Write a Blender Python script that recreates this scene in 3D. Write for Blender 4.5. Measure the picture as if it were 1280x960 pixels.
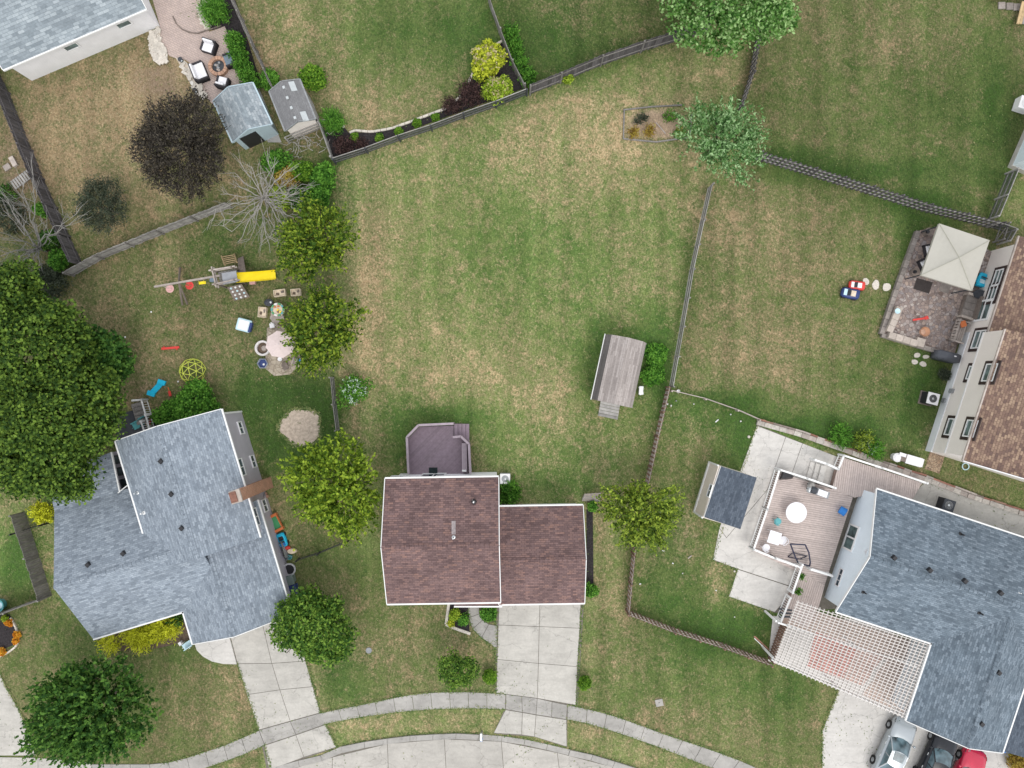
import bpy, math, random
import numpy as np
from mathutils import Vector, Matrix
random.seed(7); rng = np.random.default_rng(7)
for o in list(bpy.data.objects): bpy.data.objects.remove(o)
S = bpy.context.scene
COL = S.collection
# ---------------------------------------------------------------- camera, sky, sun, exposure
H = 52.2                      # flying height of the drone, metres
F = 887.0                     # focal length in photo pixels (1280 wide)
cam = bpy.data.objects.new("camera", bpy.data.cameras.new("camera")); COL.objects.link(cam)
cam.location = (0, 0, H); cam.rotation_euler = (0, 0, 0)
cam.data.sensor_width = 36; cam.data.lens = 36 * F / 1280
cam.data.clip_start = 0.5; cam.data.clip_end = 2000
S.camera = cam
SUN_EL, SUN_AZ = math.radians(56), math.radians(158)     # high soft light from the south, a little east
OVERCAST, CLOUD = .8, 6.1
w = bpy.data.worlds.new("World"); S.world = w; w.use_nodes = True
nt = w.node_tree; nt.nodes.clear()
sky = nt.nodes.new("ShaderNodeTexSky"); sky.sky_type = 'NISHITA'; sky.sun_disc = False
sky.sun_elevation = SUN_EL; sky.sun_rotation = SUN_AZ
sky.air_density = 1.0; sky.dust_density = 1.5; sky.ozone_density = 1.0
hs = nt.nodes.new("ShaderNodeHueSaturation"); hs.inputs['Saturation'].default_value = 0.45
bg = nt.nodes.new("ShaderNodeBackground"); bg.inputs['Strength'].default_value = 0.15
wo = nt.nodes.new("ShaderNodeOutputWorld")
cl = nt.nodes.new("ShaderNodeMix"); cl.data_type = 'RGBA'; cl.inputs[0].default_value = OVERCAST; cl.inputs[7].default_value = (CLOUD * .985, CLOUD, CLOUD * 1.03, 1)   # even cloud layer over the sky
nt.links.new(sky.outputs[0], hs.inputs['Color']); nt.links.new(hs.outputs[0], cl.inputs[6]); nt.links.new(cl.outputs[2], bg.inputs[0]); nt.links.new(bg.outputs[0], wo.inputs[0])
sl = bpy.data.lights.new("sun", 'SUN'); sl.energy = 1.0; sl.angle = math.radians(32); sl.color = (1, .965, .91)
so = bpy.data.objects.new("sun", sl); COL.objects.link(so); so.location = (20, -40, 60)
sd = Vector((math.sin(SUN_AZ) * math.cos(SUN_EL), math.cos(SUN_AZ) * math.cos(SUN_EL), math.sin(SUN_EL)))
so.rotation_euler = (-sd).to_track_quat('-Z', 'Y').to_euler()
S.view_settings.view_transform = 'Standard'; S.view_settings.look = 'None'
S.view_settings.exposure = 0.62; S.view_settings.gamma = 1.0
S.render.engine = 'CYCLES'; S.cycles.max_bounces = 6; S.cycles.use_denoising = True

# ---------------------------------------------------------------- helpers
def P(px, py, z=0.0):
    k = (H - z) / F
    return Vector(((px - 640) * k, (480 - py) * k, z))
def ray_plane(px, py, p0, n):
    d = Vector((px - 640, 480 - py, -F)); o = Vector((0, 0, H))
    return o + d * ((Vector(p0) - o).dot(n) / d.dot(n))
def on_wall(px, py, a, b):
    n = Vector((b.y - a.y, a.x - b.x, 0)).normalized()
    return ray_plane(px, py, a, n)

def link(o, parent=None):
    COL.objects.link(o)
    if parent is not None: o.parent = parent
    return o
ROOT = {}
def base(parent):
    while parent is not None:
        if parent.name in ROOT: return ROOT[parent.name]
        parent = parent.parent
    return Vector((0, 0, 0))
def tag(o, label=None, cat=None, group=None, kind=None):
    if label: o['label'] = label
    if cat: o['category'] = cat
    if group: o['group'] = group
    if kind: o['kind'] = kind
    return o
def T(name, label, cat, loc=(0, 0, 0), group=None, rotz=0, local=False):
    o = bpy.data.objects.new(name, None); COL.objects.link(o)
    o.empty_display_size = .3
    o.location = loc; o.rotation_euler = (0, 0, rotz)
    ROOT[o.name] = Vector((0, 0, 0)) if (local or rotz) else Vector(loc)
    return tag(o, label, cat, group)
def ST(name, loc=(0, 0, 0)):
    o = bpy.data.objects.new(name, None); COL.objects.link(o); o.location = loc
    ROOT[o.name] = Vector(loc); o['kind'] = 'structure'
    return o

def autouv(me):
    n = len(me.polygons)
    if n == 0: return
    uvl = me.uv_layers.new(name="UVMap")
    co = np.empty(len(me.vertices) * 3); me.vertices.foreach_get('co', co); co = co.reshape(-1, 3)
    li = np.empty(len(me.loops), dtype=np.int64); me.loops.foreach_get('vertex_index', li)
    nor = np.empty(n * 3); me.polygons.foreach_get('normal', nor); nor = nor.reshape(-1, 3)
    lt = np.empty(n, dtype=np.int64); me.polygons.foreach_get('loop_total', lt)
    ln = np.repeat(nor, lt, axis=0)
    u = np.stack([-ln[:, 1], ln[:, 0], np.zeros(len(ln))], 1)
    m = np.linalg.norm(u, axis=1); flat = m < 0.02
    u[flat] = (1, 0, 0); m[flat] = 1; u /= m[:, None]
    v = np.cross(ln, u); p = co[li]
    uv = np.stack([(p * u).sum(1), (p * v).sum(1)], 1).astype(np.float32)
    uvl.data.foreach_set('uv', uv.ravel())

class MB:
    def __init__(s): s.v = []; s.f = []
    def poly(s, pts):
        i = len(s.v); s.v += [tuple(p) for p in pts]; s.f.append(tuple(range(i, i + len(pts)))); return s
    def prism(s, pts, z0, z1):
        """closed prism of a 2D outline (counter-clockwise or not), tops may be lists of z"""
        pts = [Vector((p[0], p[1], 0)) for p in pts]
        a = sum(pts[i].x * pts[(i + 1) % len(pts)].y - pts[(i + 1) % len(pts)].x * pts[i].y for i in range(len(pts)))
        if a < 0: pts = pts[::-1]
        n = len(pts); i = len(s.v)
        s.v += [(p.x, p.y, z0) for p in pts] + [(p.x, p.y, z1) for p in pts]
        s.f.append(tuple(range(i + n - 1, i - 1, -1))); s.f.append(tuple(range(i + n, i + 2 * n)))
        for k in range(n):
            j = (k + 1) % n; s.f.append((i + k, i + j, i + n + j, i + n + k))
        return s
    def hexa(s, lo, hi):
        i = len(s.v); n = len(lo); s.v += [tuple(p) for p in lo] + [tuple(p) for p in hi]
        s.f.append(tuple(range(i + n - 1, i - 1, -1))); s.f.append(tuple(range(i + n, i + 2 * n)))
        for k in range(n):
            j = (k + 1) % n; s.f.append((i + k, i + j, i + n + j, i + n + k))
        return s
    def box(s, c, size, rz=0, tilt=0):
        m = Matrix.Rotation(rz, 3, 'Z') @ Matrix.Rotation(tilt, 3, 'Y')
        c = Vector(c); x, y, z = [q / 2 for q in size]
        lo = [c + m @ Vector(q) for q in ((-x, -y, -z), (x, -y, -z), (x, y, -z), (-x, y, -z))]
        hi = [c + m @ Vector(q) for q in ((-x, -y, z), (x, -y, z), (x, y, z), (-x, y, z))]
        return s.hexa(lo, hi)
    def bar(s, a, b, w, h):
        a = Vector(a); b = Vector(b); d = (b - a).normalized()
        up = Vector((0, 0, 1)) if abs(d.z) < .95 else Vector((1, 0, 0))
        sx = d.cross(up).normalized() * w / 2; uz = sx.cross(d).normalized() * h / 2
        lo = [a - sx - uz, b - sx - uz, b + sx - uz, a + sx - uz]; hi = [p + 2 * uz for p in lo]
        return s.hexa(lo[::-1], hi[::-1])
    def tube(s, a, b, r0, r1=None, n=8, caps=True):
        r1 = r0 if r1 is None else r1
        a = Vector(a); b = Vector(b); d = (b - a).normalized()
        up = Vector((0, 0, 1)) if abs(d.z) < .95 else Vector((1, 0, 0))
        x = d.cross(up).normalized(); y = d.cross(x)
        i = len(s.v)
        for p, r in ((a, r0), (b, r1)):
            for k in range(n):
                t = 2 * math.pi * k / n; s.v.append(tuple(p + (x * math.cos(t) + y * math.sin(t)) * r))
        for k in range(n):
            j = (k + 1) % n; s.f.append((i + k, i + n + k, i + n + j, i + j))
        if caps: s.f.append(tuple(range(i, i + n))); s.f.append(tuple(range(i + 2 * n - 1, i + n - 1, -1)))
        return s
    def lathe(s, c, prof, n=20, sx=1, sy=1):
        c = Vector(c); i0 = len(s.v); rings = []
        for r, z in prof:
            if r < 1e-4: rings.append([len(s.v)]); s.v.append((c.x, c.y, c.z + z))
            else:
                rings.append(list(range(len(s.v), len(s.v) + n)))
                s.v += [(c.x + r * sx * math.cos(2 * math.pi * k / n), c.y + r * sy * math.sin(2 * math.pi * k / n), c.z + z) for k in range(n)]
        for A, B in zip(rings, rings[1:]):
            for k in range(n):
                j = (k + 1) % n
                if len(A) == 1 and len(B) == 1: continue
                if len(A) == 1: s.f.append((A[0], B[j], B[k])[::-1] if False else (A[0], B[k], B[j])[::-1])
                elif len(B) == 1: s.f.append((A[k], A[j], B[0]))
                else: s.f.append((A[k], A[j], B[j], B[k]))
        return s
    def loft(s, rings, closed=True, caps=True):
        i = len(s.v); n = len(rings[0])
        for r in rings: s.v += [tuple(p) for p in r]
        for q in range(len(rings) - 1):
            for k in range(n if closed else n - 1):
                j = (k + 1) % n; a = i + q * n; s.f.append((a + k, a + j, a + n + j, a + n + k))
        if caps and closed:
            s.f.append(tuple(range(i + n - 1, i - 1, -1))); e = i + (len(rings) - 1) * n; s.f.append(tuple(range(e, e + n)))
        return s
    def build(s, name, m, parent=None, smooth=False, local=False):
        off = Vector((0, 0, 0)) if local else base(parent)
        me = bpy.data.meshes.new(name)
        me.from_pydata([(p[0] - off.x, p[1] - off.y, p[2] - off.z) for p in s.v], [], s.f)
        me.update(); autouv(me)
        if smooth: me.polygons.foreach_set('use_smooth', [True] * len(me.polygons))
        me.materials.append(m)
        o = bpy.data.objects.new(name, me); link(o, parent)
        return o
UNIT = {}
def unit_box(m):
    if m.name not in UNIT:
        b = MB().box((0, 0, 0), (1, 1, 1)); me = bpy.data.meshes.new("block_" + m.name)
        me.from_pydata(b.v, [], b.f); me.update(); autouv(me); me.materials.append(m); UNIT[m.name] = me
    return UNIT[m.name]
def bx(name, parent, c, size, m, rz=0, ry=0, rx=0, local=False):
    """one box piece sharing its mesh with every other piece of the same material"""
    o = bpy.data.objects.new(name, unit_box(m)); link(o, parent)
    off = Vector((0, 0, 0)) if local else base(parent)
    o.location = Vector(c) - off; o.rotation_euler = (rx, ry, rz); o.scale = size
    return o
def bar(name, parent, a, b, wd, ht, m, local=False):
    a = Vector(a); b = Vector(b); d = b - a
    return bx(name, parent, (a + b) / 2, (d.length, wd, ht), m, rz=math.atan2(d.y, d.x), ry=-math.atan2(d.z, math.hypot(d.x, d.y)), local=local)
def np_mesh(name, v, f, m, parent=None, smooth=False):
    off = base(parent); v = np.asarray(v, dtype=np.float32) - np.array(off, dtype=np.float32)
    me = bpy.data.meshes.new(name); k = f.shape[1]
    me.vertices.add(len(v)); me.vertices.foreach_set('co', v.ravel())
    me.loops.add(f.size); me.loops.foreach_set('vertex_index', f.ravel().astype(np.int32))
    me.polygons.add(len(f)); me.polygons.foreach_set('loop_start', np.arange(len(f), dtype=np.int32) * k)
    me.polygons.foreach_set('loop_total', np.full(len(f), k, dtype=np.int32))
    me.update(calc_edges=True)
    me.materials.append(m)
    o = bpy.data.objects.new(name, me); link(o, parent); return o
def clip(poly, n, d):
    out = []
    for i in range(len(poly)):
        a, b = poly[i], poly[(i + 1) % len(poly)]
        da, db = a[0] * n[0] + a[1] * n[1] - d, b[0] * n[0] + b[1] * n[1] - d
        if da <= 0: out.append(a)
        if da * db < 0:
            t = da / (da - db); out.append((a[0] + (b[0] - a[0]) * t, a[1] + (b[1] - a[1]) * t))
    return out

# ---------------------------------------------------------------- materials
def newmat(name, rough=.85, spec=.3):
    m = bpy.data.materials.new(name); m.use_nodes = True; nt = m.node_tree
    b = nt.nodes['Principled BSDF']; b.inputs['Roughness'].default_value = rough
    b.inputs['Specular IOR Level'].default_value = spec
    return m, nt, b
def N(nt, t, **kw):
    n = nt.nodes.new(t)
    for k, v in kw.items():
        if k in n.inputs: n.inputs[k].default_value = v
        else: setattr(n, k, v)
    return n
def L(nt, a, b): nt.links.new(a, b)
def ramp(nt, fac, stops, interp='LINEAR'):
    r = nt.nodes.new('ShaderNodeValToRGB'); cr = r.color_ramp; cr.interpolation = interp
    while len(cr.elements) < len(stops): cr.elements.new(.5)
    for e, (p, c) in zip(cr.elements, stops):
        e.position = p; e.color = (c[0], c[1], c[2], 1) if not isinstance(c, (int, float)) else (c, c, c, 1)
    L(nt, fac, r.inputs[0]); return r.outputs[0]
def math_(nt, op, a, b=None):
    n = nt.nodes.new('ShaderNodeMath'); n.operation = op
    for i, q in enumerate((a, b)):
        if q is None: continue
        if isinstance(q, (int, float)): n.inputs[i].default_value = q
        else: L(nt, q, n.inputs[i])
    return n.outputs[0]
def mixc(nt, fac, a, b, mode='MIX'):
    n = nt.nodes.new('ShaderNodeMix'); n.data_type = 'RGBA'; n.blend_type = mode
    for s, q in ((0, fac), (6, a), (7, b)):
        if isinstance(q, (int, float)): n.inputs[s].default_value = q
        elif isinstance(q, tuple): n.inputs[s].default_value = (q[0], q[1], q[2], 1)
        else: L(nt, q, n.inputs[s])
    return n.outputs[2]
def pos(nt, scale=(1, 1, 1), rot=0, src='pos'):
    if src == 'pos': o = N(nt, 'ShaderNodeNewGeometry').outputs['Position']
    elif src == 'uv': o = N(nt, 'ShaderNodeTexCoord').outputs['UV']
    else: o = N(nt, 'ShaderNodeTexCoord').outputs['Object']
    mp = nt.nodes.new('ShaderNodeMapping'); mp.inputs['Scale'].default_value = scale; mp.inputs['Rotation'].default_value = (0, 0, rot)
    L(nt, o, mp.inputs[0]); return mp.outputs[0]
def noise(nt, vec, scale, detail=4, rough=.6, dist=0):
    n = N(nt, 'ShaderNodeTexNoise', Scale=scale, Detail=detail, Roughness=rough, Distortion=dist); L(nt, vec, n.inputs['Vector']); return n.outputs[0]
def bump(nt, b, h, strength=.4, dist=.02):
    n = N(nt, 'ShaderNodeBump', Strength=strength, Distance=dist); L(nt, h, n.inputs['Height']); L(nt, n.outputs[0], b.inputs['Normal'])
def mat(name, c, rough=.7, var=.25, scale=4, objr=0.0, bmp=0.0, spec=.3, metal=0.0, stretch=(1, 1, 1), src='pos', c2=None):
    m, nt, b = newmat(name, rough, spec); b.inputs['Metallic'].default_value = metal
    v = pos(nt, stretch, 0, src); n = noise(nt, v, scale, 5, .65)
    n2 = noise(nt, v, scale * 9, 2, .6)
    lo = tuple(q * (1 - var) for q in c); hi = tuple(min(1, q * (1 + var)) for q in (c if c2 is None else c2))
    col = ramp(nt, n, [(.3, lo), (.7, hi)])
    col = mixc(nt, .5, col, ramp(nt, n2, [(.25, 1 - var * .8), (.75, 1 + 0.0)]), 'MULTIPLY')
    if objr:
        oi = N(nt, 'ShaderNodeObjectInfo').outputs['Random']
        col = mixc(nt, 1.0, col, ramp(nt, oi, [(0, 1 - objr), (1, 1.0)]), 'MULTIPLY')
    L(nt, col, b.inputs['Base Color'])
    if bmp: bump(nt, b, n2, bmp, .02)
    return m
def shingle(name, cols, course=.14, tab=.33, stain=.25, gap=.55):
    m, nt, b = newmat(name, .95, .15)
    v = pos(nt, (1, 1, 1), 0, 'uv')
    br = N(nt, 'ShaderNodeTexBrick', Scale=1.0, Bias=0.0); br.inputs['Color1'].default_value = (0, 0, 0, 1); br.inputs['Color2'].default_value = (1, 1, 1, 1)
    br.inputs['Mortar'].default_value = (.5, .5, .5, 1); br.inputs['Mortar Size'].default_value = .012; br.inputs['Mortar Smooth'].default_value = .3
    br.inputs['Brick Width'].default_value = tab; br.inputs['Row Height'].default_value = course; br.offset = .37
    L(nt, v, br.inputs['Vector'])
    n = noise(nt, v, 7, 3, .7); n3 = noise(nt, pos(nt, (2.6, 6, 1), 0, 'uv'), 1, 4, .8); big = noise(nt, v, .5, 4, .6)
    f = math_(nt, 'ADD', math_(nt, 'MULTIPLY', br.outputs['Color'], .55), math_(nt, 'MULTIPLY', math_(nt, 'SUBTRACT', n3, .08), .45))
    k = len(cols); col = ramp(nt, f, [(.12 + .76 * i / (k - 1), c) for i, c in enumerate(cols)])
    col = mixc(nt, .85, col, ramp(nt, n, [(.2, .78), (.8, 1.15)]), 'MULTIPLY')
    col = mixc(nt, 1, col, ramp(nt, big, [(.3, 1 - stain), (.7, 1.08)]), 'MULTIPLY')
    col = mixc(nt, br.outputs['Fac'], col, mixc(nt, 1, col, (gap, gap, gap), 'MULTIPLY'))
    L(nt, col, b.inputs['Base Color'])
    hgt = math_(nt, 'SUBTRACT', math_(nt, 'ADD', math_(nt, 'MULTIPLY', br.outputs['Color'], .3), n), br.outputs['Fac'])
    bump(nt, b, hgt, .6, .015); return m
def siding(name, c, lap=.13, var=.06, dark=.72):
    m, nt, b = newmat(name, .55, .35)
    sp = nt.nodes.new('ShaderNodeSeparateXYZ'); L(nt, N(nt, 'ShaderNodeTexCoord').outputs['UV'], sp.inputs[0])
    fr = math_(nt, 'FRACT', math_(nt, 'DIVIDE', sp.outputs[1], lap))
    n = noise(nt, pos(nt), 1.2, 5, .6)
    col = ramp(nt, n, [(.3, tuple(q * (1 - var) for q in c)), (.7, tuple(min(1, q * (1 + var)) for q in c))])
    col = mixc(nt, 1, col, ramp(nt, fr, [(0, dark), (.14, 1.0)]), 'MULTIPLY')
    L(nt, col, b.inputs['Base Color']); bump(nt, b, fr, .5, .02); return m
def brick(name, c1, c2, mortar, bw, bh, msize=.012, rot=0, src='uv', var=.3):
    m, nt, b = newmat(name, .9, .2)
    v = pos(nt, (1, 1, 1), rot, src)
    br = N(nt, 'ShaderNodeTexBrick', Scale=1.0); br.inputs['Color1'].default_value = (*c1, 1); br.inputs['Color2'].default_value = (*c2, 1)
    br.inputs['Mortar'].default_value = (*mortar, 1); br.inputs['Mortar Size'].default_value = msize
    br.inputs['Brick Width'].default_value = bw; br.inputs['Row Height'].default_value = bh
    L(nt, v, br.inputs['Vector']); n = noise(nt, pos(nt), 1.3, 6, .7)
    col = mixc(nt, 1, br.outputs[0], ramp(nt, n, [(.25, 1 - var), (.75, 1.1)]), 'MULTIPLY')
    L(nt, col, b.inputs['Base Color']); bump(nt, b, math_(nt, 'SUBTRACT', 1.0, br.outputs['Fac']), .5, .01); return m
def stones(name, cols, scale, joint, jw=.06):
    m, nt, b = newmat(name, .9, .2)
    v = pos(nt)
    vo = N(nt, 'ShaderNodeTexVoronoi', Scale=scale); L(nt, v, vo.inputs['Vector'])
    ve = N(nt, 'ShaderNodeTexVoronoi', Scale=scale); ve.feature = 'DISTANCE_TO_EDGE'; L(nt, v, ve.inputs['Vector'])
    sp = nt.nodes.new('ShaderNodeSeparateColor'); L(nt, vo.outputs['Color'], sp.inputs[0])
    k = len(cols); col = ramp(nt, sp.outputs[0], [(i / (k - 1), c) for i, c in enumerate(cols)])
    n = noise(nt, v, 3, 6, .7); col = mixc(nt, 1, col, ramp(nt, n, [(.25, .7), (.75, 1.1)]), 'MULTIPLY')
    e = ramp(nt, ve.outputs['Distance'], [(jw * .4, 0.0), (jw, 1.0)])
    col = mixc(nt, e, joint, col); L(nt, col, b.inputs['Base Color']); bump(nt, b, e, .5, .02); return m
def leaf(name, dark, mid, light, trans=.38, rough=.7):
    dark, mid, light = (tuple(min(.85, q * f_) for q, f_ in zip(c, (1.27, 1.5, 1.3))) for c in (dark, mid, light))
    m, nt, b = newmat(name, rough, .15)
    r = N(nt, 'ShaderNodeNewGeometry').outputs['Random Per Island']
    n = noise(nt, pos(nt), 1.9, 3, .6)
    f = math_(nt, 'ADD', math_(nt, 'MULTIPLY', r, .85), math_(nt, 'MULTIPLY', math_(nt, 'SUBTRACT', n, .42), 1.3))
    col = ramp(nt, f, [(.1, dark), (.5, mid), (.9, light)])
    L(nt, col, b.inputs['Base Color'])
    tr = nt.nodes.new('ShaderNodeBsdfTranslucent'); L(nt, col, tr.inputs[0])
    mx = nt.nodes.new('ShaderNodeMixShader'); mx.inputs[0].default_value = trans
    out = [q for q in nt.nodes if q.type == 'OUTPUT_MATERIAL'][0]
    L(nt, b.outputs[0], mx.inputs[1]); L(nt, tr.outputs[0], mx.inputs[2]); L(nt, mx.outputs[0], out.inputs[0]); return m
def concrete(name, c, var=.12, objr=.08):
    m, nt, b = newmat(name, .9, .2)
    v = pos(nt); n1 = noise(nt, v, .7, 6, .65, .4); n2 = noise(nt, v, 6, 4, .7); n3 = noise(nt, v, 40, 2, .6)
    st = noise(nt, pos(nt, (.5, 2.2, 1), .35), 1.0, 5, .7)
    col = ramp(nt, n1, [(.28, tuple(q * (1 - var * 1.6) for q in c)), (.6, c), (.75, tuple(min(1, q * (1 + var * .5)) for q in c))])
    col = mixc(nt, .8, col, ramp(nt, n2, [(.25, .86), (.7, 1.04)]), 'MULTIPLY')
    col = mixc(nt, .6, col, ramp(nt, n3, [(.25, .85), (.7, 1.05)]), 'MULTIPLY')
    col = mixc(nt, .5, col, ramp(nt, st, [(.35, .8), (.55, 1.03)]), 'MULTIPLY')
    oi = N(nt, 'ShaderNodeObjectInfo').outputs['Random']
    col = mixc(nt, 1.0, col, ramp(nt, oi, [(0, 1 - objr), (1, 1.0)]), 'MULTIPLY')
    oil = noise(nt, v, 1.9, 3, .5, .2); col = mixc(nt, 1, col, ramp(nt, oil, [(.66, 1.0), (.74, .80)]), 'MULTIPLY')
    ck = N(nt, 'ShaderNodeTexVoronoi', Scale=.33); ck.feature = 'DISTANCE_TO_EDGE'
    wv = nt.nodes.new('ShaderNodeVectorMath'); wv.operation = 'ADD'; nz = N(nt, 'ShaderNodeTexNoise', Scale=1.5, Detail=5.0); L(nt, v, nz.inputs['Vector']); L(nt, v, wv.inputs[0]); L(nt, nz.outputs[1], wv.inputs[1]); L(nt, wv.outputs[0], ck.inputs['Vector'])
    gate = ramp(nt, noise(nt, v, .25, 2, .5), [(.40, 1.0), (.44, 0.0)])
    col = mixc(nt, 1, col, mixc(nt, gate, ramp(nt, ck.outputs['Distance'], [(.003, .76), (.009, 1.0)]), (1, 1, 1)), 'MULTIPLY')
    L(nt, col, b.inputs['Base Color']); bump(nt, b, n3, .2, .01); return m
def glass(name, c=(.05, .07, .09)):
    m, nt, b = newmat(name, .08, .6)
    n = noise(nt, pos(nt), 1.6, 2, .5)
    L(nt, ramp(nt, n, [(.35, tuple(q * .5 for q in c)), (.65, tuple(q * 1.5 for q in c))]), b.inputs['Base Color']); return m
def ground_mat():
    m, nt, b = newmat("lawn_grass", .95, .1)
    v = pos(nt)
    def A(n): q = nt.nodes.new('ShaderNodeAttribute'); q.attribute_name = n; return q.outputs['Fac']
    n0 = noise(nt, v, .12, 4, .6); n1 = noise(nt, v, .42, 8, .72, .3); n2 = noise(nt, v, 1.5, 7, .75, .4); n3 = noise(nt, v, 5.5, 5, .75)
    n4 = noise(nt, pos(nt, (1, .5, 1), .5), 8.5, 4, .75); n5 = noise(nt, v, 2.6, 6, .8, 1.0)
    vg = pos(nt, (1, 1, 1)); g1 = noise(nt, vg, .75, 6, .7, .6)
    n6 = noise(nt, pos(nt, (.55, 1, 1), 1.1), 13, 3, .8); n7 = noise(nt, pos(nt, (1, 1, 1), .3), 3.1, 4, .7); n8 = noise(nt, pos(nt, (.8, 1, 1), 2.1), 6.0, 4, .8)
    def sh(n, k): return math_(nt, 'MULTIPLY', math_(nt, 'SUBTRACT', n, .5), k)
    f = A('dry')
    for n_, k_ in ((n1, 1.8), (n2, 2.5), (n3, 1.5), (n4, .9), (n6, .6)): f = math_(nt, 'ADD', f, sh(n_, k_))
    f = math_(nt, 'SUBTRACT', f, math_(nt, 'MULTIPLY', A('lush'), .32))
    g = math_(nt, 'ADD', math_(nt, 'ADD', math_(nt, 'ADD', math_(nt, 'MULTIPLY', g1, 1.0), -.22), math_(nt, 'MULTIPLY', n3, .45)), math_(nt, 'MULTIPLY', A('lush'), .5))
    green = ramp(nt, g, [(.28, (.215, .222, .095)), (.50, (.135, .172, .056)), (.85, (.060, .118, .026))])
    tan = ramp(nt, n5, [(.28, (.265, .182, .104)), (.52, (.365, .268, .155)), (.75, (.470, .370, .225))])
    ol = ramp(nt, n3, [(.3, (.160, .155, .070)), (.7, (.245, .222, .112))])
    col = mixc(nt, ramp(nt, f, [(.12, 0.0), (.62, 1.0)]), green, ol)
    col = mixc(nt, ramp(nt, f, [(.58, 0.0), (1.05, .95)]), col, tan)
    col = mixc(nt, ramp(nt, math_(nt, 'ADD', n7, math_(nt, 'MULTIPLY', A('lush'), .12)), [(.56, 0.0), (.68, .75)]), col, (.058, .100, .030))     # clover and coarse dark tufts
    col = mixc(nt, ramp(nt, math_(nt, 'ADD', n8, math_(nt, 'MULTIPLY', A('dry'), .12)), [(.62, 0.0), (.74, .7)]), col, (.44, .37, .225))         # straw flecks
    bare = mixc(nt, n2, (.25, .17, .12), (.38, .29, .21))
    bb = math_(nt, 'ADD', math_(nt, 'ADD', A('bare'), sh(n2, .9)), sh(n4, .5))
    col = mixc(nt, ramp(nt, bb, [(.38, 0.0), (.7, .85)]), col, bare)
    col = mixc(nt, 1, col, ramp(nt, n4, [(.2, .52), (.5, 1.0), (.8, 1.6)]), 'MULTIPLY')
    col = mixc(nt, 1, col, ramp(nt, n6, [(.22, .55), (.5, 1.0), (.78, 1.5)]), 'MULTIPLY')
    mow = noise(nt, pos(nt, (.9, .07, 1), -.5), 1.0, 3, .5, .3)
    col = mixc(nt, 1, col, ramp(nt, mow, [(.3, .84), (.7, 1.16)]), 'MULTIPLY')
    col = mixc(nt, 1, col, ramp(nt, n0, [(.3, .92), (.7, 1.08)]), 'MULTIPLY')
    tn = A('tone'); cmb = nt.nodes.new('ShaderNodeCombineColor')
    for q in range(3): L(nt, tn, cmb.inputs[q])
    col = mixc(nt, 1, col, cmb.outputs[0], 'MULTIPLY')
    L(nt, col, b.inputs['Base Color']); bump(nt, b, math_(nt, 'ADD', n4, n3), .7, .08); return m
# ---------------------------------------------------------------- material set
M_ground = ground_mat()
M_conc = concrete("pale_concrete", (.505, .482, .44)); M_conc2 = concrete("old_grey_concrete", (.395, .378, .352), .18)
M_concw = concrete("bright_concrete", (.61, .585, .55), .08); M_street = concrete("street_concrete", (.475, .45, .41), .12)
M_joint = mat("dark_joint_dirt", (.16, .145, .12)); M_mulch = mat("black_mulch", (.035, .03, .032), .95, .6, 9, bmp=.8)
M_soil = mat("brown_soil", (.13, .095, .07), .95, .4, 6, bmp=.6)
M_perg = mat("warm_white_paint", (.64, .605, .575), .6, .08); M_white = mat("white_paint", (.72, .72, .71), .5, .04); M_vinyl = mat("white_vinyl", (.74, .73, .73), .45, .05)
M_shbrown = shingle("brown_asphalt_shingle", [(.106, .069, .069), (.154, .101, .099), (.189, .125, .121), (.233, .145, .130), (.299, .172, .132)])
M_shgrey = shingle("blue_grey_asphalt_shingle", [(.150, .178, .212), (.215, .250, .292), (.272, .312, .358), (.35, .392, .44)], stain=.1, gap=.75)
M_shdark = shingle("slate_grey_asphalt_shingle", [(.089, .113, .141), (.137, .173, .208), (.185, .227, .269), (.256, .304, .352)], stain=.22, gap=.72)
M_shtan = shingle("mottled_brown_shingle", [(.111, .075, .068), (.195, .127, .101), (.280, .195, .143), (.416, .305, .215)], .16, .28, .1)
M_shpale = shingle("pale_grey_shingle", [(.17, .20, .225), (.25, .29, .315), (.31, .345, .37), (.46, .50, .515)], .2, .32, .1, .8)
M_shshed = shingle("weathered_grey_shingle", [(.230, .201, .190), (.310, .276, .259), (.368, .328, .310), (.425, .385, .368)], .14, .9, .12, .85)
M_shcap = shingle("weathered_shingle_dark_side", [(.115, .105, .105), (.15, .138, .135), (.18, .165, .165)], .14, .9, .12, .85)
M_shnavy = shingle("navy_shingle", [(.055, .068, .088), (.075, .092, .118), (.098, .118, .148), (.13, .15, .18)], .14, .3, .1, .85)
M_shplain = shingle("flat_grey_shingle", [(.17, .17, .175), (.20, .20, .205), (.225, .225, .23)], .14, .3, .1, .9)
M_sidwhite = siding("white_siding", (.80, .80, .82)); M_sidlil = siding("grey_lilac_siding", (.47, .44, .50)); M_sidblue = siding("pale_blue_siding", (.70, .78, .84), .13, .03, .88)
M_sidtan = siding("tan_siding", (.80, .74, .69), .14, .03, .90); M_sidpale = siding("pale_foundation_siding", (.74, .755, .78), .3, .05, .9)
M_shedblue = siding("blue_grey_shed_siding", (.42, .52, .57), .2, .05, .85); M_shedtan = siding("tan_shed_siding", (.76, .68, .61), .1, .05, .8)
M_shedgrey = siding("weathered_shed_boards", (.42, .38, .35), .16, .06, .8); M_sidnavy = siding("navy_siding", (.045, .06, .085))
M_glass = glass("dark_window_glass"); M_glass2 = glass("greenish_window_glass", (.10, .14, .14)); M_frame = mat("white_window_frame", (.76, .76, .76), .4, .03)
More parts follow.
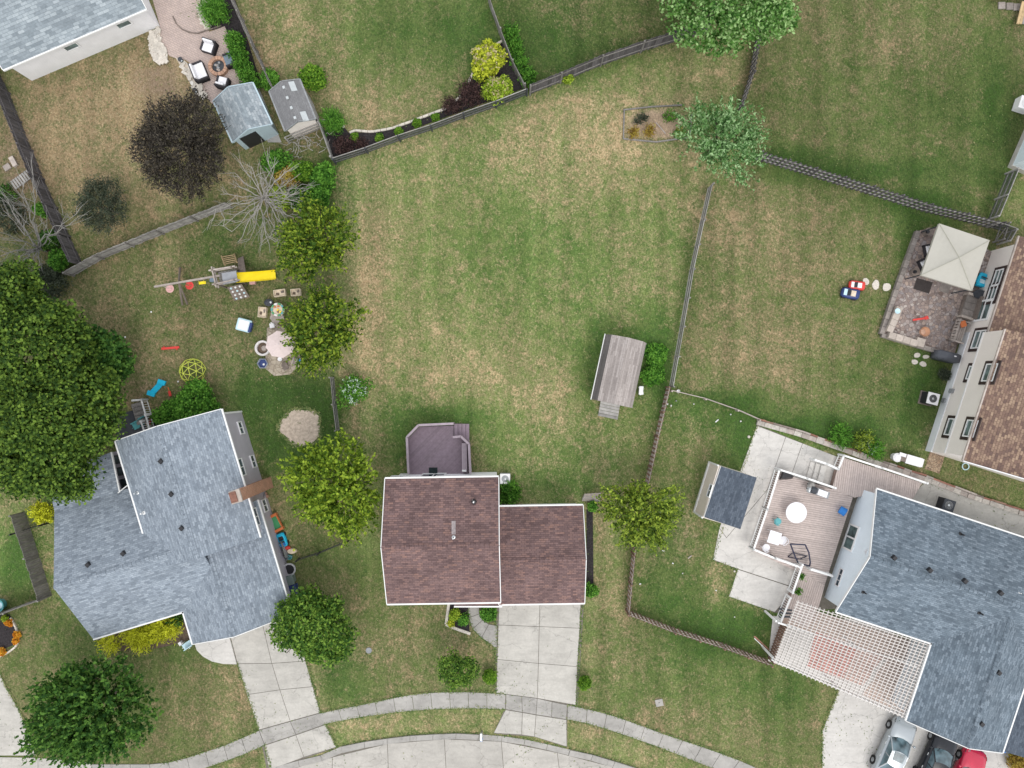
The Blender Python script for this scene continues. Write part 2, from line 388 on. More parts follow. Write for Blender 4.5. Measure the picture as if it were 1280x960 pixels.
M_trimbr = mat("dark_brown_trim", (.045, .03, .028), .5); M_black = mat("black_metal", (.025, .025, .028), .5, .2); M_dark = mat("charcoal_plastic", (.05, .055, .065), .6)
M_brick = brick("orange_brick", (.54, .26, .165), (.42, .18, .11), (.50, .38, .30), .2, .075, .01)
M_metal = mat("galvanised_metal", (.52, .54, .55), .35, .15, metal=.6); M_grey = mat("grey_plastic", (.26, .27, .28), .6)
M_fgrey = mat("weathered_grey_wood", (.27, .255, .24), .9, .35, 3, .3, .3, stretch=(4, 4, .6)); M_fdark = mat("dark_weathered_wood", (.135, .125, .13), .9, .4, 3, .45, .3, stretch=(5, 5, .6))
M_flight = mat("pale_grey_wood", (.40, .385, .365), .9, .25, 3, .35, .3); M_fbrown = mat("red_brown_wood", (.27, .17, .125), .9, .35, 3, .35, .3)
M_fpale = mat("bleached_wood", (.46, .40, .36), .9, .25, 3, .3, .3); M_timber = mat("yellow_timber", (.50, .36, .20), .8, .25, 4, .2)
M_deckpur = mat("purple_grey_deck_board", (.290, .225, .265), .75, .14, 5, .16, .2); M_railpur = mat("purple_grey_rail", (.36, .30, .335), .75, .12, 4, .05)
M_skirt = mat("deck_underside", (.30, .22, .19), .9, .2); M_deckpink = mat("pinkish_deck_board", (.54, .455, .42), .75, .12, 5, .14, .2)
M_pavpink = brick("pink_pavers", (.50, .395, .35), (.44, .35, .32), (.36, .30, .27), .3, .15, .02, .5, 'pos', .18)
M_pavmix = stones("mottled_stone_pavers", [(.16, .12, .105), (.33, .26, .23), (.24, .20, .19), (.40, .31, .26), (.28, .25, .25), (.46, .40, .36)], 4.2, (.16, .13, .12))
M_pavbeige = stones("beige_stone_pavers", [(.38, .32, .25), (.46, .40, .32), (.33, .28, .23)], 3, (.25, .21, .16))
M_stone = stones("white_rubble_stone", [(.62, .57, .48), (.72, .69, .63), (.56, .47, .37), (.78, .76, .72)], 2.6, (.36, .31, .25), .05)
M_block = mat("grey_brown_wall_block", (.30, .265, .24), .9, .25, 5, .3, .4); M_cap = mat("beige_cap_stone", (.46, .40, .35), .9, .15, 5, .2, .3)
M_rock = mat("pale_limestone", (.62, .57, .50), .9, .2, 8, .2, .4)
M_rock2 = mat("weathered_pale_cap", (.52, .48, .43), .9, .3, 5, .3, .5); M_offw = mat("off_white_plastic", (.62, .61, .58), .6, .1); M_sand = mat("pale_sand", (.50, .415, .335), .95, .28, 5, bmp=.6)
M_tan = mat("tan_canvas", (.405, .39, .345), .8, .03, 2)
M_brickred = mat("old_red_brick", (.30, .15, .11), .9, .25, 5, .35, .3); M_pale = mat("pale_translucent_panel", (.44, .47, .48), .4, .08)
M_matgreen = mat("dark_green_mat", (.022, .034, .036), .95); M_matred = mat("faded_red_tile", (.55, .26, .22), .8, .1, 4, .25); M_matpink = mat("faded_pink_tile", (.52, .36, .31), .8, .12, 4, .25)
def plastic(n, c, r=.4): return mat(n, c, r, .06, 3)
M_yel = plastic("yellow_plastic", (.85, .66, .02)); M_red = plastic("red_plastic", (.62, .06, .05)); M_cyan = plastic("cyan_plastic", (.02, .44, .66)); M_blue = plastic("blue_plastic", (.03, .16, .46)); M_lime = plastic("lime_metal", (.56, .62, .10)); M_teal = plastic("teal_plastic", (.10, .34, .36)); M_orange = plastic("orange_plastic", (.58, .17, .06)); M_pink = plastic("pale_pink_plastic", (.62, .36, .34)); M_lblue = plastic("light_blue_plastic", (.50, .68, .74)); M_green = plastic("green_plastic", (.07, .30, .13)); M_cream = mat("cream_plastic", (.66, .55, .42), .6); M_navy = plastic("navy_plastic", (.03, .05, .16))
M_wicker = mat("dark_wicker", (.045, .042, .048), .8, .4, 12, bmp=.4); M_cush = mat("white_cushion", (.74, .73, .75), .9, .05); M_cushb = mat("slate_blue_cushion", (.16, .21, .26), .9, .1); M_mwood = mat("grey_brown_wood", (.22, .18, .155), .8, .25, 4, .25); M_terra = mat("terracotta_block", (.50, .31, .22), .9, .2, 6, .25, .3); M_cover = mat("grey_vinyl_cover", (.085, .09, .105), .55, .15, 2); M_copper = mat("copper_bowl", (.42, .22, .13), .5, .2, metal=.3)
M_silver = mat("silver_car_paint", (.36, .39, .41), .25, .03, 2, spec=.6, metal=.35); M_carblk = mat("black_car_paint", (.014, .016, .021), .2, .1, 2, spec=.35); M_carred = mat("red_car_paint", (.48, .018, .055), .22, .08, 2, spec=.6); M_carglass = glass("car_glass", (.085, .13, .15)); M_tyre = mat("tyre_rubber", (.022, .022, .022), .9)
M_tandark = mat("canvas_seam", (.34, .335, .27), .8, .05); M_navydark = mat("navy_metal_tube", (.03, .032, .06), .5, .1)
def V3(c): return tuple(c)
# ---------------------------------------------------------------- ground sheet with its dry, lush and bare patches
BLOB = [  # px, py, rx, ry, dry, lush, bare   (photo pixels on the ground)
 (120,180,190,150,.38,-.2,.0),(170,110,70,60,.25,0,.18),(230,60,40,40,.3,0,.2),(60,330,80,60,-.1,.2,0),(90,270,60,70,.0,.1,.0),
 (60,200,70,90,.05,-.1,.0),(190,100,40,30,.2,0,.25),(215,120,25,25,.2,0,.2),(25,170,40,60,.1,0,.3),(20,240,45,60,.1,.0,.35),
 (360,40,90,70,.22,0,0),(520,30,110,60,-.25,.25,0),(450,130,80,40,.18,-.1,0),(590,60,40,80,-.15,.3,0),(560,90,60,50,.1,0,0),(330,90,30,30,.25,0,0),
 (690,60,60,60,-.2,.35,0),(800,50,80,50,-.02,.15,0),(720,30,25,30,.3,0,0),(640,90,20,40,-.2,.5,0),
 (720,150,110,40,.19,-.1,.04),(800,190,80,50,.22,0,.05),(870,90,60,50,.14,0,0),(690,200,90,40,.2,0,0),(620,260,110,70,.0,.05,0),(480,170,60,25,.10,0,.03),
 (560,200,120,50,-.02,.15,0),(700,300,130,60,-.16,.22,0),(720,380,100,40,-.05,.15,0),(480,300,30,70,.20,-.1,.08),(457,400,26,110,.28,-.2,.15),(560,420,90,60,.05,.05,0),
 (600,340,100,60,-.05,.12,0),(640,470,120,50,.12,.0,.0),(790,350,60,60,.15,0,0),(700,260,30,40,.22,0,.05),(850,300,40,110,-.05,.1,0),(760,430,60,40,-.2,.25,0),(520,470,100,40,.12,0,0),
 (650,560,90,40,-.05,.2,0),(740,560,70,50,-.05,.15,0),(560,520,70,18,-.35,.5,0),(500,560,20,50,-.3,.4,0),(700,600,60,25,-.1,.3,0),(470,510,50,40,.0,.2,0),(660,590,45,20,.1,0,.2),
 (820,450,25,60,-.4,.7,0),(745,465,22,60,-.25,.3,0),(680,520,20,50,.2,0,.1),(720,535,40,20,.15,0,.1),
 (1050,70,90,50,.06,0,0),(1200,150,60,80,-.12,.15,0),(1080,215,130,14,-.5,.5,0),(1245,140,25,90,-.5,.35,0),(1150,250,60,14,-.5,.5,0),(990,195,50,12,-.4,.5,0),(1110,60,40,30,.15,0,.03),(1080,130,150,90,-.12,.12,0),(720,40,90,60,-.1,.15,0),(480,60,120,60,-.05,.08,0),
 (900,270,50,60,.28,0,.1),(960,290,80,50,.16,0,0),(1000,340,80,60,.1,0,0),(900,370,40,100,-.02,.1,0),(930,430,60,50,.28,-.1,.08),(1000,460,70,50,.12,0,0),(1090,470,70,60,-.1,.15,0),(1140,330,20,110,-.3,.35,0),(1160,270,60,20,-.3,.3,0),
 (1150,520,30,60,-.3,.25,0),(1170,545,18,28,.3,-.1,.3),(1000,530,110,18,-.5,.5,0),(920,500,60,14,-.4,.4,0),(1060,545,60,16,-.4,.6,0),(1200,590,90,16,.05,0,.18),(890,480,50,14,.05,.0,.1),(1160,480,25,40,-.3,.3,0),
 (870,520,60,40,-.05,.3,0),(930,560,25,40,-.4,.6,0),(860,650,60,60,-.1,.3,.0),(830,740,50,40,-.2,.4,0),(900,790,60,30,-.4,.6,0),(860,670,20,20,.2,0,.35),(915,640,30,30,.1,0,.15),(890,545,30,14,.15,0,.25),(930,710,30,30,.05,.05,.12),(900,720,40,30,.1,.1,.08),
 (860,830,130,60,-.15,.22,0),(780,800,50,40,.1,.0,0),(960,880,80,50,-.06,.1,0),(860,905,100,30,.14,0,0),(770,770,25,40,.2,0,.05),(825,878,12,12,.3,0,.6),(985,860,30,40,-.2,.3,0),(1000,770,60,25,-.4,.6,0),
 (500,800,90,50,.1,0,.0),(430,850,40,40,-.25,.4,0),(470,730,40,60,-.1,.1,0),(560,790,40,40,.05,.05,0),(585,800,30,30,.15,0,0),(395,870,12,40,.35,0,.3),(470,815,18,12,.3,0,.3),(450,905,60,16,.25,0,.15),(560,898,80,14,.02,.1,0),
 (450,690,60,40,-.1,.05,0),(400,700,40,30,-.1,.0,.1),(740,910,40,20,.15,0,.02),(820,935,60,20,.1,0,0),(752,640,12,90,.25,-.1,.1),
 (200,380,80,50,.0,.15,0),(260,400,60,40,.12,0,.05),(240,300,60,30,.05,.15,0),(290,300,40,40,-.2,.4,0),(150,420,60,60,.1,-.05,.05),(300,350,30,20,.1,0,.1),(200,450,60,40,.12,.0,.15),(120,360,40,50,.1,0,.1),(180,490,50,30,.1,0,.3),
 (310,500,30,40,-.25,.5,0),(360,490,40,30,-.3,.6,0),(400,530,20,60,-.4,.7,0),(340,560,40,40,-.35,.6,0),(325,590,14,90,.2,-.1,.3),(370,640,30,40,.1,0,.1),(390,560,30,30,-.3,.6,0),(300,420,40,40,.05,.1,0),(370,470,20,14,.2,0,.1),
 (170,760,80,40,-.1,.1,0),(60,830,60,60,.08,.0,0),(260,850,60,60,.14,0,.05),(300,840,15,60,.3,0,.2),(240,905,60,20,.1,.0,0),(90,790,50,50,-.1,.2,0),(20,700,30,50,-.4,.7,0),(55,690,14,50,.0,.1,.1),(230,820,40,30,-.1,.1,.1),(310,950,40,20,.1,0,0),(150,850,90,60,-.1,.1,.1),
 (820,154,36,17,.3,0,.95),(845,160,18,12,.2,0,.5),(745,130,110,10,.25,0,.15),(540,185,130,8,.14,0,.12),(890,150,25,20,-.2,.5,0),(930,110,20,60,.1,0,.15),(395,225,50,40,-.2,.4,.1),(430,230,30,30,.1,.1,.2),
]
def make_ground():
    xs = np.concatenate([[-900, -400, -150, -80], np.arange(-46, 46.01, .4), [80, 150, 400, 900]])
    ys = np.concatenate([[-900, -400, -150, -70], np.arange(-36, 36.01, .4), [70, 150, 400, 900]])
    X, Y = np.meshgrid(xs, ys); nx, ny = len(xs), len(ys)
    v = np.stack([X.ravel(), Y.ravel(), np.zeros(X.size)], 1)
    i = np.arange(nx * ny).reshape(ny, nx)
    f = np.stack([i[:-1, :-1].ravel(), i[:-1, 1:].ravel(), i[1:, 1:].ravel(), i[1:, :-1].ravel()], 1)
    o = np_mesh("ground", v, f, M_ground); o['kind'] = 'structure'
    k = H / F; px = v[:, 0] / k + 640; py = 480 - v[:, 1] / k
    dry = np.full(len(v), .38); lush = np.full(len(v), .08); bare = np.zeros(len(v))
    for bxp, byp, rx, ry, d, l, b in BLOB:
        g = np.exp(-(((px - bxp) / rx) ** 2 + ((py - byp) / ry) ** 2) * 1.1)
        dry += d * g; lush += l * g; bare += b * g * 1.25
    tone = np.full(len(v), 1.08)          # albedo multiplier of the grass, one value per garden, lower in the outer ones
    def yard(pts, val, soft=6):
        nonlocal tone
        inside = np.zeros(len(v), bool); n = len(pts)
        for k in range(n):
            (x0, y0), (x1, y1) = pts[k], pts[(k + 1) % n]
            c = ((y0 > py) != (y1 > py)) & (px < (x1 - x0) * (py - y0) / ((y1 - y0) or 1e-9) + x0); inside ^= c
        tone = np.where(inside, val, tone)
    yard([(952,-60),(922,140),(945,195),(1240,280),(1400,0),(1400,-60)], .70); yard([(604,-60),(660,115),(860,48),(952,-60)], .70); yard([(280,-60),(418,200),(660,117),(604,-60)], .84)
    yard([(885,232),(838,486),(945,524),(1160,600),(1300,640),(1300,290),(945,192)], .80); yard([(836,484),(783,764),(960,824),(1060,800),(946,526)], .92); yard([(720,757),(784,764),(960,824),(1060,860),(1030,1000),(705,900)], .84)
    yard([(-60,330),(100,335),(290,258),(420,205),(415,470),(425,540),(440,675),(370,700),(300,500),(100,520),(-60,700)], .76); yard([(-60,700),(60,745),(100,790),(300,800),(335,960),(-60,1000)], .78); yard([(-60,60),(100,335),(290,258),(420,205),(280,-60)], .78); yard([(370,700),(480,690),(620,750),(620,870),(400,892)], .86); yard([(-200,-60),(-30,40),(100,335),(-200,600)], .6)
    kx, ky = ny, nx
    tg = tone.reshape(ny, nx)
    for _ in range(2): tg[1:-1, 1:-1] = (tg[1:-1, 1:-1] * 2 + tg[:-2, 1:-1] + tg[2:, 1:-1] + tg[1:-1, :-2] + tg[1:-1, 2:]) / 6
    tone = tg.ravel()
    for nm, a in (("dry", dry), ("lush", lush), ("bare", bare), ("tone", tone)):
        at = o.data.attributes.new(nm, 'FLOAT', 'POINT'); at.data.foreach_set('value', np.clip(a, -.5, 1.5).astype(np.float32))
    return o
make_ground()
def pl(pts, z=0): return [P(x, y, z) for x, y in pts]
def sheet(name, pts, z, m, parent=None, z0=-.05, at=0):
    """a low slab: outline in photo pixels at ground level"""
    return MB().prism(pl(pts, at), z0, z).build(name, m, parent)
def struct(name, pts, z, m): 
    o = sheet(name, pts, z, m); o['kind'] = 'structure'; return o
def inset(q, d):
    c = sum((Vector((p.x, p.y)) for p in q), Vector((0, 0))) / len(q); out = []
    n = len(q)
    a = sum(q[i].x * q[(i + 1) % n].y - q[(i + 1) % n].x * q[i].y for i in range(n)); sgn = 1 if a > 0 else -1
    for i in range(n):
        p0, p1, p2 = q[i - 1], q[i], q[(i + 1) % n]
        e1 = (p1 - p0); e2 = (p2 - p1); n1 = Vector((-e1.y, e1.x)).normalized() * sgn; n2 = Vector((-e2.y, e2.x)).normalized() * sgn
        bsc = (n1 + n2); bsc = bsc / max(.3, bsc.length_squared) * 2 * d
        out.append(Vector((p1.x + bsc.x, p1.y + bsc.y)))
    return out
def slab(parent, pts, m, z=.04, gap=.018, name="slab", at=0):
    q = inset(pl(pts, at), gap); return MB().prism(q, -.02, z).build(name, m, parent)
def strip_slabs(parent, top, bot, m, z=.04, gap=.018):
    for i in range(len(top) - 1): slab(parent, [top[i], top[i + 1], bot[i + 1], bot[i]], m, z, gap)
def resample(poly, step):
    out = [poly[0]]; acc = 0
    d = [math.dist(poly[i], poly[i + 1]) for i in range(len(poly) - 1)]; tot = sum(d); n = max(1, round(tot / step))
    res = []
    for k in range(n + 1):
        t = tot * k / n
        for i, q in enumerate(d):
            if t <= q + 1e-9 or i == len(d) - 1:
                a, b = poly[i], poly[i + 1]; r = t / q; res.append((a[0] + (b[0] - a[0]) * r, a[1] + (b[1] - a[1]) * r)); break
            t -= q
    return res
def resample_n(poly, n):
    d = sum(math.dist(poly[i], poly[i + 1]) for i in range(len(poly) - 1)); return resample(poly, d / n * .99999)

# ---- driveway of the brown-roofed house
dv = ST("driveway", P(672, 820)); sheet("joint_bed", [(620,750),(730,750),(722,884),(709,900),(709,934),(668,921),(617,917),(631,886),(619,866)], .012, M_joint, dv)
g = [[(624,752),(675,752),(726,752)],[(623,781),(674,783),(724.5,785)],[(621.6,824),(673,829),(721.5,833)],[(620.5,866),(671.5,872.5),(719.6,881)]]
for a, b in zip(g, g[1:]):
    for i in range(2): slab(dv, [a[i], a[i+1], b[i+1], b[i]], M_conc)
tp = [(632.5,867.7),(652,870.2),(671.5,872.7),(690,877),(709,881)]; bt = [(632,886.4),(653,890),(670,893),(689.5,896),(708,899)]
strip_slabs(dv, tp, bt, M_conc2)
slab(dv, [(632,887),(653,890.5),(652,918),(617,916)], M_conc); slab(dv, [(653,890.5),(670,893.5),(668,920.5),(652,918)], M_conc); slab(dv, [(670,893.5),(708,899.5),(708.5,933),(668,920.5)], M_conc)
# ---- curved garden walk
wk = ST("walkway", P(600, 785)); sheet("joint_bed", [(585,750),(586,772),(591,786),(602,797),(614,805),(621,812),(621.5,782),(611,780),(603,775),(599,767),(599,750)], .01, M_joint, wk)
slab(wk, [(585,750),(586,772),(599,767),(599,750)], M_conc2, .045); slab(wk, [(586,772),(591,786),(603,775),(599,767)], M_conc2, .045)
slab(wk, [(591,786),(602,797),(611,780),(603,775)], M_conc2, .045); slab(wk, [(602,797),(614,805),(621,812),(621.3,782),(611,780)], M_conc2, .045)
# ---- sidewalk
up = [(632,867.5),(595,865),(545,865),(507,869),(457,880),(420,887),(400,891.5)]; lo = [(631.5,886.4),(595,885),(545,886),(495,890),(445,897),(420,902),(405,905)]
sw = ST("sidewalk", P(520, 878)); n = 10
strip_slabs(sw, resample_n(up, n), resample_n(lo, n), M_conc2, .045, .015)
up2 = [(709.5,881),(752,890),(790,902.5),(830,917.5),(890,937.5),(930,952.5),(1000,985),(1060,1015)]; lo2 = [(709,899),(740,905),(785,920),(827.5,935),(890,960),(925,976),(985,1003),(1040,1030)]
strip_slabs(sw, resample_n(up2, 15), resample_n(lo2, 15), M_conc2, .045, .015)
up3 = [(324,913),(285,930),(250,942),(225,950),(200,955),(115,955)]; lo3 = [(331,931),(300,945),(265,957),(235,966),(200,972),(115,972)]
strip_slabs(sw, resample_n(up3, 9), resample_n(lo3, 9), M_conc2, .045, .015)
strip_slabs(sw, [(115,953),(80,950),(48,947),(0,946),(-60,946)], [(115,972),(80,969),(48,967),(0,966),(-60,966)], M_conc, .045, .015)
# ---- driveway of the grey-roofed house, and its porch
db = ST("driveway", P(350, 860)); sheet("joint_bed", [(284,780),(365,752),(382,826),(391,858),(401,890),(421,934),(370,952),(345,960),(336,975),(324,913),(309,868),(297,830)], .012, M_joint, db)
LB = [(284,780),(297,829),(309,868),(324,912)]; CB = [(325,766),(340,829),(350,862),(363,901)]; RB = [(363,752),(382,826),(391,858),(400.5,890.5)]
for i in range(3):
    slab(db, [LB[i], CB[i], CB[i+1], LB[i+1]], M_conc); slab(db, [CB[i], RB[i], RB[i+1], CB[i+1]], M_conc)
slab(db, [(324,912.5),(363,901.5),(370,918),(331,931)], M_conc2); slab(db, [(363,901.5),(400.5,891),(407,905),(370,918)], M_conc2)
slab(db, [(331,931.5),(370,918.5),(380,946),(344,960),(336,960)], M_conc); slab(db, [(370,918.5),(407,905.5),(420.5,933.5),(380,946)], M_conc)
struct("porch_floor", [(243,800),(247,812),(255,820),(266,826),(280,829),(296.6,829.5),(286,790),(270,785)], .14, M_concw)
# ---- street with its kerb
kt = [(345,958),(370,951),(402,943.5),(430,931),(470,924),(520,918),(570,916),(620,918.5),(665,925),(705,935),(740,942.5),(765,950),(795,959),(850,985),(900,1010)]
kb = [(347,966),(373,958.5),(405,951),(433,938.5),(472,931),(521,925),(570,923),(619,925.5),(663,932),(702,942),(737,949.5),(761,957),(790,966),(845,993),(895,1018)]
st = ST("street", P(580, 990)); struct_bed = sheet("joint_bed", [kb[0]] + kb[1:] + [(895,1100),(300,1100)], .004, M_joint, st)
sj = resample_n(kb, 8); nb = [(340 + 75 * i, 1090) for i in range(9)]
for i in range(8): slab(st, [sj[i], sj[i+1], nb[i+1], nb[i]], M_street, .02, .02)
kc = ST("kerb", P(580, 920)); a = resample_n(kt, 20); b = resample_n(kb, 20)
for i in range(20):
    dip = 610 < (a[i][0] + a[i+1][0]) / 2 < 712 or (a[i][0] + a[i+1][0]) / 2 < 425
    slab(kc, [a[i], a[i+1], b[i+1], b[i]], M_conc2, .05 if dip else .12, .012, "kerb_stone")
struct("driveway", [(-60,800),(0,843),(8,860),(25,890),(45,944),(-60,944)], .04, M_conc)
struct("alley_floor", [(1160,598),(1215,622),(1400,690),(1400,760),(1120,640),(1138,622)], .03, M_conc)
# ---- concrete yard of the blue house
pc = ST("patio", P(960, 640)); sheet("joint_bed", [(946,531),(1060,577),(1130,600),(1060,760),(968,766),(911,746),(922,712),(891,700)], .012, M_joint, pc)
vx = (-20.5/60, 1)   # joint direction
slab(pc, [(946,532),(982,546),(959,612),(908,672),(899,660)], M_concw); slab(pc, [(982,546),(1003,554),(985,605),(959,612)], M_concw)
slab(pc, [(1003,554),(1050,572),(1040,640),(985,640),(985,605)], M_concw); slab(pc, [(899,660),(908,672),(959,612),(985,605),(985,640),(1020,720),(995,735),(922,711),(891,699.5)], M_concw)
slab(pc, [(922,711.5),(995,735.5),(968,765),(911,745.5)], M_concw, .05)
struct("driveway", [(966,770),(1100,775),(1230,905),(1275,940),(1260,1010),(1028,1010),(1028,914),(1050,858),(960,826)], .035, M_concw)
# ---- paved patio top left, mulch beds, sand circle
struct("patio", [(180,-40),(200,32),(201,48),(206,62),(212,70),(220,73),(232,75),(242,82),(247,97),(254,117),(270,135),(300,150),(318,115),(310,108),(298,75),(281,33),(262,40),(258,35),(268,-40)], .03, M_pavpink)
struct("gravel_strip", [(307,110),(322,106),(352,178),(335,178)], .02, concrete("pale_gravel", (.42, .41, .40), .2))
struct("mulch_bed", [(262,-30),(285,-30),(325,100),(309,112),(297,74),(281,33),(265,38),(256,10)], .02, M_mulch)
struct("mulch_bed", [(436,166),(465,166),(490,161),(515,152),(557,137),(570,126),(584,105),(592,90),(607,67),(627,51),(630,52),(655,110),(418,198),(402,166),(425,152)], .02, M_mulch)
struct("mulch_bed", [(733,637),(741,637),(742,733),(733,733)], .02, M_mulch)
struct("mulch_bed", [(561,748),(585,748),(587,790),(558,781)], .02, M_mulch); struct("mulch_bed", [(600,750),(621,750),(621,776),(611,779),(603,773),(600,767)], .02, M_soil)
struct("mulch_bed", [(-20,770),(12,768),(20,783),(24,798),(18,806),(-20,820)], .02, M_mulch)
struct("flower_bed_soil", [(121,797),(240,762),(246,800),(236,800),(200,810),(130,815)], .015, M_soil)
def blobpoly(cx, cy, rx, ry, n=40, amp=.05): 
    ph = [rng.uniform(0, 6.28) for _ in range(4)]
    return [(cx + rx * (1 + amp * (math.sin(3*t+ph[0]) + math.sin(5*t+ph[1]) + .6*math.sin(9*t+ph[2]))) * math.cos(t), cy + ry * (1 + amp * (math.sin(3*t+ph[0]) + math.sin(5*t+ph[1]) + .6*math.sin(9*t+ph[2]))) * math.sin(t)) for t in [2*math.pi*i/n for i in range(n)]]
struct("patio", [(1000,757),(1168,810),(1130,892),(1078,868),(1108,824),(1020,793),(974,777)], .042, mat("tan_paving", (.43, .335, .285), .9, .2, 3))
struct("sand_patch", blobpoly(376, 534, 26, 23.5), .025, M_sand)
struct("gravel_strip", [(1164,560),(1182,566),(1174,592),(1156,586)], .02, stones("brown_gravel", [(.30, .20, .13), (.42, .32, .22), (.22, .15, .10)], 6, (.12, .09, .07)))
struct("patio", [(334,410),(345,405),(372,418),(378,455),(362,468),(343,470),(331,460)], .03, M_pavbeige)

# ---------------------------------------------------------------- houses
def rect_frame(o, ang):
    """corner point and direction (degrees anticlockwise from east) -> unit vectors along and across"""
    t = math.radians(ang); return Vector((o.x, o.y, 0)), Vector((math.cos(t), math.sin(t), 0)), Vector((math.sin(t), -math.cos(t), 0))
def gable(root, o, u, v, lu, lv, ze, zr, m_roof, m_wall, ov=.3, og=None, th=.14, ridge=.5, name="roof", trim=None, walls=True, cap=True, skip=()):
    """gable roof, ridge along u; eaves at v=0 and v=lv. o is the eave corner. returns corner helper and slope planes"""
    og = ov if og is None else og; trim = trim or M_white
    def C(a, b, z): q = o + u * a + v * b; return Vector((q.x, q.y, z))
    r = lv * ridge
    mb = MB(); t = Vector((0, 0, th))
    for b0, b1 in ((0, r), (lv, r)):
        hi = [C(0, b0, ze), C(lu, b0, ze), C(lu, b1, zr), C(0, b1, zr)]
        if b0 > b1: hi = hi[::-1]
        # orientation: want upward normal
        nrm = (hi[1] - hi[0]).cross(hi[2] - hi[1])
        if nrm.z < 0: hi = hi[::-1]
        mb.hexa([p - t for p in hi], hi)
    mb.build(name, m_roof, root)
    if cap:
        for sgn in (1, -1):
            pass
        cb = MB(); e = Vector((0, 0, .03)); wcap = .17
        s1 = (zr - ze) / r; s2 = (zr - ze) / (lv - r)
        n = max(2, int(lu / .3))
        for i in range(n):
            a0, a1 = lu * i / n, lu * (i + 1) / n - .02
            lift = .012 * (i % 2)
            pA = [C(a0, r - wcap, zr - s1 * wcap), C(a1, r - wcap, zr - s1 * wcap), C(a1, r, zr), C(a0, r, zr)]
            pB = [C(a0, r, zr), C(a1, r, zr), C(a1, r + wcap, zr - s2 * wcap), C(a0, r + wcap, zr - s2 * wcap)]
            for q in (pA, pB):
                q = [p + Vector((0, 0, .03 + lift)) for p in q]
                if (q[1] - q[0]).cross(q[2] - q[1]).z < 0: q = q[::-1]
                cb.hexa([p - Vector((0, 0, .028)) for p in q], q)
        cb.build("ridge_cap", m_roof, root)
    # white fascia boards and gutters, proud of the roof edge
    for b in (0, lv):
        if ('b0' if b == 0 else 'b1') in skip: continue
        d = -.05 if b == 0 else .05
        MB().bar(C(-.02, b + d, ze - .06), C(lu + .02, b + d, ze - .06), .1, .13).build("gutter", trim, root)
    for a in (0, lu):
        if ('a0' if a == 0 else 'a1') in skip: continue
        d = -.025 if a == 0 else .025
        for b0 in (0, lv):
            MB().bar(C(a + d, b0, ze - .05), C(a + d, r, zr - .05), .05, .17).build("fascia", trim, root)
    if walls:
        w = MB()
        f = lambda b: ze - th - .02 + (zr - ze) * (b / r if b <= r else (lv - b) / (lv - r))
        sec = [(ov, 0), (lv - ov, 0), (lv - ov, f(lv - ov)), (r, f(r)), (ov, f(ov))]
        w.loft([[C(a, b, z) for b, z in sec] for a in (og, lu - og)]).build("wall", m_wall, root)
    C.p0 = (C(0, 0, ze), (C(1, 0, ze) - C(0, 0, ze)).cross(C(0, r, zr) - C(0, 0, ze)).normalized())
    C.p1 = (C(0, lv, ze), (C(1, lv, ze) - C(0, lv, ze)).cross(C(0, r, zr) - C(0, lv, ze)).normalized())
    return C
def window(root, c, n, wd, ht, m_frame=None, panes=2, m_glass=None, trim=None, vertical=False, name="window", fw=.07):
    """c = centre on the wall face, n = outward direction; frame, panes, optional dark surround"""
    m_frame = m_frame or M_frame; m_glass = m_glass or M_glass
    rz = math.atan2(n.y, n.x) + math.pi / 2; s = Vector((math.cos(rz), math.sin(rz), 0)); off = base(root)
    if trim:
        for k in (-1, 1):
            bx("window_trim", root, c + s * k * (wd / 2 + .11) + n * .03, (.2, .06, ht + .42), trim, rz)
            bx("window_trim", root, c + Vector((0, 0, k * (ht / 2 + .11))) + n * .03, (wd + .02, .06, .2), trim, rz)
    mb = MB()
    for k in (-1, 1):
        mb.box(c + s * k * (wd / 2 - fw / 2) + n * .045, (fw, .09, ht), rz); mb.box(c + Vector((0, 0, k * (ht / 2 - fw / 2))) + n * .044, (wd - 2 * fw, .085, fw), rz)
    for i in range(1, panes):
        t = (i / panes - .5)
        if vertical: mb.box(c + Vector((0, 0, t * ht)) + n * .04, (wd - 2 * fw, .075, fw * .8), rz)
        else: mb.box(c + s * t * wd + n * .04, (fw * .8, .075, ht - 2 * fw), rz)
    fr = mb.build(name, m_frame, root)
    for i in range(panes):
        t = ((i + .5) / panes - .5)
        if vertical: pc_, sz = c + Vector((0, 0, t * ht)), (wd - 2 * fw, .02, ht / panes - fw)
        else: pc_, sz = c + s * t * wd, (wd / panes - fw, .02, ht - 2 * fw)
        bx("pane", fr, pc_ + n * .02, sz, m_glass, rz)
    return fr
def vent(root, px, py, plane, m=None, kind="box"):
    q = ray_plane(px, py, *plane); m = m or M_black
    if kind == "box":
        mb = MB().lathe(q + Vector((0, 0, -.05)), [(.0, .22), (.17, .22), (.2, .14), (.2, -.06), (0, -.06)], 4)
        return mb.build("roof_vent", m, root)
    mb = MB().lathe(q + Vector((0, 0, -.1)), [(.14, .0), (.12, .14), (.055, .16), (.05, .55), (0, .55)], 10)
    return mb.build("vent_pipe", m, root)

# ======== brown-roofed house in the middle
R = T("brick_red_roof_house", "two storey house with mottled brown shingle roof and attached garage in the middle", "house", P(610, 680))
o, u, v = rect_frame(P(481.5, 598.5, 5.2), .9)
CA = gable(R, o, u, v, 7.5, 8.28, 5.2, 6.95, M_shbrown, M_sidwhite, .3, .22)
o2 = Vector((CA(7.3, 0, 0).x, P(0, 633.5, 2.7).y, 0)); o2.x = P(622, 0, 2.7).x
CG = gable(R, o2, u, v, 5.95, 6.8, 2.7, 4.2, M_shbrown, M_sidwhite, .3, .22)
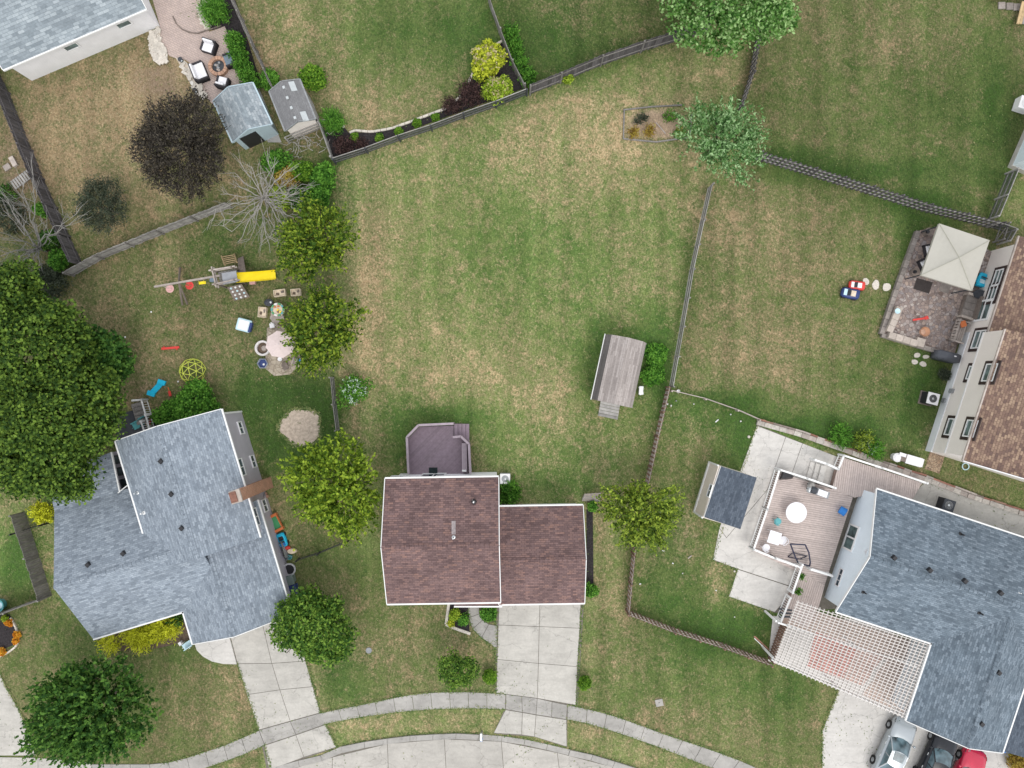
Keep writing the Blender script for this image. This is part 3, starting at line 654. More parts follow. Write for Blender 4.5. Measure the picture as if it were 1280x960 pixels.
# lean-to porch roof in front of the main block
q = [P(568, 757.5, 2.68), P(626, 757.5, 2.68)]; y2 = CA(0, 7.9, 0).y
pr = MB(); hi = [Vector((q[0].x, q[0].y, 2.68)), Vector((q[1].x + .1, q[1].y, 2.68)), Vector((q[1].x + .1, y2, 3.05)), Vector((q[0].x, y2, 3.05))]
pr.hexa([p - Vector((0, 0, .14)) for p in hi], hi).build("porch_roof", M_shbrown, R)
MB().bar(hi[0] + Vector((-.03, -.05, -.06)), hi[1] + Vector((0, -.05, -.06)), .1, .13).build("gutter", M_white, R)
MB().box((hi[0].x + .15, hi[0].y + .2, 1.27), (.12, .12, 2.54)).build("porch_post", M_white, R)
for a in (.5, 2.6, 4.6): window(R, CG(a + .6, 6.5, 1.2), Vector((u.y, -u.x, 0)), .5, .4)
MB().box(CG(2.9, 6.53, 1.1), (4.8, .06, 2.15), math.radians(.9)).build("garage_door", M_vinyl, R)
nN = -v
for px_ in (497, 553, 606): window(R, on_wall(px_, 597, CA(0, .3, 0), CA(7, .3, 0)), nN, 1.0, 1.2)
window(R, CA(2.8, .3, 1.7), nN, 1.7, 2.0, panes=2)
vent(R, 592.5, 627, CA.p0, M_black, "box"); vp = vent(R, 567, 671.5, CA.p0, M_metal, "pipe"); vp2 = vent(R, 592.3, 626.5, CA.p0, M_white, "pipe")
fa, fb = ray_plane(567, 651, *CA.p0), ray_plane(567, 668, *CA.p0); up_ = Vector((0, 0, .015)); MB().bar(fa + up_, fb + up_, .26, .012).build("flashing", mat("stained_flashing", (.30, .26, .26), .8, .3, 6), R)

# ======== grey-roofed split-level house on the left
R = T("grey_roof_house", "rambling lilac sided house with blue grey shingle roofs and orange brick chimney", "house", P(220, 670))
ANG = 16.8
oB, uB, vB = rect_frame(P(144.5, 551.5, 4.2), ANG)
CB_ = gable(R, oB, vB, uB, 9.05, 7.45, 4.2, 5.75, M_shgrey, M_sidlil, .3, .22, skip=('a1',))     # ridge runs along vB
oL = P(67, 735, 5.0); oL = Vector((oL.x, oL.y, 0)) - vB * 4.95
_g = P(241, 805, 2.7); _g = Vector((_g.x, _g.y, 0)) + uB * 3.42
CL = gable(R, oL, uB, vB, (_g - oL).dot(uB), 9.35, 2.7, 5.0, M_shgrey, M_sidlil, .35, .3, ridge=4.95 / 9.35, skip=('a1', 'b0', 'a0'))
oG = P(241, 805, 2.7); oG = Vector((oG.x, oG.y, 0)) - vB * 8.3
CGB = gable(R, oG, vB, uB, 8.3, 7.2, 2.7, 4.15, M_shgrey, M_sidlil, .3, .25, skip=('a0',))
pm = MB()                     # the front wing's roof runs on a little under the upper roof
for b0, b1 in ((1.3, 3.6), (5.9, 3.6)):
    zz = lambda b: 2.685 + 1.45 * (b if b <= 3.6 else 7.2 - b) / 3.6
    hi = [CGB(-1.1, b0, zz(b0)), CGB(.02, b0, zz(b0)), CGB(.02, b1, zz(b1)), CGB(-1.1, b1, zz(b1))]; hi = hi if (hi[1]-hi[0]).cross(hi[2]-hi[1]).z > 0 else hi[::-1]
    pm.hexa([p - Vector((0, 0, .1)) for p in hi], hi)
pm.build("roof", M_shgrey, R)
# low addition behind the north eave
a1 = P(150, 616.5, 2.62); a0 = P(139, 567, 2.35)
w0 = CL(0, .12, 2.70); L0 = Vector((w0.x, w0.y, 2.72)); L1 = L0 - vB * 2.6; L1.z = 2.4
e1 = CL(4.71, .12, 2.72); e0 = Vector((a0.x, a0.y, 2.35)) - vB * .1; e0.z = 2.35
hi = [L0, e1, e0, L1]; t = Vector((0, 0, .12))
MB().hexa([p - t for p in hi], hi).build("rear_roof", M_shgrey, R)
MB().bar(e1 + Vector((.04, 0, -.04)), e0 + Vector((.04, 0, -.04)), .09, .14).build("gutter", M_white, R)
wv = (e1 - e0).normalized(); wn = Vector((-wv.y, wv.x, 0)); wn = wn if wn.x > 0 else -wn
wq = [e0 - wn * .12 + uB * 0, e1 - wn * .12]
MB().prism([wq[0], wq[1], L0 + uB * .4, L1 + uB * .4 + vB * .3], 0, 2.22).build("wall", M_sidlil, R)
for k in (.2, .5, .8):
    c = wq[0].lerp(wq[1], k); window(R, Vector((c.x, c.y, 1.55)), wn, .62, 1.1, M_dark, 1)
MB().bar(e1 + Vector((-.1, -.02, -.02)), Vector((CB_(2.6, .15, 2.6))), .06, .12).build("fascia", M_white, R)
we = [CB_(0, 7.15, 0), CB_(9, 7.15, 0)]; ne = uB
for (px_, py_, wd, ht) in ((300.5, 535, .95, .75), (316, 577, .95, .75), (330.5, 632, .95, .75), (301.5, 584, 1.25, .75), (319.5, 646, 1.25, .75)):
    c = on_wall(px_, py_, *we); window(R, c, ne, wd, ht, panes=2)
# corner boards and sill board of the lilac wall
MB().box(CB_(.24, 7.17, 2.0), (.12, .12, 3.9), math.radians(ANG)).build("corner_board", M_white, R)
for px_, py_ in ((201.5, 576.5), (214.5, 617.5), (227.5, 660)): vent(R, px_, py_, CB_.p0)
vent(R, 172, 616, CB_.p0, M_metal, "pipe"); vent(R, 180, 641, CB_.p0, M_white, "pipe")
for px_, py_ in ((110.5, 705.5), (154.5, 691.5)): vent(R, px_, py_, CL.p0)
# chimney
cq = on_wall(325.5, 607.5, *we); cq = Vector((cq.x, cq.y, 0)) + uB * .33
cb = MB().box(cq + Vector((0, 0, 3.0)), (.66, .8, 6.0), math.radians(ANG)); ch = cb.build("chimney", M_brick, R)
MB().box(cq + Vector((0, 0, 6.05)), (.72, .86, .14), math.radians(ANG)).build("chimney_cap", M_cap, ch)
MB().box(cq - uB * .12 + Vector((0, 0, 6.16)), (.44, .7, .1), math.radians(ANG)).build("flue", M_brickred, ch)
MB().box(CGB(8.08, 3.6, 1.1), (4.6, .05, 2.1), math.radians(ANG)).build("garage_door", M_vinyl, R)

# ======== pale blue house on the right
R = T("blue_house", "pale blue house with slate grey roof beside the pink deck and pergola", "house", P(1150, 730))
oC = P(1096, 611.5, 2.7); angC = math.degrees(math.atan2(-60, 184)) - .3
oC, uC, vC = rect_frame(oC, angC)
CC = gable(R, oC, uC, vC, 17, 9.0, 2.7, 4.6, M_shdark, M_sidblue, .3, .28)
sC = P(1133, 901, 2.7); eC = P(1253, 941, 2.7)
oK = Vector((sC.x, sC.y, 0)) - vC * 11
CK = gable(R, oK, vC, uC, 11, (eC - sC).length, 2.7, 4.25, M_shdark, M_sidblue, .3, .3)
wC = [CC(.28, 0, 0), CC(.28, 9, 0)]; nW = -uC
c = on_wall(1064, 672, *wC); wn_ = window(R, c, nW, 1.9, 1.5, panes=2, m_glass=M_glass2, fw=.13)
c = on_wall(1050, 722, *wC); window(R, c, nW, 1.3, .55, panes=3, fw=.05, m_frame=M_vinyl)
c = on_wall(1084, 690, *wC); MB().lathe(c, [(0, .01), (.2, .01)], 12).build("wall_light", M_vinyl, R)
MB().box(CK(10.73, 3.6, 1.1), (5.2, .06, 2.1), math.radians(angC)).build("garage_door", M_vinyl, R)
for px_, py_ in ((1117.5, 697), (1162, 712.5), (1206, 726), (1250.5, 741)): vent(R, px_, py_, CC.p1)
for px_, py_ in ((1200.5, 667.5), (1079, 740), (1224, 766)): vent(R, px_, py_, CC.p0 if py_ < 700 else CC.p1, M_black, "pipe")
for px_, py_ in ((1248, 840.5), (1226.5, 904.5)): vent(R, px_, py_, CK.p1)
s = Vector((eC.x, eC.y, 0)) + uC * .12; hi = [s + Vector((0, 0, 2.3)), s - vC * 8 + Vector((0, 0, 2.3)), s - vC * 8 + uC * 4 + Vector((0, 0, 1.9)), s + uC * 4 + Vector((0, 0, 1.9))]
hi = [hi[0], hi[3], hi[2], hi[1]]; MB().hexa([p - Vector((0, 0, .12)) for p in hi], hi).build("entry_roof", M_shnavy, R)
MB().prism([s + uC * .3 - vC * .4, s + uC * 3.6 - vC * .4, s + uC * 3.6 - vC * 8, s + uC * .3 - vC * 8], 0, 1.8).build("entry_wall", M_sidblue, R)

# ======== tan house at the right edge
R = T("tan_house", "tan sided two storey house with mottled brown roof and dark framed windows", "house", P(1230, 450))
b0, b1 = P(1237.5, 314), P(1157, 563)
d = (b1 - b0).normalized(); nD = Vector((d.y, -d.x, 0)); nD = nD if nD.x < 0 else -nD; iD = -nD
Ld = (b1 - b0).length
def D(a, b, z): q = b0 + d * a + iD * b; return Vector((q.x, q.y, z))
split = 6.6
MB().prism([D(0, 0, 0), D(split, 0, 0), D(split, 9, 0), D(0, 9, 0)], 0, 3.15).build("wall", M_sidtan, R)
MB().prism([D(split - .2, .02, 0), D(Ld, .02, 0), D(Ld, 9, 0), D(split - .2, 9, 0)], 0, 2.9).build("wall", M_sidtan, R)
MB().prism([D(split, -.35, 0), D(Ld, -.35, 0), D(Ld, 9, 0), D(split, 9, 0)], 2.9, 5.15).build("upper_wall", M_sidtan, R)
MB().prism([D(split - .3, -.03, 0), D(Ld + .03, -.03, 0), D(Ld + .03, .1, 0), D(split - .3, .1, 0)], 0, .75).build("foundation_band", M_sidpale, R)
MB().bar(D(split, -.37, 2.88), D(Ld, -.37, 2.88), .04, .12).build("trim_board", M_vinyl, R)
def shed_roof(a0, a1, f, back, z0, z1, nm="roof"):
    hi = [D(a0, -f, z0), D(a1, -f, z0), D(a1, back, z1), D(a0, back, z1)]
    if (hi[1] - hi[0]).cross(hi[2] - hi[1]).z < 0: hi = hi[::-1]
    MB().hexa([p - Vector((0, 0, .15)) for p in hi], hi).build(nm, M_shtan, R)
    MB().bar(D(a0, -f - .04, z0 - .06), D(a1, -f - .04, z0 - .06), .1, .13).build("gutter", M_fpale, R)
shed_roof(-.35, split - .02, .3, 6, 3.3, 5.7); shed_roof(split + .02, Ld + .35, .5, 5.5, 5.3, 7.4)
hi = [D(-.35, 6, 5.7), D(split, 6, 5.7), D(split, 13, 3.2), D(-.35, 13, 3.2)]; hi = hi if (hi[1]-hi[0]).cross(hi[2]-hi[1]).z > 0 else hi[::-1]
MB().hexa([p - Vector((0,0,.15)) for p in hi], hi).build("roof", M_shtan, R)
hi = [D(split, 5.5, 7.4), D(Ld + .35, 5.5, 7.4), D(Ld + .35, 11.5, 5.3), D(split, 11.5, 5.3)]; hi = hi if (hi[1]-hi[0]).cross(hi[2]-hi[1]).z > 0 else hi[::-1]
MB().hexa([p - Vector((0,0,.15)) for p in hi], hi).build("roof", M_shtan, R)
MB().bar(D(Ld + .38, -.5, 5.22), D(Ld + .38, 5.5, 7.32), .06, .34).build("fascia", M_vinyl, R); MB().bar(D(Ld + .38, 11.5, 5.22), D(Ld + .38, 5.5, 7.32), .06, .34).build("fascia", M_vinyl, R)
MB().prism([D(split - .1, .5, 0), D(split, .5, 0), D(split, 9, 0), D(split - .1, 9, 0)], 3.0, 5.1).build("upper_wall", M_sidtan, R)
lw = [D(0, 0, 0), D(Ld, 0, 0)]; uw = [D(0, -.35, 0), D(Ld, -.35, 0)]
for px_, py_, wd, ht, wl in ((1216, 466, 1.0, 1.0, lw), (1190, 534, 1.25, 1.15, lw), (1238, 466, 1.25, 1.15, uw), (1214, 536, 1.2, 1.15, uw), (1248, 347, 1.2, .85, lw), (1241, 367, 1.2, .85, lw), (1224, 424.5, 1.35, 1.15, lw)):
    window(R, on_wall(px_, py_, *wl), nD, wd, ht, trim=M_trimbr, panes=2, vertical=True, m_glass=M_glass2, fw=.08)
window(R, on_wall(1230, 388, *lw), nD, 1.6, 1.5, panes=2, vertical=True, m_glass=M_glass2, fw=.12)
for k, z in ((1190.5, 489), (1181, 501)):
    c = on_wall(k, z, *lw); bx("meter_box", R, c + nD * .08, (.16, .3, .4), M_grey, math.atan2(nD.y, nD.x))

# ======== white house top left, neighbours at the frame edge
R = T("white_house", "white sided house with pale blue grey roof beside the pink paver patio", "house", P(100, 40))
b0, b1 = P(40, 101), P(200, 33); dE = (b1 - b0).normalized(); angE = math.degrees(math.atan2(dE.y, dE.x))
oE = b0 - dE * .3; oE = Vector((oE.x, oE.y, 0)) + Vector((dE.y, -dE.x, 0)) * .3
uE = Vector((dE.x, dE.y, 0)); vE = Vector((-dE.y, dE.x, 0))
CE = gable(R, oE, uE, vE, (b1 - b0).length + .6, 9.5, 2.75, 4.9, shingle("pale_blue_grey_shingle", [(.165, .195, .215), (.235, .27, .295), (.30, .34, .365), (.40, .44, .46)], .2, .45, .12, .8), M_sidwhite, .3, .3)
wE = [CE(0, .3, 0), CE(5, .3, 0)]
for px_, py_ in ((86, 55.5), (152, 27)): window(R, on_wall(px_, py_, *wE), -vE, 1.05, 1.2, panes=2, vertical=True, m_glass=M_glass2)
R = T("edge_house", "sliver of a pale blue white house at the right edge above the board fence", "house", P(1300, 170))
b0, b1 = P(1260, 209), P(1290, 140); d2 = (b1 - b0).normalized(); i2 = Vector((d2.y, -d2.x, 0))
MB().prism([b0, b0 + d2 * 9, b0 + d2 * 9 + i2 * 7, b0 + i2 * 7], .5, 2.7).build("wall", M_sidblue, R)
MB().prism([b0 - d2 * .03 - i2 * .04, b0 + d2 * 9, b0 + d2 * 9 + i2 * 6.9, b0 + i2 * 6.9 - d2 * .03], 0, .5).build("foundation_band", M_conc, R)
hi = [b0 - i2 * .3 - d2 * .3, b0 - i2 * .3 + d2 * 9, b0 + i2 * 7 + d2 * 9, b0 + i2 * 7 - d2 * .3]; hi = [Vector((p.x, p.y, 2.75 if k in (0, 1) else 5)) for k, p in enumerate(hi)]
hi = hi if (hi[1]-hi[0]).cross(hi[2]-hi[1]).z > 0 else hi[::-1]
MB().hexa([p - Vector((0, 0, .14)) for p in hi], hi).build("roof", M_shdark, R)
# ---------------------------------------------------------------- fences
def fence(label, pts, h, style, m, m2=None, group=None, name="board_fence", step=None, post=2.4, wd=None, side=1, rails=3, mesh=False):
    """pts: base line in photo pixels at the ground; side: which side the rails sit on"""
    w0 = [P(x, y) for x, y in pts]; R = T(name, label, "fence", w0[0], group); m2 = m2 or m
    last = None
    for a, b in zip(w0, w0[1:]):
        d = b - a; ln = d.length; u = d / ln; n = Vector((-u.y, u.x, 0)) * side; rz = math.atan2(u.y, u.x)
        np_ = max(1, round(ln / post))
        for i in range(np_ + 1):
            if i == 0 and last is not None: continue
            q = a + u * ln * i / np_; bx("post", R, q + Vector((0, 0, (h + .06) / 2)) - n * .06, (.1, .1, h + .06), m2, rz)
        last = b
        if style == 'board':          # close-set boards on two rails
            st = step or .15
            k = max(1, int(ln / st))
            for z in (.25 * h, .85 * h): bx("rail", R, (a + b) / 2 + Vector((0, 0, z)) - n * .045, (ln, .04, .09), m2, rz)
            for i in range(k):
                q = a + u * (ln * (i + .5) / k); hh = h + random.uniform(-.025, .025)
                bx("board", R, q + n * random.uniform(-.006, .006) + Vector((0, 0, hh / 2)), (ln / k - .012, .02, hh), m, rz, rx=random.uniform(-.03, .03), ry=random.uniform(-.015, .015))
        elif style == 'picket':
            st = step or .19; k = max(1, int(ln / st))
            for z in (.22 * h, .78 * h): bx("rail", R, (a + b) / 2 + Vector((0, 0, z)) - n * .035, (ln, .04, .08), m2, rz)
            for i in range(k):
                q = a + u * (ln * (i + .5) / k); hh = h + random.uniform(-.04, .04)
                bx("picket", R, q + Vector((0, 0, hh / 2 + .03)), ((wd or .09), .018, hh), m, rz, rx=random.uniform(-.03, .03), ry=random.uniform(-.02, .02))
        elif style == 'rail':
            for z in [h * (.2 + .76 * i / (rails - 1)) for i in range(rails)]:
                for i in range(np_):
                    q = a + u * ln * (i + .5) / np_
                    bx("rail", R, q + Vector((0, 0, z + random.uniform(-.015, .015))) + n * .01, (ln / np_ - .02, .035, wd or .13), m, rz, ry=random.uniform(-.006, .006))
            if mesh:                  # black wire netting behind the rails
                mb = MB(); kk = int(ln / .085)
                for i in range(kk): q = a + u * ln * i / kk - n * .02; mb.box(q + Vector((0, 0, h * .52)), (.022, .012, h * .9), rz)
                for i in range(9): mb.box((a + b) / 2 - n * .02 + Vector((0, 0, h * (.1 + .1 * i))), (ln, .012, .02), rz)
                o_ = mb.build("wire_mesh", M_dark, R)
        elif style == 'cross':        # shadow-box fence: boards on alternate faces of three rails, rails showing in the gaps
            st = step or .32; k = max(1, int(ln / st))
            for z in (.16 * h, .5 * h, .84 * h): bx("rail", R, (a + b) / 2 + Vector((0, 0, z)), (ln, .06, .13), m, rz)
            for i in range(k):
                for sd in (-1, 1):
                    q = a + u * (ln * (i + (.3 if sd > 0 else .72)) / k); hh = h + random.uniform(-.03, .03)
                    bx("board", R, q + n * sd * .05 + Vector((0, 0, hh / 2)), (st * .44, .018, hh), m2, rz, rx=random.uniform(-.015, .015))
    return R
fence("pale striped board fence between the brown lawn and the swing set", [(93,344),(130,323),(205,292),(290,259)], 1.35, 'board', M_flight, M_fgrey, step=.2)
fence("dark tall board fence along the left side of the brown lawn", [(104,332),(55,225),(12,118),(-25,40)], 1.75, 'board', M_fdark, step=.19)
fence("narrow grey fence between the pink patio and the next lawn, ending by the sheds", [(287,-12),(322,66),(352,128),(366,170)], 1.5, 'board', M_fgrey, step=.3, side=-1)
fence("grey board fence beside the grey shed down to the corner post", [(388,122),(404,160),(419,202)], 1.3, 'board', M_flight, step=.3)
fence("short grey rail fence joining the grey shed to the next fence", [(362,178),(404,161)], 1.1, 'rail', M_flight, name="rail_fence")
fence("three rail grey fence with dark posts and wire along the black mulch bed", [(420,204),(460,191),(500,176),(540,163),(580,148),(620,134),(658,119)], 1.15, 'rail', M_flight, M_dark, name="rail_fence", wd=.09, mesh=True)
fence("slim grey fence running up from the mulch bed corner to the top edge", [(655,113),(640,84),(625,45),(612,8),(604,-20)], 1.15, 'board', M_fgrey, step=.3)
fence("dark solid board fence climbing from the mulch bed to the big tree at the top", [(662,118),(700,103),(750,82),(800,65),(850,50),(880,42)], 1.75, 'board', M_fdark, M_fgrey, step=.17)
fence("dark lattice fence half hidden below the two pale green trees", [(922,141),(936,98),(945,50),(952,-10)], 1.3, 'cross', M_fgrey, M_fdark, name="lattice_fence", step=.35)
fence("grey dotted picket fence between the top right lawn and the toy cars lawn", [(944,199),(1010,219),(1080,241),(1150,263),(1238,285)], 1.6, 'cross', M_flight, M_fdark, name="picket_fence", step=.34, side=-1)
fence("three board grey fence from the edge house down to the picket fence", [(1257,218),(1244,250),(1233,276)], 1.4, 'rail', M_flight, name="rail_fence", wd=.13, mesh=True)
fence("grey board fence corner piece beside the tan canopy", [(1233,283),(1255,291),(1247,306)], 1.4, 'rail', M_flight, name="rail_fence", mesh=True)
gt = T("gate", "low grey gate with crossed brace at the north corner of the tan house", "gate", P(1245, 300))
A, B = P(1241, 303), P(1248, 283)
for z in (.25, 1.15): bar("rail", gt, A + Vector((0, 0, z)), B + Vector((0, 0, z)), .04, .1, M_fgrey)
bar("brace", gt, A + Vector((0, 0, .25)), B + Vector((0, 0, 1.15)), .04, .1, M_fgrey)
for q in (A, B): bx("post", gt, q + Vector((0, 0, .65)), (.1, .1, 1.3), M_fgrey)
fence("weathered three rail fence between the big lawn and the toy cars lawn", [(884,236),(874,280),(861,340),(849,410),(836,483)], 1.5, 'rail', M_flight, M_fgrey, name="rail_fence", side=-1, wd=.15, mesh=True)
fence("red brown picket fence from the barn shed down to the lower corner", [(833,484),(819,545),(803,620),(790,690),(783,762)], 1.3, 'cross', M_fpale, M_fbrown, name="picket_fence", step=.32)
fence("red brown picket fence from the lower corner to the pergola", [(783,762),(840,784),(900,803),(958,824)], 1.3, 'cross', M_fpale, M_fbrown, name="picket_fence", step=.32)
fence("short brown lattice panel fence beside the pergola corner", [(960,822),(976,778)], 1.1, 'cross', M_fbrown, M_fbrown, name="lattice_fence", step=.2)
fence("short grey three rail fence between the striped trees left of the white flowering shrub", [(418,472),(421,505),(425,537)], 1.2, 'rail', M_fgrey, name="rail_fence", post=1.9, wd=.12, mesh=True)
fence("grey privacy fence beside the left edge of the grey roofed house", [(31,640),(48,692),(64,743)], 1.5, 'board', M_fgrey, step=.3)
fence("grey privacy fence reaching the left frame edge above the orange flowers", [(64,743),(22,758),(-25,774)], 1.5, 'board', M_fgrey, step=.3, side=-1)
fence("thin black wire fence below the yellow green tree by the toy slide", [(374,697),(400,689),(436,674)], .9, 'picket', M_black, M_black, name="wire_fence", step=.45, wd=.02)
fence("thin black gate fence beside the small yellow shrub", [(24,664),(60,653)], 1.0, 'picket', M_black, M_black, name="wire_fence", step=.2, wd=.03)
fence("pale low rail fence dividing the toy cars lawn from the patchy green yard", [(838,488),(880,498),(920,512),(947,524)], .6, 'rail', M_fpale, M_fpale, name="rail_fence", rails=2, wd=.1)
# retaining wall along the concrete yard
rw = T("retaining_wall", "long low stone and timber wall between the concrete yard and the lawn", "wall", P(1100, 580))
wpts = resample([(946,526),(1000,541),(1060,562),(1100,578),(1160,598),(1220,621),(1285,642),(1380,676)], 9.5)
for a, b in zip(wpts, wpts[1:]):
    A, B = P(*a), P(*b); c = (A + B) / 2; rz = math.atan2(B.y - A.y, B.x - A.x)
    nn = Vector((-math.sin(rz), math.cos(rz), 0))
    bx("stone", rw, c - nn * .12 + Vector((0, 0, .1 + random.uniform(-.03, .03))), ((B - A).length - .02, .34, .24), random.choice((M_rock2, M_rock2, M_fpale)), rz + random.uniform(-.02, .02))
    bx("timber", rw, c + nn * (.12 + random.uniform(-.02, .02)) + Vector((0, 0, .15)), ((B - A).length + .01, .12, .32 + random.uniform(-.03, .03)), random.choice((M_fbrown, M_mwood, M_fpale, M_brickred)), rz + random.uniform(-.02, .02))
# timber outline of the old garden bed
gb = T("garden_bed_frame", "weathered timber outline of an old garden bed in the big lawn", "garden bed", P(820, 155))
for a, b in (((779,138),(815,134)),((815,134),(852,132)),((864,143),(862,172)),((862,172),(820,178)),((820,178),(779,174)),((779,174),(780,138))):
    bar("timber", gb, P(*a) + Vector((0, 0, .09)), P(*b) + Vector((0, 0, .09)), .08, .14, M_fgrey)
st_ = T("stick", "two weathered sticks lying in the old garden bed", "stick", P(825, 160)); bar("stick_half", st_, P(820,153,.05), P(832,167,.05), .06, .06, M_fpale)

# ---------------------------------------------------------------- sheds
# barn shed with gambrel roof
R = T("barn_shed", "weathered gambrel roof shed standing in the big lawn near the picket fence", "shed", P(775, 465))
a, b = P(757, 418, 1.7), P(739.5, 499, 1.7); dU = Vector((b.x - a.x, b.y - a.y, 0)); LU = dU.length; dU /= LU; dV = Vector((-dU.y, dU.x, 0))
def G(s, t, z): q = a + dU * s + dV * t; return Vector((q.x, q.y, z))
WD = 2.95; prof = [(0, 1.75), (.34, 2.45), (WD / 2, 2.95), (WD - .34, 2.45), (WD, 1.75)]
for i in range(4):
    (t0, z0), (t1, z1) = prof[i], prof[i + 1]
    hi = [G(0, t0, z0), G(LU, t0, z0), G(LU, t1, z1), G(0, t1, z1)]; hi = hi if (hi[1]-hi[0]).cross(hi[2]-hi[1]).z > 0 else hi[::-1]
    MB().hexa([p - Vector((0, 0, .07)) for p in hi], hi).build("roof", M_shcap if i in (0,) else M_shshed, R)
MB().loft([[G(s, t, z) for t, z in [(.12, 0), (WD - .12, 0), (WD - .12, 1.75), (WD - .42, 2.33), (WD / 2, 2.83), (.42, 2.33), (.12, 1.75)]] for s in (.12, LU - .12)]).build("wall", M_shedgrey, R)
MB().bar(G(-.03, -.05, 1.72), G(LU + .03, -.05, 1.72), .06, .1).build("fascia", M_white, R)
for s in (.04, LU - .04):
    for (t0, z0), (t1, z1) in zip(prof, prof[1:]): MB().bar(G(s, t0, z0 - .13), G(s, t1, z1 - .13), .09, .1).build("fascia", M_flight, R)
bx("door", R, G(LU - .1, 1.0, .85), (1.3, .05, 1.6), M_white, math.atan2(dV.y, dV.x))
rp = T("ramp", "pale wooden plank ramp at the door of the gambrel roof shed", "ramp", P(762, 513)); A0, A1, B0, B1 = P(751,501,.35), P(775,506,.35), P(747.5,520,.06), P(772,525,.06)
for i in range(5):
    f0, f1 = i / 5, (i + .9) / 5; q = [A0.lerp(B0, f0), A1.lerp(B1, f0), A1.lerp(B1, f1), A0.lerp(B0, f1)]
    q = q if (q[1]-q[0]).cross(q[2]-q[1]).z > 0 else q[::-1]
    MB().hexa([p - Vector((0, 0, .05)) for p in q], q).build("plank", M_flight, rp)
# navy roofed shed with tan wall
R = T("navy_shed", "tan shed with navy shingle roof standing half on the concrete yard", "shed", P(905, 620))
r = [P(901.5, 583, 2.5), P(946, 597, 2.15), P(925.5, 661.5, 2.15), P(880.5, 646.5, 2.5)]
t = Vector((0, 0, .12)); hi = r if (r[1]-r[0]).cross(r[2]-r[1]).z > 0 else r[::-1]
MB().hexa([p - t for p in hi], hi).build("roof", M_shnavy, R)
b = [P(886.5, 577.5), P(867.5, 639.5)]; dd = (b[1] - b[0]).normalized(); nn = Vector((dd.y, -dd.x, 0)); nn = nn if nn.x < 0 else -nn
bw = [b[0] - nn * 2.5, b[1] - nn * 2.5]
MB().hexa([b[0], b[1], bw[1], bw[0]][::-1] if False else [b[0], b[1], bw[1], bw[0]], [b[0] + Vector((0,0,2.36)), b[1] + Vector((0,0,2.36)), bw[1] + Vector((0,0,2.04)), bw[0] + Vector((0,0,2.04))]).build("wall", M_shedtan, R)
MB().box((b[0] + b[1]) / 2 + nn * .03 + Vector((0, 0, .12)), ((b[1] - b[0]).length + .1, .1, .24), math.atan2(dd.y, dd.x)).build("base_board", M_white, R)
for q in b: MB().box(q + nn * .01 + Vector((0, 0, 1.18)), (.12, .12, 2.3), math.atan2(dd.y, dd.x)).build("corner_board", M_white, R)
MB().bar(r[0] + Vector((0, 0, -.07)) + nn * .02, r[3] + Vector((0, 0, -.07)) + nn * .02, .03, .1).build("fascia", M_white, R)
window(R, on_wall(888, 613.5, *b), nn, .95, .75, panes=2)
# blue shed with pale shingle roof
R = T("blue_shed", "blue grey shed with pale shingle roof and dark open doorway beside the fire pit patio", "shed", P(306, 155))
p0, p1 = P(267, 126, 2.2), P(291, 177.5, 2.2); uS = Vector((p1.x - p0.x, p1.y - p0.y, 0)); LS = uS.length; uS /= LS; vS = Vector((-uS.y, uS.x, 0))
CS = gable(R, Vector((p0.x, p0.y, 0)), uS, vS, LS, 3.0, 2.2, 3.0, M_shpale, M_shedblue, .15, .12, th=.08, trim=M_shedblue, cap=False)
sw_ = [CS(LS - .12, 0, 0), CS(LS - .12, 3, 0)]; c = on_wall(315, 174, *sw_); MB().box(Vector((c.x, c.y, 1.0)), (1.25, .06, 2.0), math.atan2(vS.y, vS.x)).build("doorway", M_black, R)
# grey shed with skylights
R = T("grey_shed", "flat grey roofed shed with skylights and white vents beside the curved lawn", "shed", P(370, 138))
p0, p1 = P(337, 114, 2.1), P(356.5, 163, 2.1); uS = Vector((p1.x - p0.x, p1.y - p0.y, 0)); LS = uS.length; uS /= LS; vS = Vector((-uS.y, uS.x, 0))
CS2 = gable(R, Vector((p0.x, p0.y, 0)), uS, vS, LS, 2.25, 2.1, 2.75, M_shplain, M_sidtan, .1, .1, th=.08, trim=M_grey, cap=False)
for px_, py_ in ((366, 108), (380.5, 145.5)):
    q = ray_plane(px_, py_, *CS2.p1); MB().box(q + Vector((0, 0, .02)), (.42, .7, .05), math.atan2(vS.y, vS.x), .5).build("skylight", M_pale, R)
for px_, py_ in ((355, 109.5), (359.5, 122.5), (364.5, 135), (369, 147.5)):
    q = ray_plane(px_, py_, *CS2.p1); MB().box(q + Vector((0, 0, .05)), (.17, .19, .08), math.atan2(vS.y, vS.x)).build("roof_vent", M_pale, R)

# ---------------------------------------------------------------- decks
def plank_deck(root, pts, z, ang, wd, m, gap=.012, th=.04):
    """boards clipped to the outline (world points); ang = board direction"""
    n = (-math.sin(ang), math.cos(ang)); dv = [p.x * n[0] + p.y * n[1] for p in pts]; lo_, hi_ = min(dv), max(dv); k = int((hi_ - lo_) / wd) + 1
    for i in range(k):
        q = [(p.x, p.y) for p in pts]
        q = clip(q, n, lo_ + (i + 1) * wd - gap); q = clip(q, (-n[0], -n[1]), -(lo_ + i * wd)) if len(q) > 2 else q
        if len(q) > 2: MB().prism(q, z - th, z + random.uniform(-.002, .002)).build("plank", m, root)
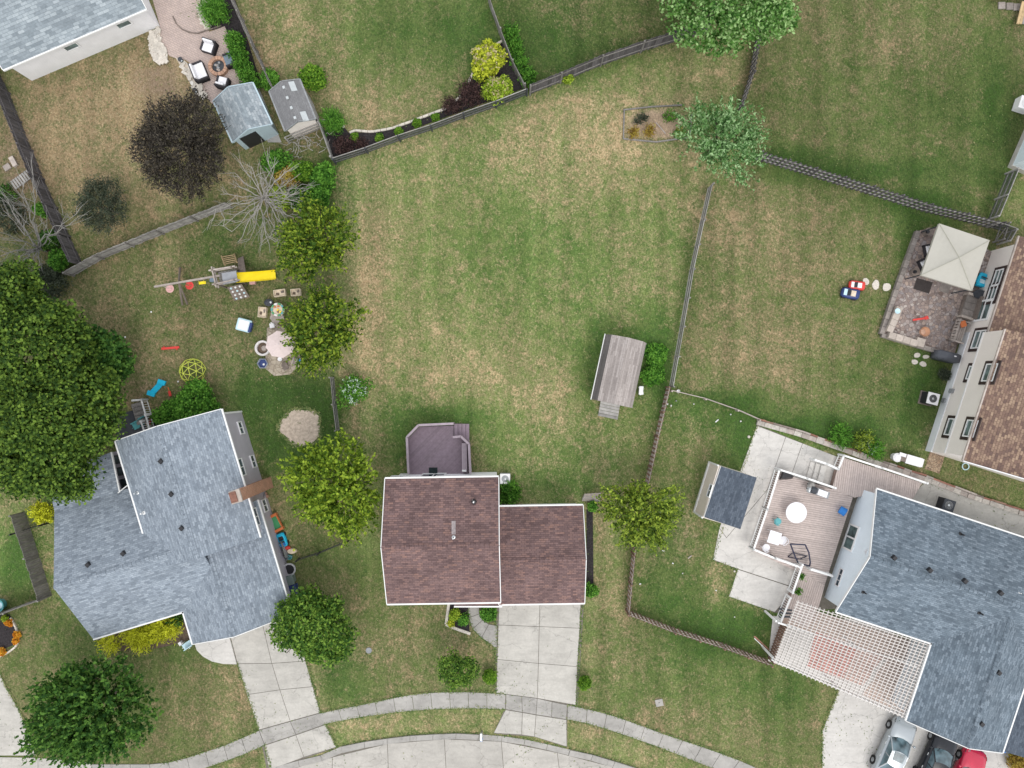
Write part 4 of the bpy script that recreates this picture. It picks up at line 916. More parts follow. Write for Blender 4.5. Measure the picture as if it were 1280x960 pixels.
# purple deck behind the brown roofed house
R = T("purple_deck", "purple grey corner deck with diagonal boards behind the brown roofed house", "deck", P(548, 562))
zf = .75; dk = pl([(511,593),(510.5,547),(524,533.5),(567,532),(567,547),(577,547),(585,556),(586,593)], zf)
MB().prism(pl([(512,594),(511.5,547.5),(524.5,534),(566.5,532.5),(566.5,547.5),(576.5,547.5),(584.5,556),(585.5,594)], zf), .05, zf - .045).build("frame", M_deckpur, R)
A1 = pl([(511,593),(510.5,547),(524,533.5),(567,532),(567,547),(567,593)], zf); A2 = pl([(567,593),(567,547),(577,547),(585,556),(586,593)], zf)
plank_deck(R, pl([(511,593),(510.5,547),(524,533.5),(567,532),(567.1,547),(577,547.2),(585,556),(586,593)], zf)[:4] + [P(567,546.9,zf), P(577,547,zf), P(585,556,zf), P(586,593,zf)], zf, math.radians(45), .15, M_deckpur, gap=.022)
def parapet(root, pts, z0, z1, m, w=.16):
    for a, b in zip(pts, pts[1:]):
        A, B = P(*a, z1), P(*b, z1); mb = MB(); mb.bar(A, B, w, .05); mb.build("rail", m, root)
        q0, q1 = Vector((A.x, A.y, (z0 + z1) / 2)), Vector((B.x, B.y, (z0 + z1) / 2)); MB().bar(q0, q1, .05, z1 - z0 - .06).build("rail_panel", M_deckpur, root)
parapet(R, [(510.5,592),(508.5,546.5),(523,531.5),(567,529.5)], .3, 1.55, M_railpur); parapet(R, [(566,546.5),(576,545.5),(586,555),(588,592)], .3, 1.55, M_railpur)
for i in range(4): MB().prism([*pl([(567.5 + i*4.8, 530), (571.9 + i*4.8, 530), (572.1 + i*4.8, 546 + max(0, i - 1) * 3.2), (567.7 + i*4.8, 546 + max(0, i - 2) * 3.2)], zf - .17 * i)], 0, zf - .17 * (i + .3)).build("tread", M_deckpur, R)
for i in range(3): bx("bench_slat", R, P(578.4 + 2.1*i, 572, 1.2), (.115, 2.1, .04), M_railpur, math.radians(.9))
MB().prism(pl([(577.2,553.5),(583.8,553.5),(584.3,590),(577.7,590)], 1.0), zf, 1.14).build("bench_box", M_deckpur, R)
dm = T("doormat", "dark green doormat on the purple deck", "doormat", P(541, 588, zf)); MB().box(P(541.5, 588, zf + .012), (.62, .42, .02)).build("mat", M_matgreen, dm)
ft = T("flower_pots", "two small white pots standing on the purple deck bench", "pot", P(581, 588, 1.22))
for x in (579, 581.5): MB().lathe(P(x, 588, 1.22), [(.05, 0), (.08, .14), (0, .12)], 8).build("pot", M_white, ft)
# pink deck of the blue house
R = T("pink_deck", "pinkish board deck with white railings wrapped round the blue house", "deck", P(1000, 650)); zf = .55
main = pl([(973,590.5),(1047,613.5),(1066,622),(1031,731),(942.5,689)], zf)
adir = math.atan2(-60, 184) - .0
plank_deck(R, main, zf, math.radians(-9), .155, M_deckpink, gap=.02)
north = pl([(1051,571),(1153,603.5),(1139,627),(1100,616),(1068,622),(1040,611.5)], zf)
plank_deck(R, north, zf - .002, math.radians(-9) + math.pi / 2 * 1.02, .155, M_deckpink, gap=.02)
south = pl([(1001,716),(1031,731.5),(1024,757),(1010,786),(978,770)], zf)
plank_deck(R, south, zf - .004, math.radians(72), .155, M_deckpink, gap=.02)
for q_, dz in ((main, .05), (north, .054), (south, .058)): MB().prism([(p.x, p.y) for p in q_], .05, zf - dz).build("skirt", M_skirt, R)
def railing(root, pts, z0, z1, sp=.16, cap=.13, bal=True):
    for a, b in zip(pts, pts[1:]):
        A, B = P(*a, z1), P(*b, z1); Z = Vector((0, 0, 1)); MB().bar(A, B, cap, .05).build("rail", M_white, root)
        MB().bar(A - Z * (z1 - z0 - .12), B - Z * (z1 - z0 - .12), .05, .06).build("rail", M_white, root)
        for q in (A, B): bx("post", root, q - Z * ((z1 - z0) / 2 - .04), (.13, .13, z1 - z0 + .08), M_white, .3)
        if bal:
            k = int((B - A).length / sp)
            for i in range(1, k): bx("baluster", root, A.lerp(B, i / k) - Z * ((z1 - z0) / 2), (.035, .035, z1 - z0 - .1), M_white, .3)
railing(R, [(974.5,587),(959,637),(942,687)], zf, 1.5); railing(R, [(942,687),(969,698),(1000,709)], zf, 1.5); railing(R, [(974.5,587),(1009,598),(1044,610)], zf, 1.5)
railing(R, [(1003,706),(991,741)], zf, 1.5); railing(R, [(988,747.5),(976,778)], zf, 1.5); railing(R, [(1055,569.5),(1048,586.5),(1034,580),(1019,575)], zf, 1.45); railing(R, [(1055,569.5),(1103,585),(1159,604)], zf, 1.45, bal=False); railing(R, [(1014,712),(1040,720)], zf, 1.45, bal=False)
cs = T("concrete_steps", "three pale concrete steps leading from the concrete yard up to the pink deck", "steps", P(1025, 592))
for i in range(3): MB().prism(pl([(1013.5 + 6.8*i,577 + 2.2*i),(1019.8 + 6.8*i,579 + 2.2*i),(1014.2 + 6.8*i,602 + 2*i),(1007.5 + 6.8*i,600 + 2*i)], .14*(i+1)), 0, .14 * (i + 1)).build("tread", M_concw, cs)
# pergola
R = T("pergola", "white lattice pergola over the red mat between the blue house and the driveway", "pergola", P(1060, 820)); zp = 2.55
q00, q10, q01, q11 = P(995, 752, zp), P(1174, 811, zp), P(966, 826, zp), P(1136, 899, zp)
Z = Vector((0, 0, 1))
for i in range(33):
    f = (i + .5) / 33; A = q00.lerp(q10, f); B = q01.lerp(q11, f); e = (B - A).normalized() * .12
    bar("rafter", R, A - e - Z * .07, B + e - Z * .07, .038, .12, M_perg)
for i in range(25):
    f = i / 24; A = q00.lerp(q01, f); B = q10.lerp(q11, f); e = (B - A).normalized() * .22
    bar("slat", R, A + Z * .02, B + e + Z * .02, .042, .04, M_perg)
bar("beam", R, P(972,778,2.3), P(1150,834,2.3), .1, .2, M_white); bar("beam", R, q01 - Z * .24, q11 - Z * .24, .1, .2, M_white); bar("beam", R, q10.lerp(q00, .03) - Z * .24, q11.lerp(q01, .03) - Z * .24, .1, .2, M_white)
for px_, py_ in ((972,778),(1075,812),(968,824),(1050,862),(1130,894)): q = P(px_, py_, zp); bx("post", R, Vector((q.x, q.y, 1.17)), (.13, .13, 2.3), M_white, .3)
rg = T("mat", "pinkish red mat of square tiles under the pergola", "mat", P(1050, 822))
cs_ = [P(1020,790,.05), P(1106,818,.05), P(1078,858,.05), P(1008,832,.05)]
for i in range(8):
    for j in range(5):
        f = lambda a, b: cs_[0].lerp(cs_[1], a).lerp(cs_[3].lerp(cs_[2], a), b)
        q = [f(i/8, j/5), f((i+1)/8, j/5), f((i+1)/8, (j+1)/5), f(i/8, (j+1)/5)]
        MB().prism(inset([Vector((p.x, p.y)) for p in q], .008), .036, .06).build("tile", M_matred if (i < 5) else M_matpink, rg)
# ---------------------------------------------------------------- air conditioners
def ac_unit(label, px, py, m_body, m_top, s=.8, h=.8, ang=0, slabm=None):
    R = T("air_conditioner", label, "air conditioner", P(px, py), "air conditioners beside the houses"); c = P(px, py); rz = math.radians(ang)
    if slabm: MB().box(c + Vector((0, 0, .04)), (s * 1.2, s * 1.2, .08), rz).build("pad", slabm, R)
    MB().box(c + Vector((0, 0, .08 + (h - .1) / 2)), (s, s, h - .1), rz).build("casing", m_body, R)
    mb = MB(); t = Vector((0, 0, h))
    m = Matrix.Rotation(rz, 3, 'Z'); n = 24; ring = []
    for k in range(n):
        a = 2 * math.pi * k / n + math.pi / 4; r = .36 * s
        ca, sa = math.cos(a), math.sin(a); q = max(abs(ca), abs(sa)); o_ = Vector((ca / q * s * .51, sa / q * s * .51, 0)); i_ = Vector((ca * r, sa * r, 0)); ring.append((c + m @ o_, c + m @ i_))
    for k in range(n):
        j = (k + 1) % n; q = [ring[k][0], ring[j][0], ring[j][1], ring[k][1]]; z0, z1 = Vector((0, 0, h - .06)), Vector((0, 0, h)); mb.hexa([p + z0 for p in q], [p + z1 for p in q])
    mb.build("top_cover", m_top, R)
    MB().lathe(c + Vector((0, 0, h - .1)), [(.36 * s, 0), (0, 0)][::-1], 20).build("fan_well", M_dark, R)
    gr = MB()
    for r in (.1, .18, .26, .34):
        for k in range(20):
            a0, a1 = 2 * math.pi * k / 20, 2 * math.pi * (k + 1) / 20; gr.bar(c + Vector((math.cos(a0) * r * s, math.sin(a0) * r * s, h - .02)), c + Vector((math.cos(a1) * r * s, math.sin(a1) * r * s, h - .02)), .012, .012)
    gr.lathe(c + Vector((0, 0, h - .05)), [(0, .05), (.11 * s, .04), (.11 * s, 0)], 12)
    gr.build("fan_guard", M_metal, R)
    for k in range(4): bx("fan_blade", R, c + Vector((math.cos(k * 1.571) * .2 * s, math.sin(k * 1.571) * .2 * s, h - .07)), (.22 * s, .12 * s, .01), M_lblue if m_top is M_vinyl else M_grey, k * 1.571, rx=.3)
ac_unit("pale square air conditioner by the corner of the brown roofed house", 631.5, 597, M_grey, M_vinyl, .72, .7)
ac_unit("dark air conditioner with white rim beside the tan house", 1157, 498, M_black, M_vinyl, .82, .95, -14, M_mwood)
ac_unit("black air conditioner in the alley beside the blue house", 1177, 629, M_black, M_dark, .82, .9, -18, M_conc)
ac_unit("white rimmed air conditioner at the right frame edge by the dark green grass", 1273, 134, M_vinyl, M_vinyl, .9, .8, -18)

# ---------------------------------------------------------------- cars
def car(label, px, py, fwd, m_paint, sun=True):
    fw = Vector((fwd[0], -fwd[1], 0)).normalized(); R = T("parked_car", label, "car", P(px, py), "cars parked on the driveway", math.atan2(fw.y, fw.x))
    def ring(x, w, zb, zt, cr):   # half section mirrored
        pts = [(w * .86, zb), (w * .97, zb + .12), (w, (zb + zt) / 2), (w * .985, zt - .1), (w * .9, zt - .015), (w * .55, zt + cr * .6), (0, zt + cr)]
        full = pts + [(-y, z) for y, z in pts[-2::-1]]
        return [Vector((x, y, z)) for y, z in full]
    st = [(-2.32, .62, .38, .72, 0), (-2.28, .78, .28, .86, .01), (-2.05, .87, .22, .95, .02), (-1.5, .91, .2, .97, .02), (-.6, .915, .19, .95, .01), (.4, .915, .19, .93, .0), (.95, .91, .2, .93, .03), (1.5, .90, .2, .86, .055), (1.95, .87, .22, .76, .06), (2.22, .78, .26, .66, .04), (2.33, .58, .34, .55, .01)]
    MB().loft([ring(*q) for q in st]).build("body", m_paint, R, smooth=True, local=True)
    # glasshouse: curved windscreen, roof, side and rear windows
    def arc(x, w, z, bow, k=7): return [Vector((x - bow * (2 * i / (k - 1) - 1) ** 2, w * (2 * i / (k - 1) - 1), z + .03 * (1 - (2 * i / (k - 1) - 1) ** 2))) for i in range(k)]
    b0, t0, t1, b1 = arc(1.02, .78, .94, .22), arc(.18, .60, 1.40, .12), arc(-1.0, .58, 1.40, -.1), arc(-1.72, .72, .98, -.16)
    MB().loft([b0, t0], closed=False).build("windscreen", M_carglass, R, True, True); MB().loft([t1, b1], closed=False).build("rear_window", M_carglass, R, True, True)
    mid = [(p + q) / 2 + Vector((0, 0, .035)) for p, q in zip(t0, t1)]
    MB().loft([t0, mid, t1], closed=False).build("roof", m_paint, R, True, True)
    for s in (0, -1):
        sg = -1 if s == 0 else 1
        q = [b0[s], t0[s], t1[s], b1[s]]; 
        MB().poly(q if s == 0 else q[::-1]).build("side_window", M_carglass, R, False, True)
        for a, b, wd in ((b0[s], t0[s], .07), (t0[s], t1[s], .08), (t1[s], b1[s], .09)): MB().bar(a, b, wd, .05).build("pillar", m_paint, R, False, True)
        m_ = (b0[s] + b1[s]) / 2 + Vector((.05, 0, 0)); MB().bar(m_, (t0[s] + t1[s]) / 2 + Vector((-.05, 0, 0)), .07, .05).build("pillar", m_paint, R, False, True)
        MB().lathe((.82, sg * 1.0, .98), [(0, -.06), (.1, -.04), (.11, .04), (.05, .09), (0, .09)], 10, .8, 1.1).build("mirror", m_paint, R, True, True)
        for hx in (.25, -.75): MB().box((hx, sg * .915, .84), (.2, .04, .035)).build("handle", M_metal, R, False, True)
        for wx in (1.42, -1.4):
            a = Vector((wx, sg * .70, .33)); b = Vector((wx, sg * .93, .33)); t = MB().tube(a, b, .33, .33, 20).build("wheel", M_tyre, R, False, True); MB().tube(b - Vector((0, sg * .02, 0)), b + Vector((0, sg * .012, 0)), .17, .16, 12).build("rim", M_grey, t, False, True)
        MB().loft([[Vector((2.14, sg * .5, .60)), Vector((2.02, sg * .79, .66)), Vector((1.86, sg * .83, .74)), Vector((2.03, sg * .55, .735))], [Vector((2.26, sg * .5, .58)), Vector((2.10, sg * .83, .64)), Vector((1.88, sg * .875, .72)), Vector((2.06, sg * .57, .77))]]).build("headlight", M_glass2, R, True, True)
    if sun: MB().box((-.2, 0, 1.462), (.62, .78, .012), 0, .02).build("sunroof", M_carglass, R, False, True)
    MB().box((2.3, 0, .42), (.1, .9, .14)).build("grille", M_black, R, False, True)
    for s in (-.72, .72): MB().bar(Vector((.98, s * .5, .965)), Vector((.75, s * 1.1 - .25, 1.06)), .02, .02).build("wiper", M_black, R, False, True)
    return R
fv = (.414, -.91)
car("silver car with black sunroof parked leftmost on the driveway", 1112, 931, fv, M_silver)
car("black car parked between the silver and the red car", 1164, 945, fv, M_carblk, False)
car("red car partly under the roof edge at the bottom right", 1199, 968, fv, M_carred, False)
bb = T("recycling_bin", "blue bin with white mark at the roof corner near the red car", "bin", P(1240, 926)); c = P(1241, 925); rz = math.radians(-18)
MB().hexa([c + Matrix.Rotation(rz, 3, 'Z') @ Vector(q) for q in ((-.25,-.25,0),(.25,-.25,0),(.25,.25,0),(-.25,.25,0))], [c + Matrix.Rotation(rz, 3, 'Z') @ Vector(q) for q in ((-.3,-.3,1),(.3,-.3,1),(.3,.3,1),(-.3,.3,1))]).build("bin_body", M_blue, bb)
MB().box(c + Vector((0, 0, 1.03)), (.66, .66, .06), rz).build("lid", M_blue, bb); MB().box(c + Vector((0, 0, 1.066)), (.3, .08, .006), rz).build("mark", M_white, bb)

# ---------------------------------------------------------------- street side things
R = T("mailbox", "grey blue mailbox on a post at the kerb in front of the driveway", "mailbox", P(602, 918))
bx("post", R, P(602, 918, .5), (.1, .1, 1.0), M_fgrey); mb = MB(); c = P(601.5, 921, 1.1)
mb.loft([[c + Vector((x, y, z)) for x, z in ((-.1,-.1),(.1,-.1),(.1,.04),(.06,.1),(-.06,.1),(-.1,.04))] for y in (-.27, .27)]).build("box", M_metal, R); bx("flag", R, c + Vector((.12, -.1, .1)), (.02, .12, .1), M_blue); bx("door", R, c + Vector((0, -.28, 0)), (.19, .02, .19), M_blue)
R = T("manhole_cover", "round grey utility cover in the worn front lawn patch", "manhole cover", P(461, 813)); MB().lathe(P(461, 813), [(.22, -.02), (.22, .03), (.17, .035), (0, .03)], 18).build("lid", M_grey, R)
R = T("utility_cover", "square pale utility cover in the lawn right of the driveway", "utility cover", P(824, 878)); MB().box(P(824, 878.5, .03), (.55, .5, .06), .2).build("lid", M_conc2, R); bx("hole", R, P(824, 878.5, .064), (.1, .04, .006), M_black, .2)
R = T("stone_edging", "pale stone edging around the small front bed of the brown roofed house", "edging", P(570, 785))
for i, (a, b) in enumerate(zip(*(lambda q: (q[:-1], q[1:]))(resample([(561,755),(557.5,781),(588,792)], 9)))):
    bar("stone", R, P(*a, .05), P(*b, .05), .2, .16 + .03 * (i % 2), M_rock)
def edging(label, pts, m, step=9, w=.16, h=.14):
    R = T("edging", label, "edging", P(*pts[0])); q = resample(pts, step)
    for a, b in zip(q, q[1:]): A, B = P(*a, h / 2), P(*b, h / 2); e = (B - A) * .03; bar("edging_stone", R, A + e, B - e, w, h + random.uniform(-.02, .02), m)
    return R
edging("curved white stone edging along the black mulch bed and small round shrubs", [(437,166),(442,163),(465,165),(490,160.5),(515,151.5),(540,142),(558,135.5)], M_rock, 8)
edging("short white edging piece left of the dark purple shrubs", [(569,127),(576,120)], M_rock); edging("white edging piece below the yellow shrub", [(585,104.5),(591,92)], M_rock)
edging("curved white edging at the top end of the mulch bed", [(606,67),(616,58),(628,51)], M_rock); edging("short pale edging beside the fountain grass", [(401,152),(410,148),(420,143),(427,150),(430,160)], M_rock)
edging("dark metal edging between the pink pavers and the stone band", [(216,20),(222,33),(233,40),(247,42),(265,36),(277,32)], M_mwood, 10, .08, .1)
edging("white curved edging below the orange flowers at the left edge", [(-4,822),(10,816),(20,808),(24,799),(20,784),(13,772)], M_rock, 7, .12)
for lab, pts in (("curved band of white rubble stone beside the white house corner", [(200,35),(201,48),(205,60),(210,68),(209,76),(198,78),(190,70),(187,55),(188,40)]), ("long curved band of white rubble stone with two round lamps", [(220,72),(232,77),(241,86),(247,99),(252,112),(259,122),(247,120),(238,104),(229,88)]), ("pale stone kerb around the spiky green shrub", [(264,0),(258,8),(253,12),(258,28),(264,37),(258,38),(253,28),(248,12),(255,4)])):
    R = T("stone_bed", lab, "stone bed", P(*pts[0])); sheet("bed", pts, .09, M_stone, R)
    xs = [p[0] for p in pts]; ys = [p[1] for p in pts]
    def inside(x, y):
        c = False
        for (x0, y0), (x1, y1) in zip(pts, pts[1:] + pts[:1]):
            if (y0 > y) != (y1 > y) and x < (x1 - x0) * (y - y0) / (y1 - y0) + x0: c = not c
        return c
    for k in range(400):
        x, y = random.uniform(min(xs), max(xs)), random.uniform(min(ys), max(ys))
        if inside(x, y) and k % 3 == 0: bx("stone", R, P(x, y, .1 + random.uniform(0, .04)), (random.uniform(.25, .5), random.uniform(.18, .32), .1), M_rock, random.uniform(0, 3))
for lab, x, y in (("round black lantern on the upper end of the white rubble band", 227, 76), ("round black lantern on the lower end of the white rubble band", 245, 114.5)):
    R = T("lantern", lab, "lantern", P(x, y)); MB().lathe(P(x, y, .1), [(.14, 0), (.15, .25), (.17, .27), (.1, .34), (0, .36)], 14).build("body", M_dark, R); MB().lathe(P(x, y, .36), [(0, .03), (.07, .02), (.07, 0)], 12).build("lens", M_pale, R)

# ---------------------------------------------------------------- fire pit patio, top left
def armchair(label, px, py, wd, dp, ang, m_c, group="patio armchairs round the fire pit", seat=.42, back=.75):
    """back edge lies towards local -x"""
    rz = math.radians(ang); R = T("patio_chair", label, "chair", P(px, py), group, rz)
    MB().box((0, 0, seat / 2 - .02), (dp, wd, seat - .08)).build("seat_base", M_wicker, R, local=True)
    for s in (-1, 1): MB().box((0, s * (wd / 2 - .05), .3), (dp, .1, .6)).build("armrest", M_wicker, R, local=True)
    MB().box((-dp / 2 + .06, 0, back / 2), (.12, wd, back)).build("backrest", M_wicker, R, local=True)
    me = MB().box((.06, 0, seat + .04), (dp - .14, wd - .22, .14)).build("cushion", m_c, R, local=True); bv = me.modifiers.new("b", 'BEVEL'); bv.width = .04; bv.segments = 2
    me = MB().box((-dp / 2 + .19, 0, seat + .3), (.14, wd - .24, .4), 0, -.15).build("back_cushion", m_c, R, local=True); bv = me.modifiers.new("b", 'BEVEL'); bv.width = .05; bv.segments = 2
    return R
armchair("dark wicker armchair with white cushion nearest the spiky green shrub", 264, 61.5, 1.0, .85, -108, M_cush); armchair("wicker sofa with white cushions between the rubble band and the fire pit", 252, 93, 1.35, .95, 22, M_cush)
armchair("small dark chair with white cushion below the fire pit", 281, 106.5, .85, .8, 75, M_cush); armchair("dark armchair with blue grey cushion by the green hedge", 290, 78, .95, .75, 200, M_cushb)
R = T("fire_pit", "round terracotta block fire pit with ash among the patio chairs", "fire pit", P(274, 84.5)); c = P(274.5, 84.5)
for k in range(16):
    a0, a1 = 2 * math.pi * k / 16, 2 * math.pi * (k + .9) / 16; ri, ro = .47, .72; q = [c + Vector((math.cos(a) * r, math.sin(a) * r, 0)) for a, r in ((a0, ri), (a0, ro), (a1, ro), (a1, ri))]
    MB().prism(q, 0, .32 + random.uniform(0, .02)).build("block", M_terra, R)
MB().lathe(c, [(0, .12), (.48, .12)], 18).build("ash_bed", M_dark, R)
for k in range(9): MB().lathe(c + Vector((random.uniform(-.3, .3), random.uniform(-.3, .3), .13)), [(0, .14), (.09, .08), (.1, 0)], 7).build("rock", M_fpale if k % 2 else M_grey, R)

# ---------------------------------------------------------------- play yard on the left
R = T("play_set", "wooden swing and climbing tower with yellow slide in the left garden", "play set", P(270, 352))
zb = 2.1; B0, B1 = P(193, 358.5, zb), P(275, 344.5, zb); bar("beam", R, B0, B1, .13, .14, M_fpale); ap = P(223.5, 353.2, zb)
for q in (P(225, 335), P(234, 380), P(228, 381)): MB().tube(q, ap, .08, .06, 6).build("leg", M_mwood, R)
for (sx, sy, ex, ey, m, lab) in ((205, 357.5, 213, 361, M_pink, "pink"), (226, 353.8, 237.5, 357, M_red, "red")):
    for k in (-1, 1): bar("chain", R, P(sx, sy, zb - .05) + Vector((k * .12, 0, 0)), P(ex, ey, .62) + Vector((k * .1, 0, 0)), .025, .025, M_green if lab == "red" else M_white)
    MB().lathe(P(ex, ey, .58), [(.06, .0), (.26, .02), (.3, .08), (.22, .1), (.09, .05), (0, .05)], 16).build("swing_seat", m, R)
for k in (-1, 1): bar("chain", R, P(250, 349, zb) + Vector((k * .2, 0, 0)), P(253, 353.5, .6) + Vector((k * .2, 0, 0)), .02, .02, M_yel)
bx("swing_seat", R, P(253, 353.5, .58), (.5, .2, .04), M_yel, .1)
zt = 1.5; tw = [P(272, 340, zt), P(295.5, 336, zt), P(299, 352, zt), P(276, 357, zt)]
plank_deck(R, tw, zt, math.radians(8), .14, M_fgrey)
cv = [P(277, 341.5, zt + .75), P(295, 338.5, zt + .75), P(297, 352, zt + .75), P(279, 355, zt + .75)]
MB().hexa([p - Vector((0, 0, .02)) for p in cv[::-1]], cv[::-1]).build("tarp_roof", mat("grey_tarp", (.27, .28, .30), .7, .12, 3), R)
for q in tw: g0 = Vector((q.x, q.y, 0)); bx("post", R, g0 + Vector((0, 0, 1.25)), (.1, .1, 2.5), M_mwood, .15)
for a, b, z in ((0, 1, .9), (2, 3, .9), (3, 0, .9), (0, 1, .5), (2, 3, .5), (3, 0, .5)): e = (tw[b] - tw[a]).normalized() * .25; bar("guard_rail", R, tw[a] - e + Vector((0, 0, z)), tw[b] + e + Vector((0, 0, z)),   .09, .1, M_fpale)
l0, l1, h0, h1 = P(277, 320, .05), P(293, 317.5, .05), P(281, 331.5, 1.4), P(296, 328, 1.4)
for i in range(5): f = (i + .5) / 5; bar("rung", R, l0.lerp(h0, f), l1.lerp(h1, f), .05, .05, M_timber)
for a, b in ((l0, h0), (l1, h1)): bar("ladder_rail", R, a, b, .07, .1, M_timber)
q = [P(297, 323, .1), P(304, 320, .1), P(307, 340, 1.3), P(298, 343, 1.3)]; MB().hexa([p - Vector((0, 0, .05)) for p in q], q).build("side_ramp", M_mwood, R)
q = [P(293, 376, .05), P(312, 371, .05), P(302, 355, 1.35), P(284, 359, 1.35)]; MB().hexa([p - Vector((0, 0, .05)) for p in q], q).build("climbing_wall", M_mwood, R)
for i in range(4):
    for j in range(3): p = q[0].lerp(q[1], .2 + .3 * j + .05 * (i % 2)).lerp(q[3].lerp(q[2], .2 + .3 * j), .12 + .25 * i); MB().lathe(p, [(.09, 0), (.07, .07), (0, .09)], 7).build("hold", M_white if (i + j) % 3 else M_lblue, R)
sl = []; 
for i in range(9):
    t = i / 8; c = P(297, 348, 1.45).lerp(P(344.5, 343.5, .22), t); c.z = 1.45 * (1 - t) ** 1.25 + .22; d_ = Vector((.99, .1, 0)); s_ = Vector((-.1, .99, 0))
    sl.append([c + s_ * y + Vector((0, 0, z)) for y, z in ((-.36, .16), (-.34, .19), (-.27, .03), (.27, .03), (.34, .19), (.36, .16), (.3, -.05), (-.3, -.05))])
MB().loft(sl).build("slide", M_yel, R)
bx("steering_box", R, P(316, 353, .3), (.4, .3, .3), M_pink, .1); bx("step_box", R, P(266, 350, .3), (.3, .3, .4), M_cushb)
# climbing dome
R = T("climbing_dome", "lime green geodesic climbing dome on the lawn", "climbing frame", P(241, 464))
import bmesh
bm_ = bmesh.new(); bmesh.ops.create_icosphere(bm_, subdivisions=2, radius=.95); cD = P(241.5, 464)
mD = Matrix.Rotation(.5, 3, 'Z') @ Matrix.Rotation(.35, 3, 'X')
for e in bm_.edges:
    a, b = (mD @ v_.co for v_ in e.verts)
    if (a.z + b.z) / 2 > -.12: MB().tube(cD + Vector((a.x, a.y, max(0, a.z))), cD + Vector((b.x, b.y, max(0, b.z))), .026, .026, 5).build("rod", M_lime, R)
bm_.free()
def simple(name, label, cat, px, py, z=0, group=None): return T(name, label, cat, P(px, py, z), group)
R = simple("teeter_toy", "cyan plastic teeter toy lying near the climbing dome", "toy", 196, 485); a, b = P(189.5, 492, .25), P(202.5, 478, .25)
MB().bar(a, b, .4, .1).build("board", M_cyan, R)
for q in (a, b): MB().bar(q + Vector((-.3, .1, .05)) * .9, q + Vector((.3, -.1, .05)) * .9, .34, .16).build("seat", M_cyan, R)
MB().bar(a * .5 + b * .5 + Vector((0, 0, -.2)), a * .5 + b * .5 + Vector((0, 0, -.02)), .25, .4).build("rocker", M_green, R)
R = simple("balance_beam", "long red balance beam lying on the left lawn", "toy", 213, 435); bar("beam", R, P(202, 436, .08), P(224, 434, .08), .16, .1, M_red); 
for x in (205, 221): bx("foot", R, P(x, 435.2, .02), (.1, .26, .05), M_red)
R = simple("toy_bat", "small orange red toy on the brown soil near the cyan teeter toy", "toy", 211, 489); bar("handle", R, P(210, 484, .05), P(212, 490, .05), .06, .05, M_orange); bar("blade", R, P(211.5, 489, .06), P(213, 495, .06), .18, .06, M_red)
R = simple("water_table", "white and light blue plastic water table on the left lawn", "toy", 307.5, 407); c = P(307.5, 407); rz = math.radians(-15)
mr = Matrix.Rotation(rz, 3, 'Z')
def tray(R, c, mr, wx, wy, z0, z1, m, name="tray", taper=.85):
    lo = [c + mr @ Vector((sx * wx * taper, sy * wy * taper, z0)) for sx, sy in ((-1,-1),(1,-1),(1,1),(-1,1))]; hi = [c + mr @ Vector((sx * wx, sy * wy, z1)) for sx, sy in ((-1,-1),(1,-1),(1,1),(-1,1))]
    o = MB().hexa(lo, hi).build(name, m, R); b = o.modifiers.new("b", 'BEVEL'); b.width = min(wx, wy) * .25; b.segments = 3; b.affect = 'EDGES'; return o
tray(R, c, mr, .56, .48, .1, .5, M_lblue, "tub"); tray(R, c, mr, .40, .38, .45, .53, M_cush, "lid"); tray(R, c + mr @ Vector((.52, -.05, 0)), mr, .09, .36, .2, .56, M_navy, "side_bin")
for sx, sy in ((-1,-1),(1,-1),(1,1),(-1,1)): bx("leg", R, c + mr @ Vector((sx * .4, sy * .34, .06)), (.08, .08, .14), M_navy, rz)
def crate(label, px, py, wx, wy, h, ang, m, name="crate", cat="crate", group="boxes round the toy table"):
    rz = math.radians(ang); R = T(name, label, cat, P(px, py), group); c = P(px, py); mr = Matrix.Rotation(rz, 3, 'Z'); d = .04
    bx("bottom", R, c + Vector((0, 0, h * .55)), (wx - .05, wy - .05, .03), m, rz)
    for k in (-1, 1):
        bx("side", R, c + mr @ Vector((k * (wx / 2 - d / 2), 0, h / 2)), (d, wy, h), m, rz); bx("side", R, c + mr @ Vector((0, k * (wy / 2 - d / 2), h / 2)), (wx - 2 * d, d, h), m, rz)
    for k in (-.2, .25): bx("toy_piece", R, c + mr @ Vector((k * wx, k * wy * .5, h * .62)), (wx * .25, wy * .3, .12), M_soil if k < 0 else M_mwood, rz + k)
crate("cream open crate above the green toy table", 351, 366.8, .85, .5, .35, 8, M_cream); crate("cream open crate left of the green toy table", 329.5, 390.7, .58, .75, .35, -4, M_cream); crate("cream crate half under the striped tree", 371, 366, .7, .5, .35, 5, M_cream)
R = simple("toy_table", "round pale toy table with green rim beside the cream crates", "toy table", 350, 388); c = P(350, 388)
MB().lathe(c, [(.12, 0), (.1, .4), (.44, .42), (.5, .46), (.5, .52), (.42, .5), (0, .48)], 20).build("table_top", M_cream, R)
for k in range(10): a = k * .628; bx("toy_piece", R, c + Vector((math.cos(a) * .42, math.sin(a) * .42, .55)), (.2, .12, .08), (M_green, M_teal, M_green, M_white)[k % 4], a + 1.57)
for k in range(5): bx("toy_piece", R, c + Vector((random.uniform(-.25, .25), random.uniform(-.25, .25), .53)), (.15, .1, .08), (M_orange, M_yel, M_brickred)[k % 3], k)
R = simple("play_mat", "pale speckled rug under the green toy table", "rug", 347, 398); sheet("rug", blobpoly(346, 396, 8.5, 9, 24, .1), .05, M_fpale, R)
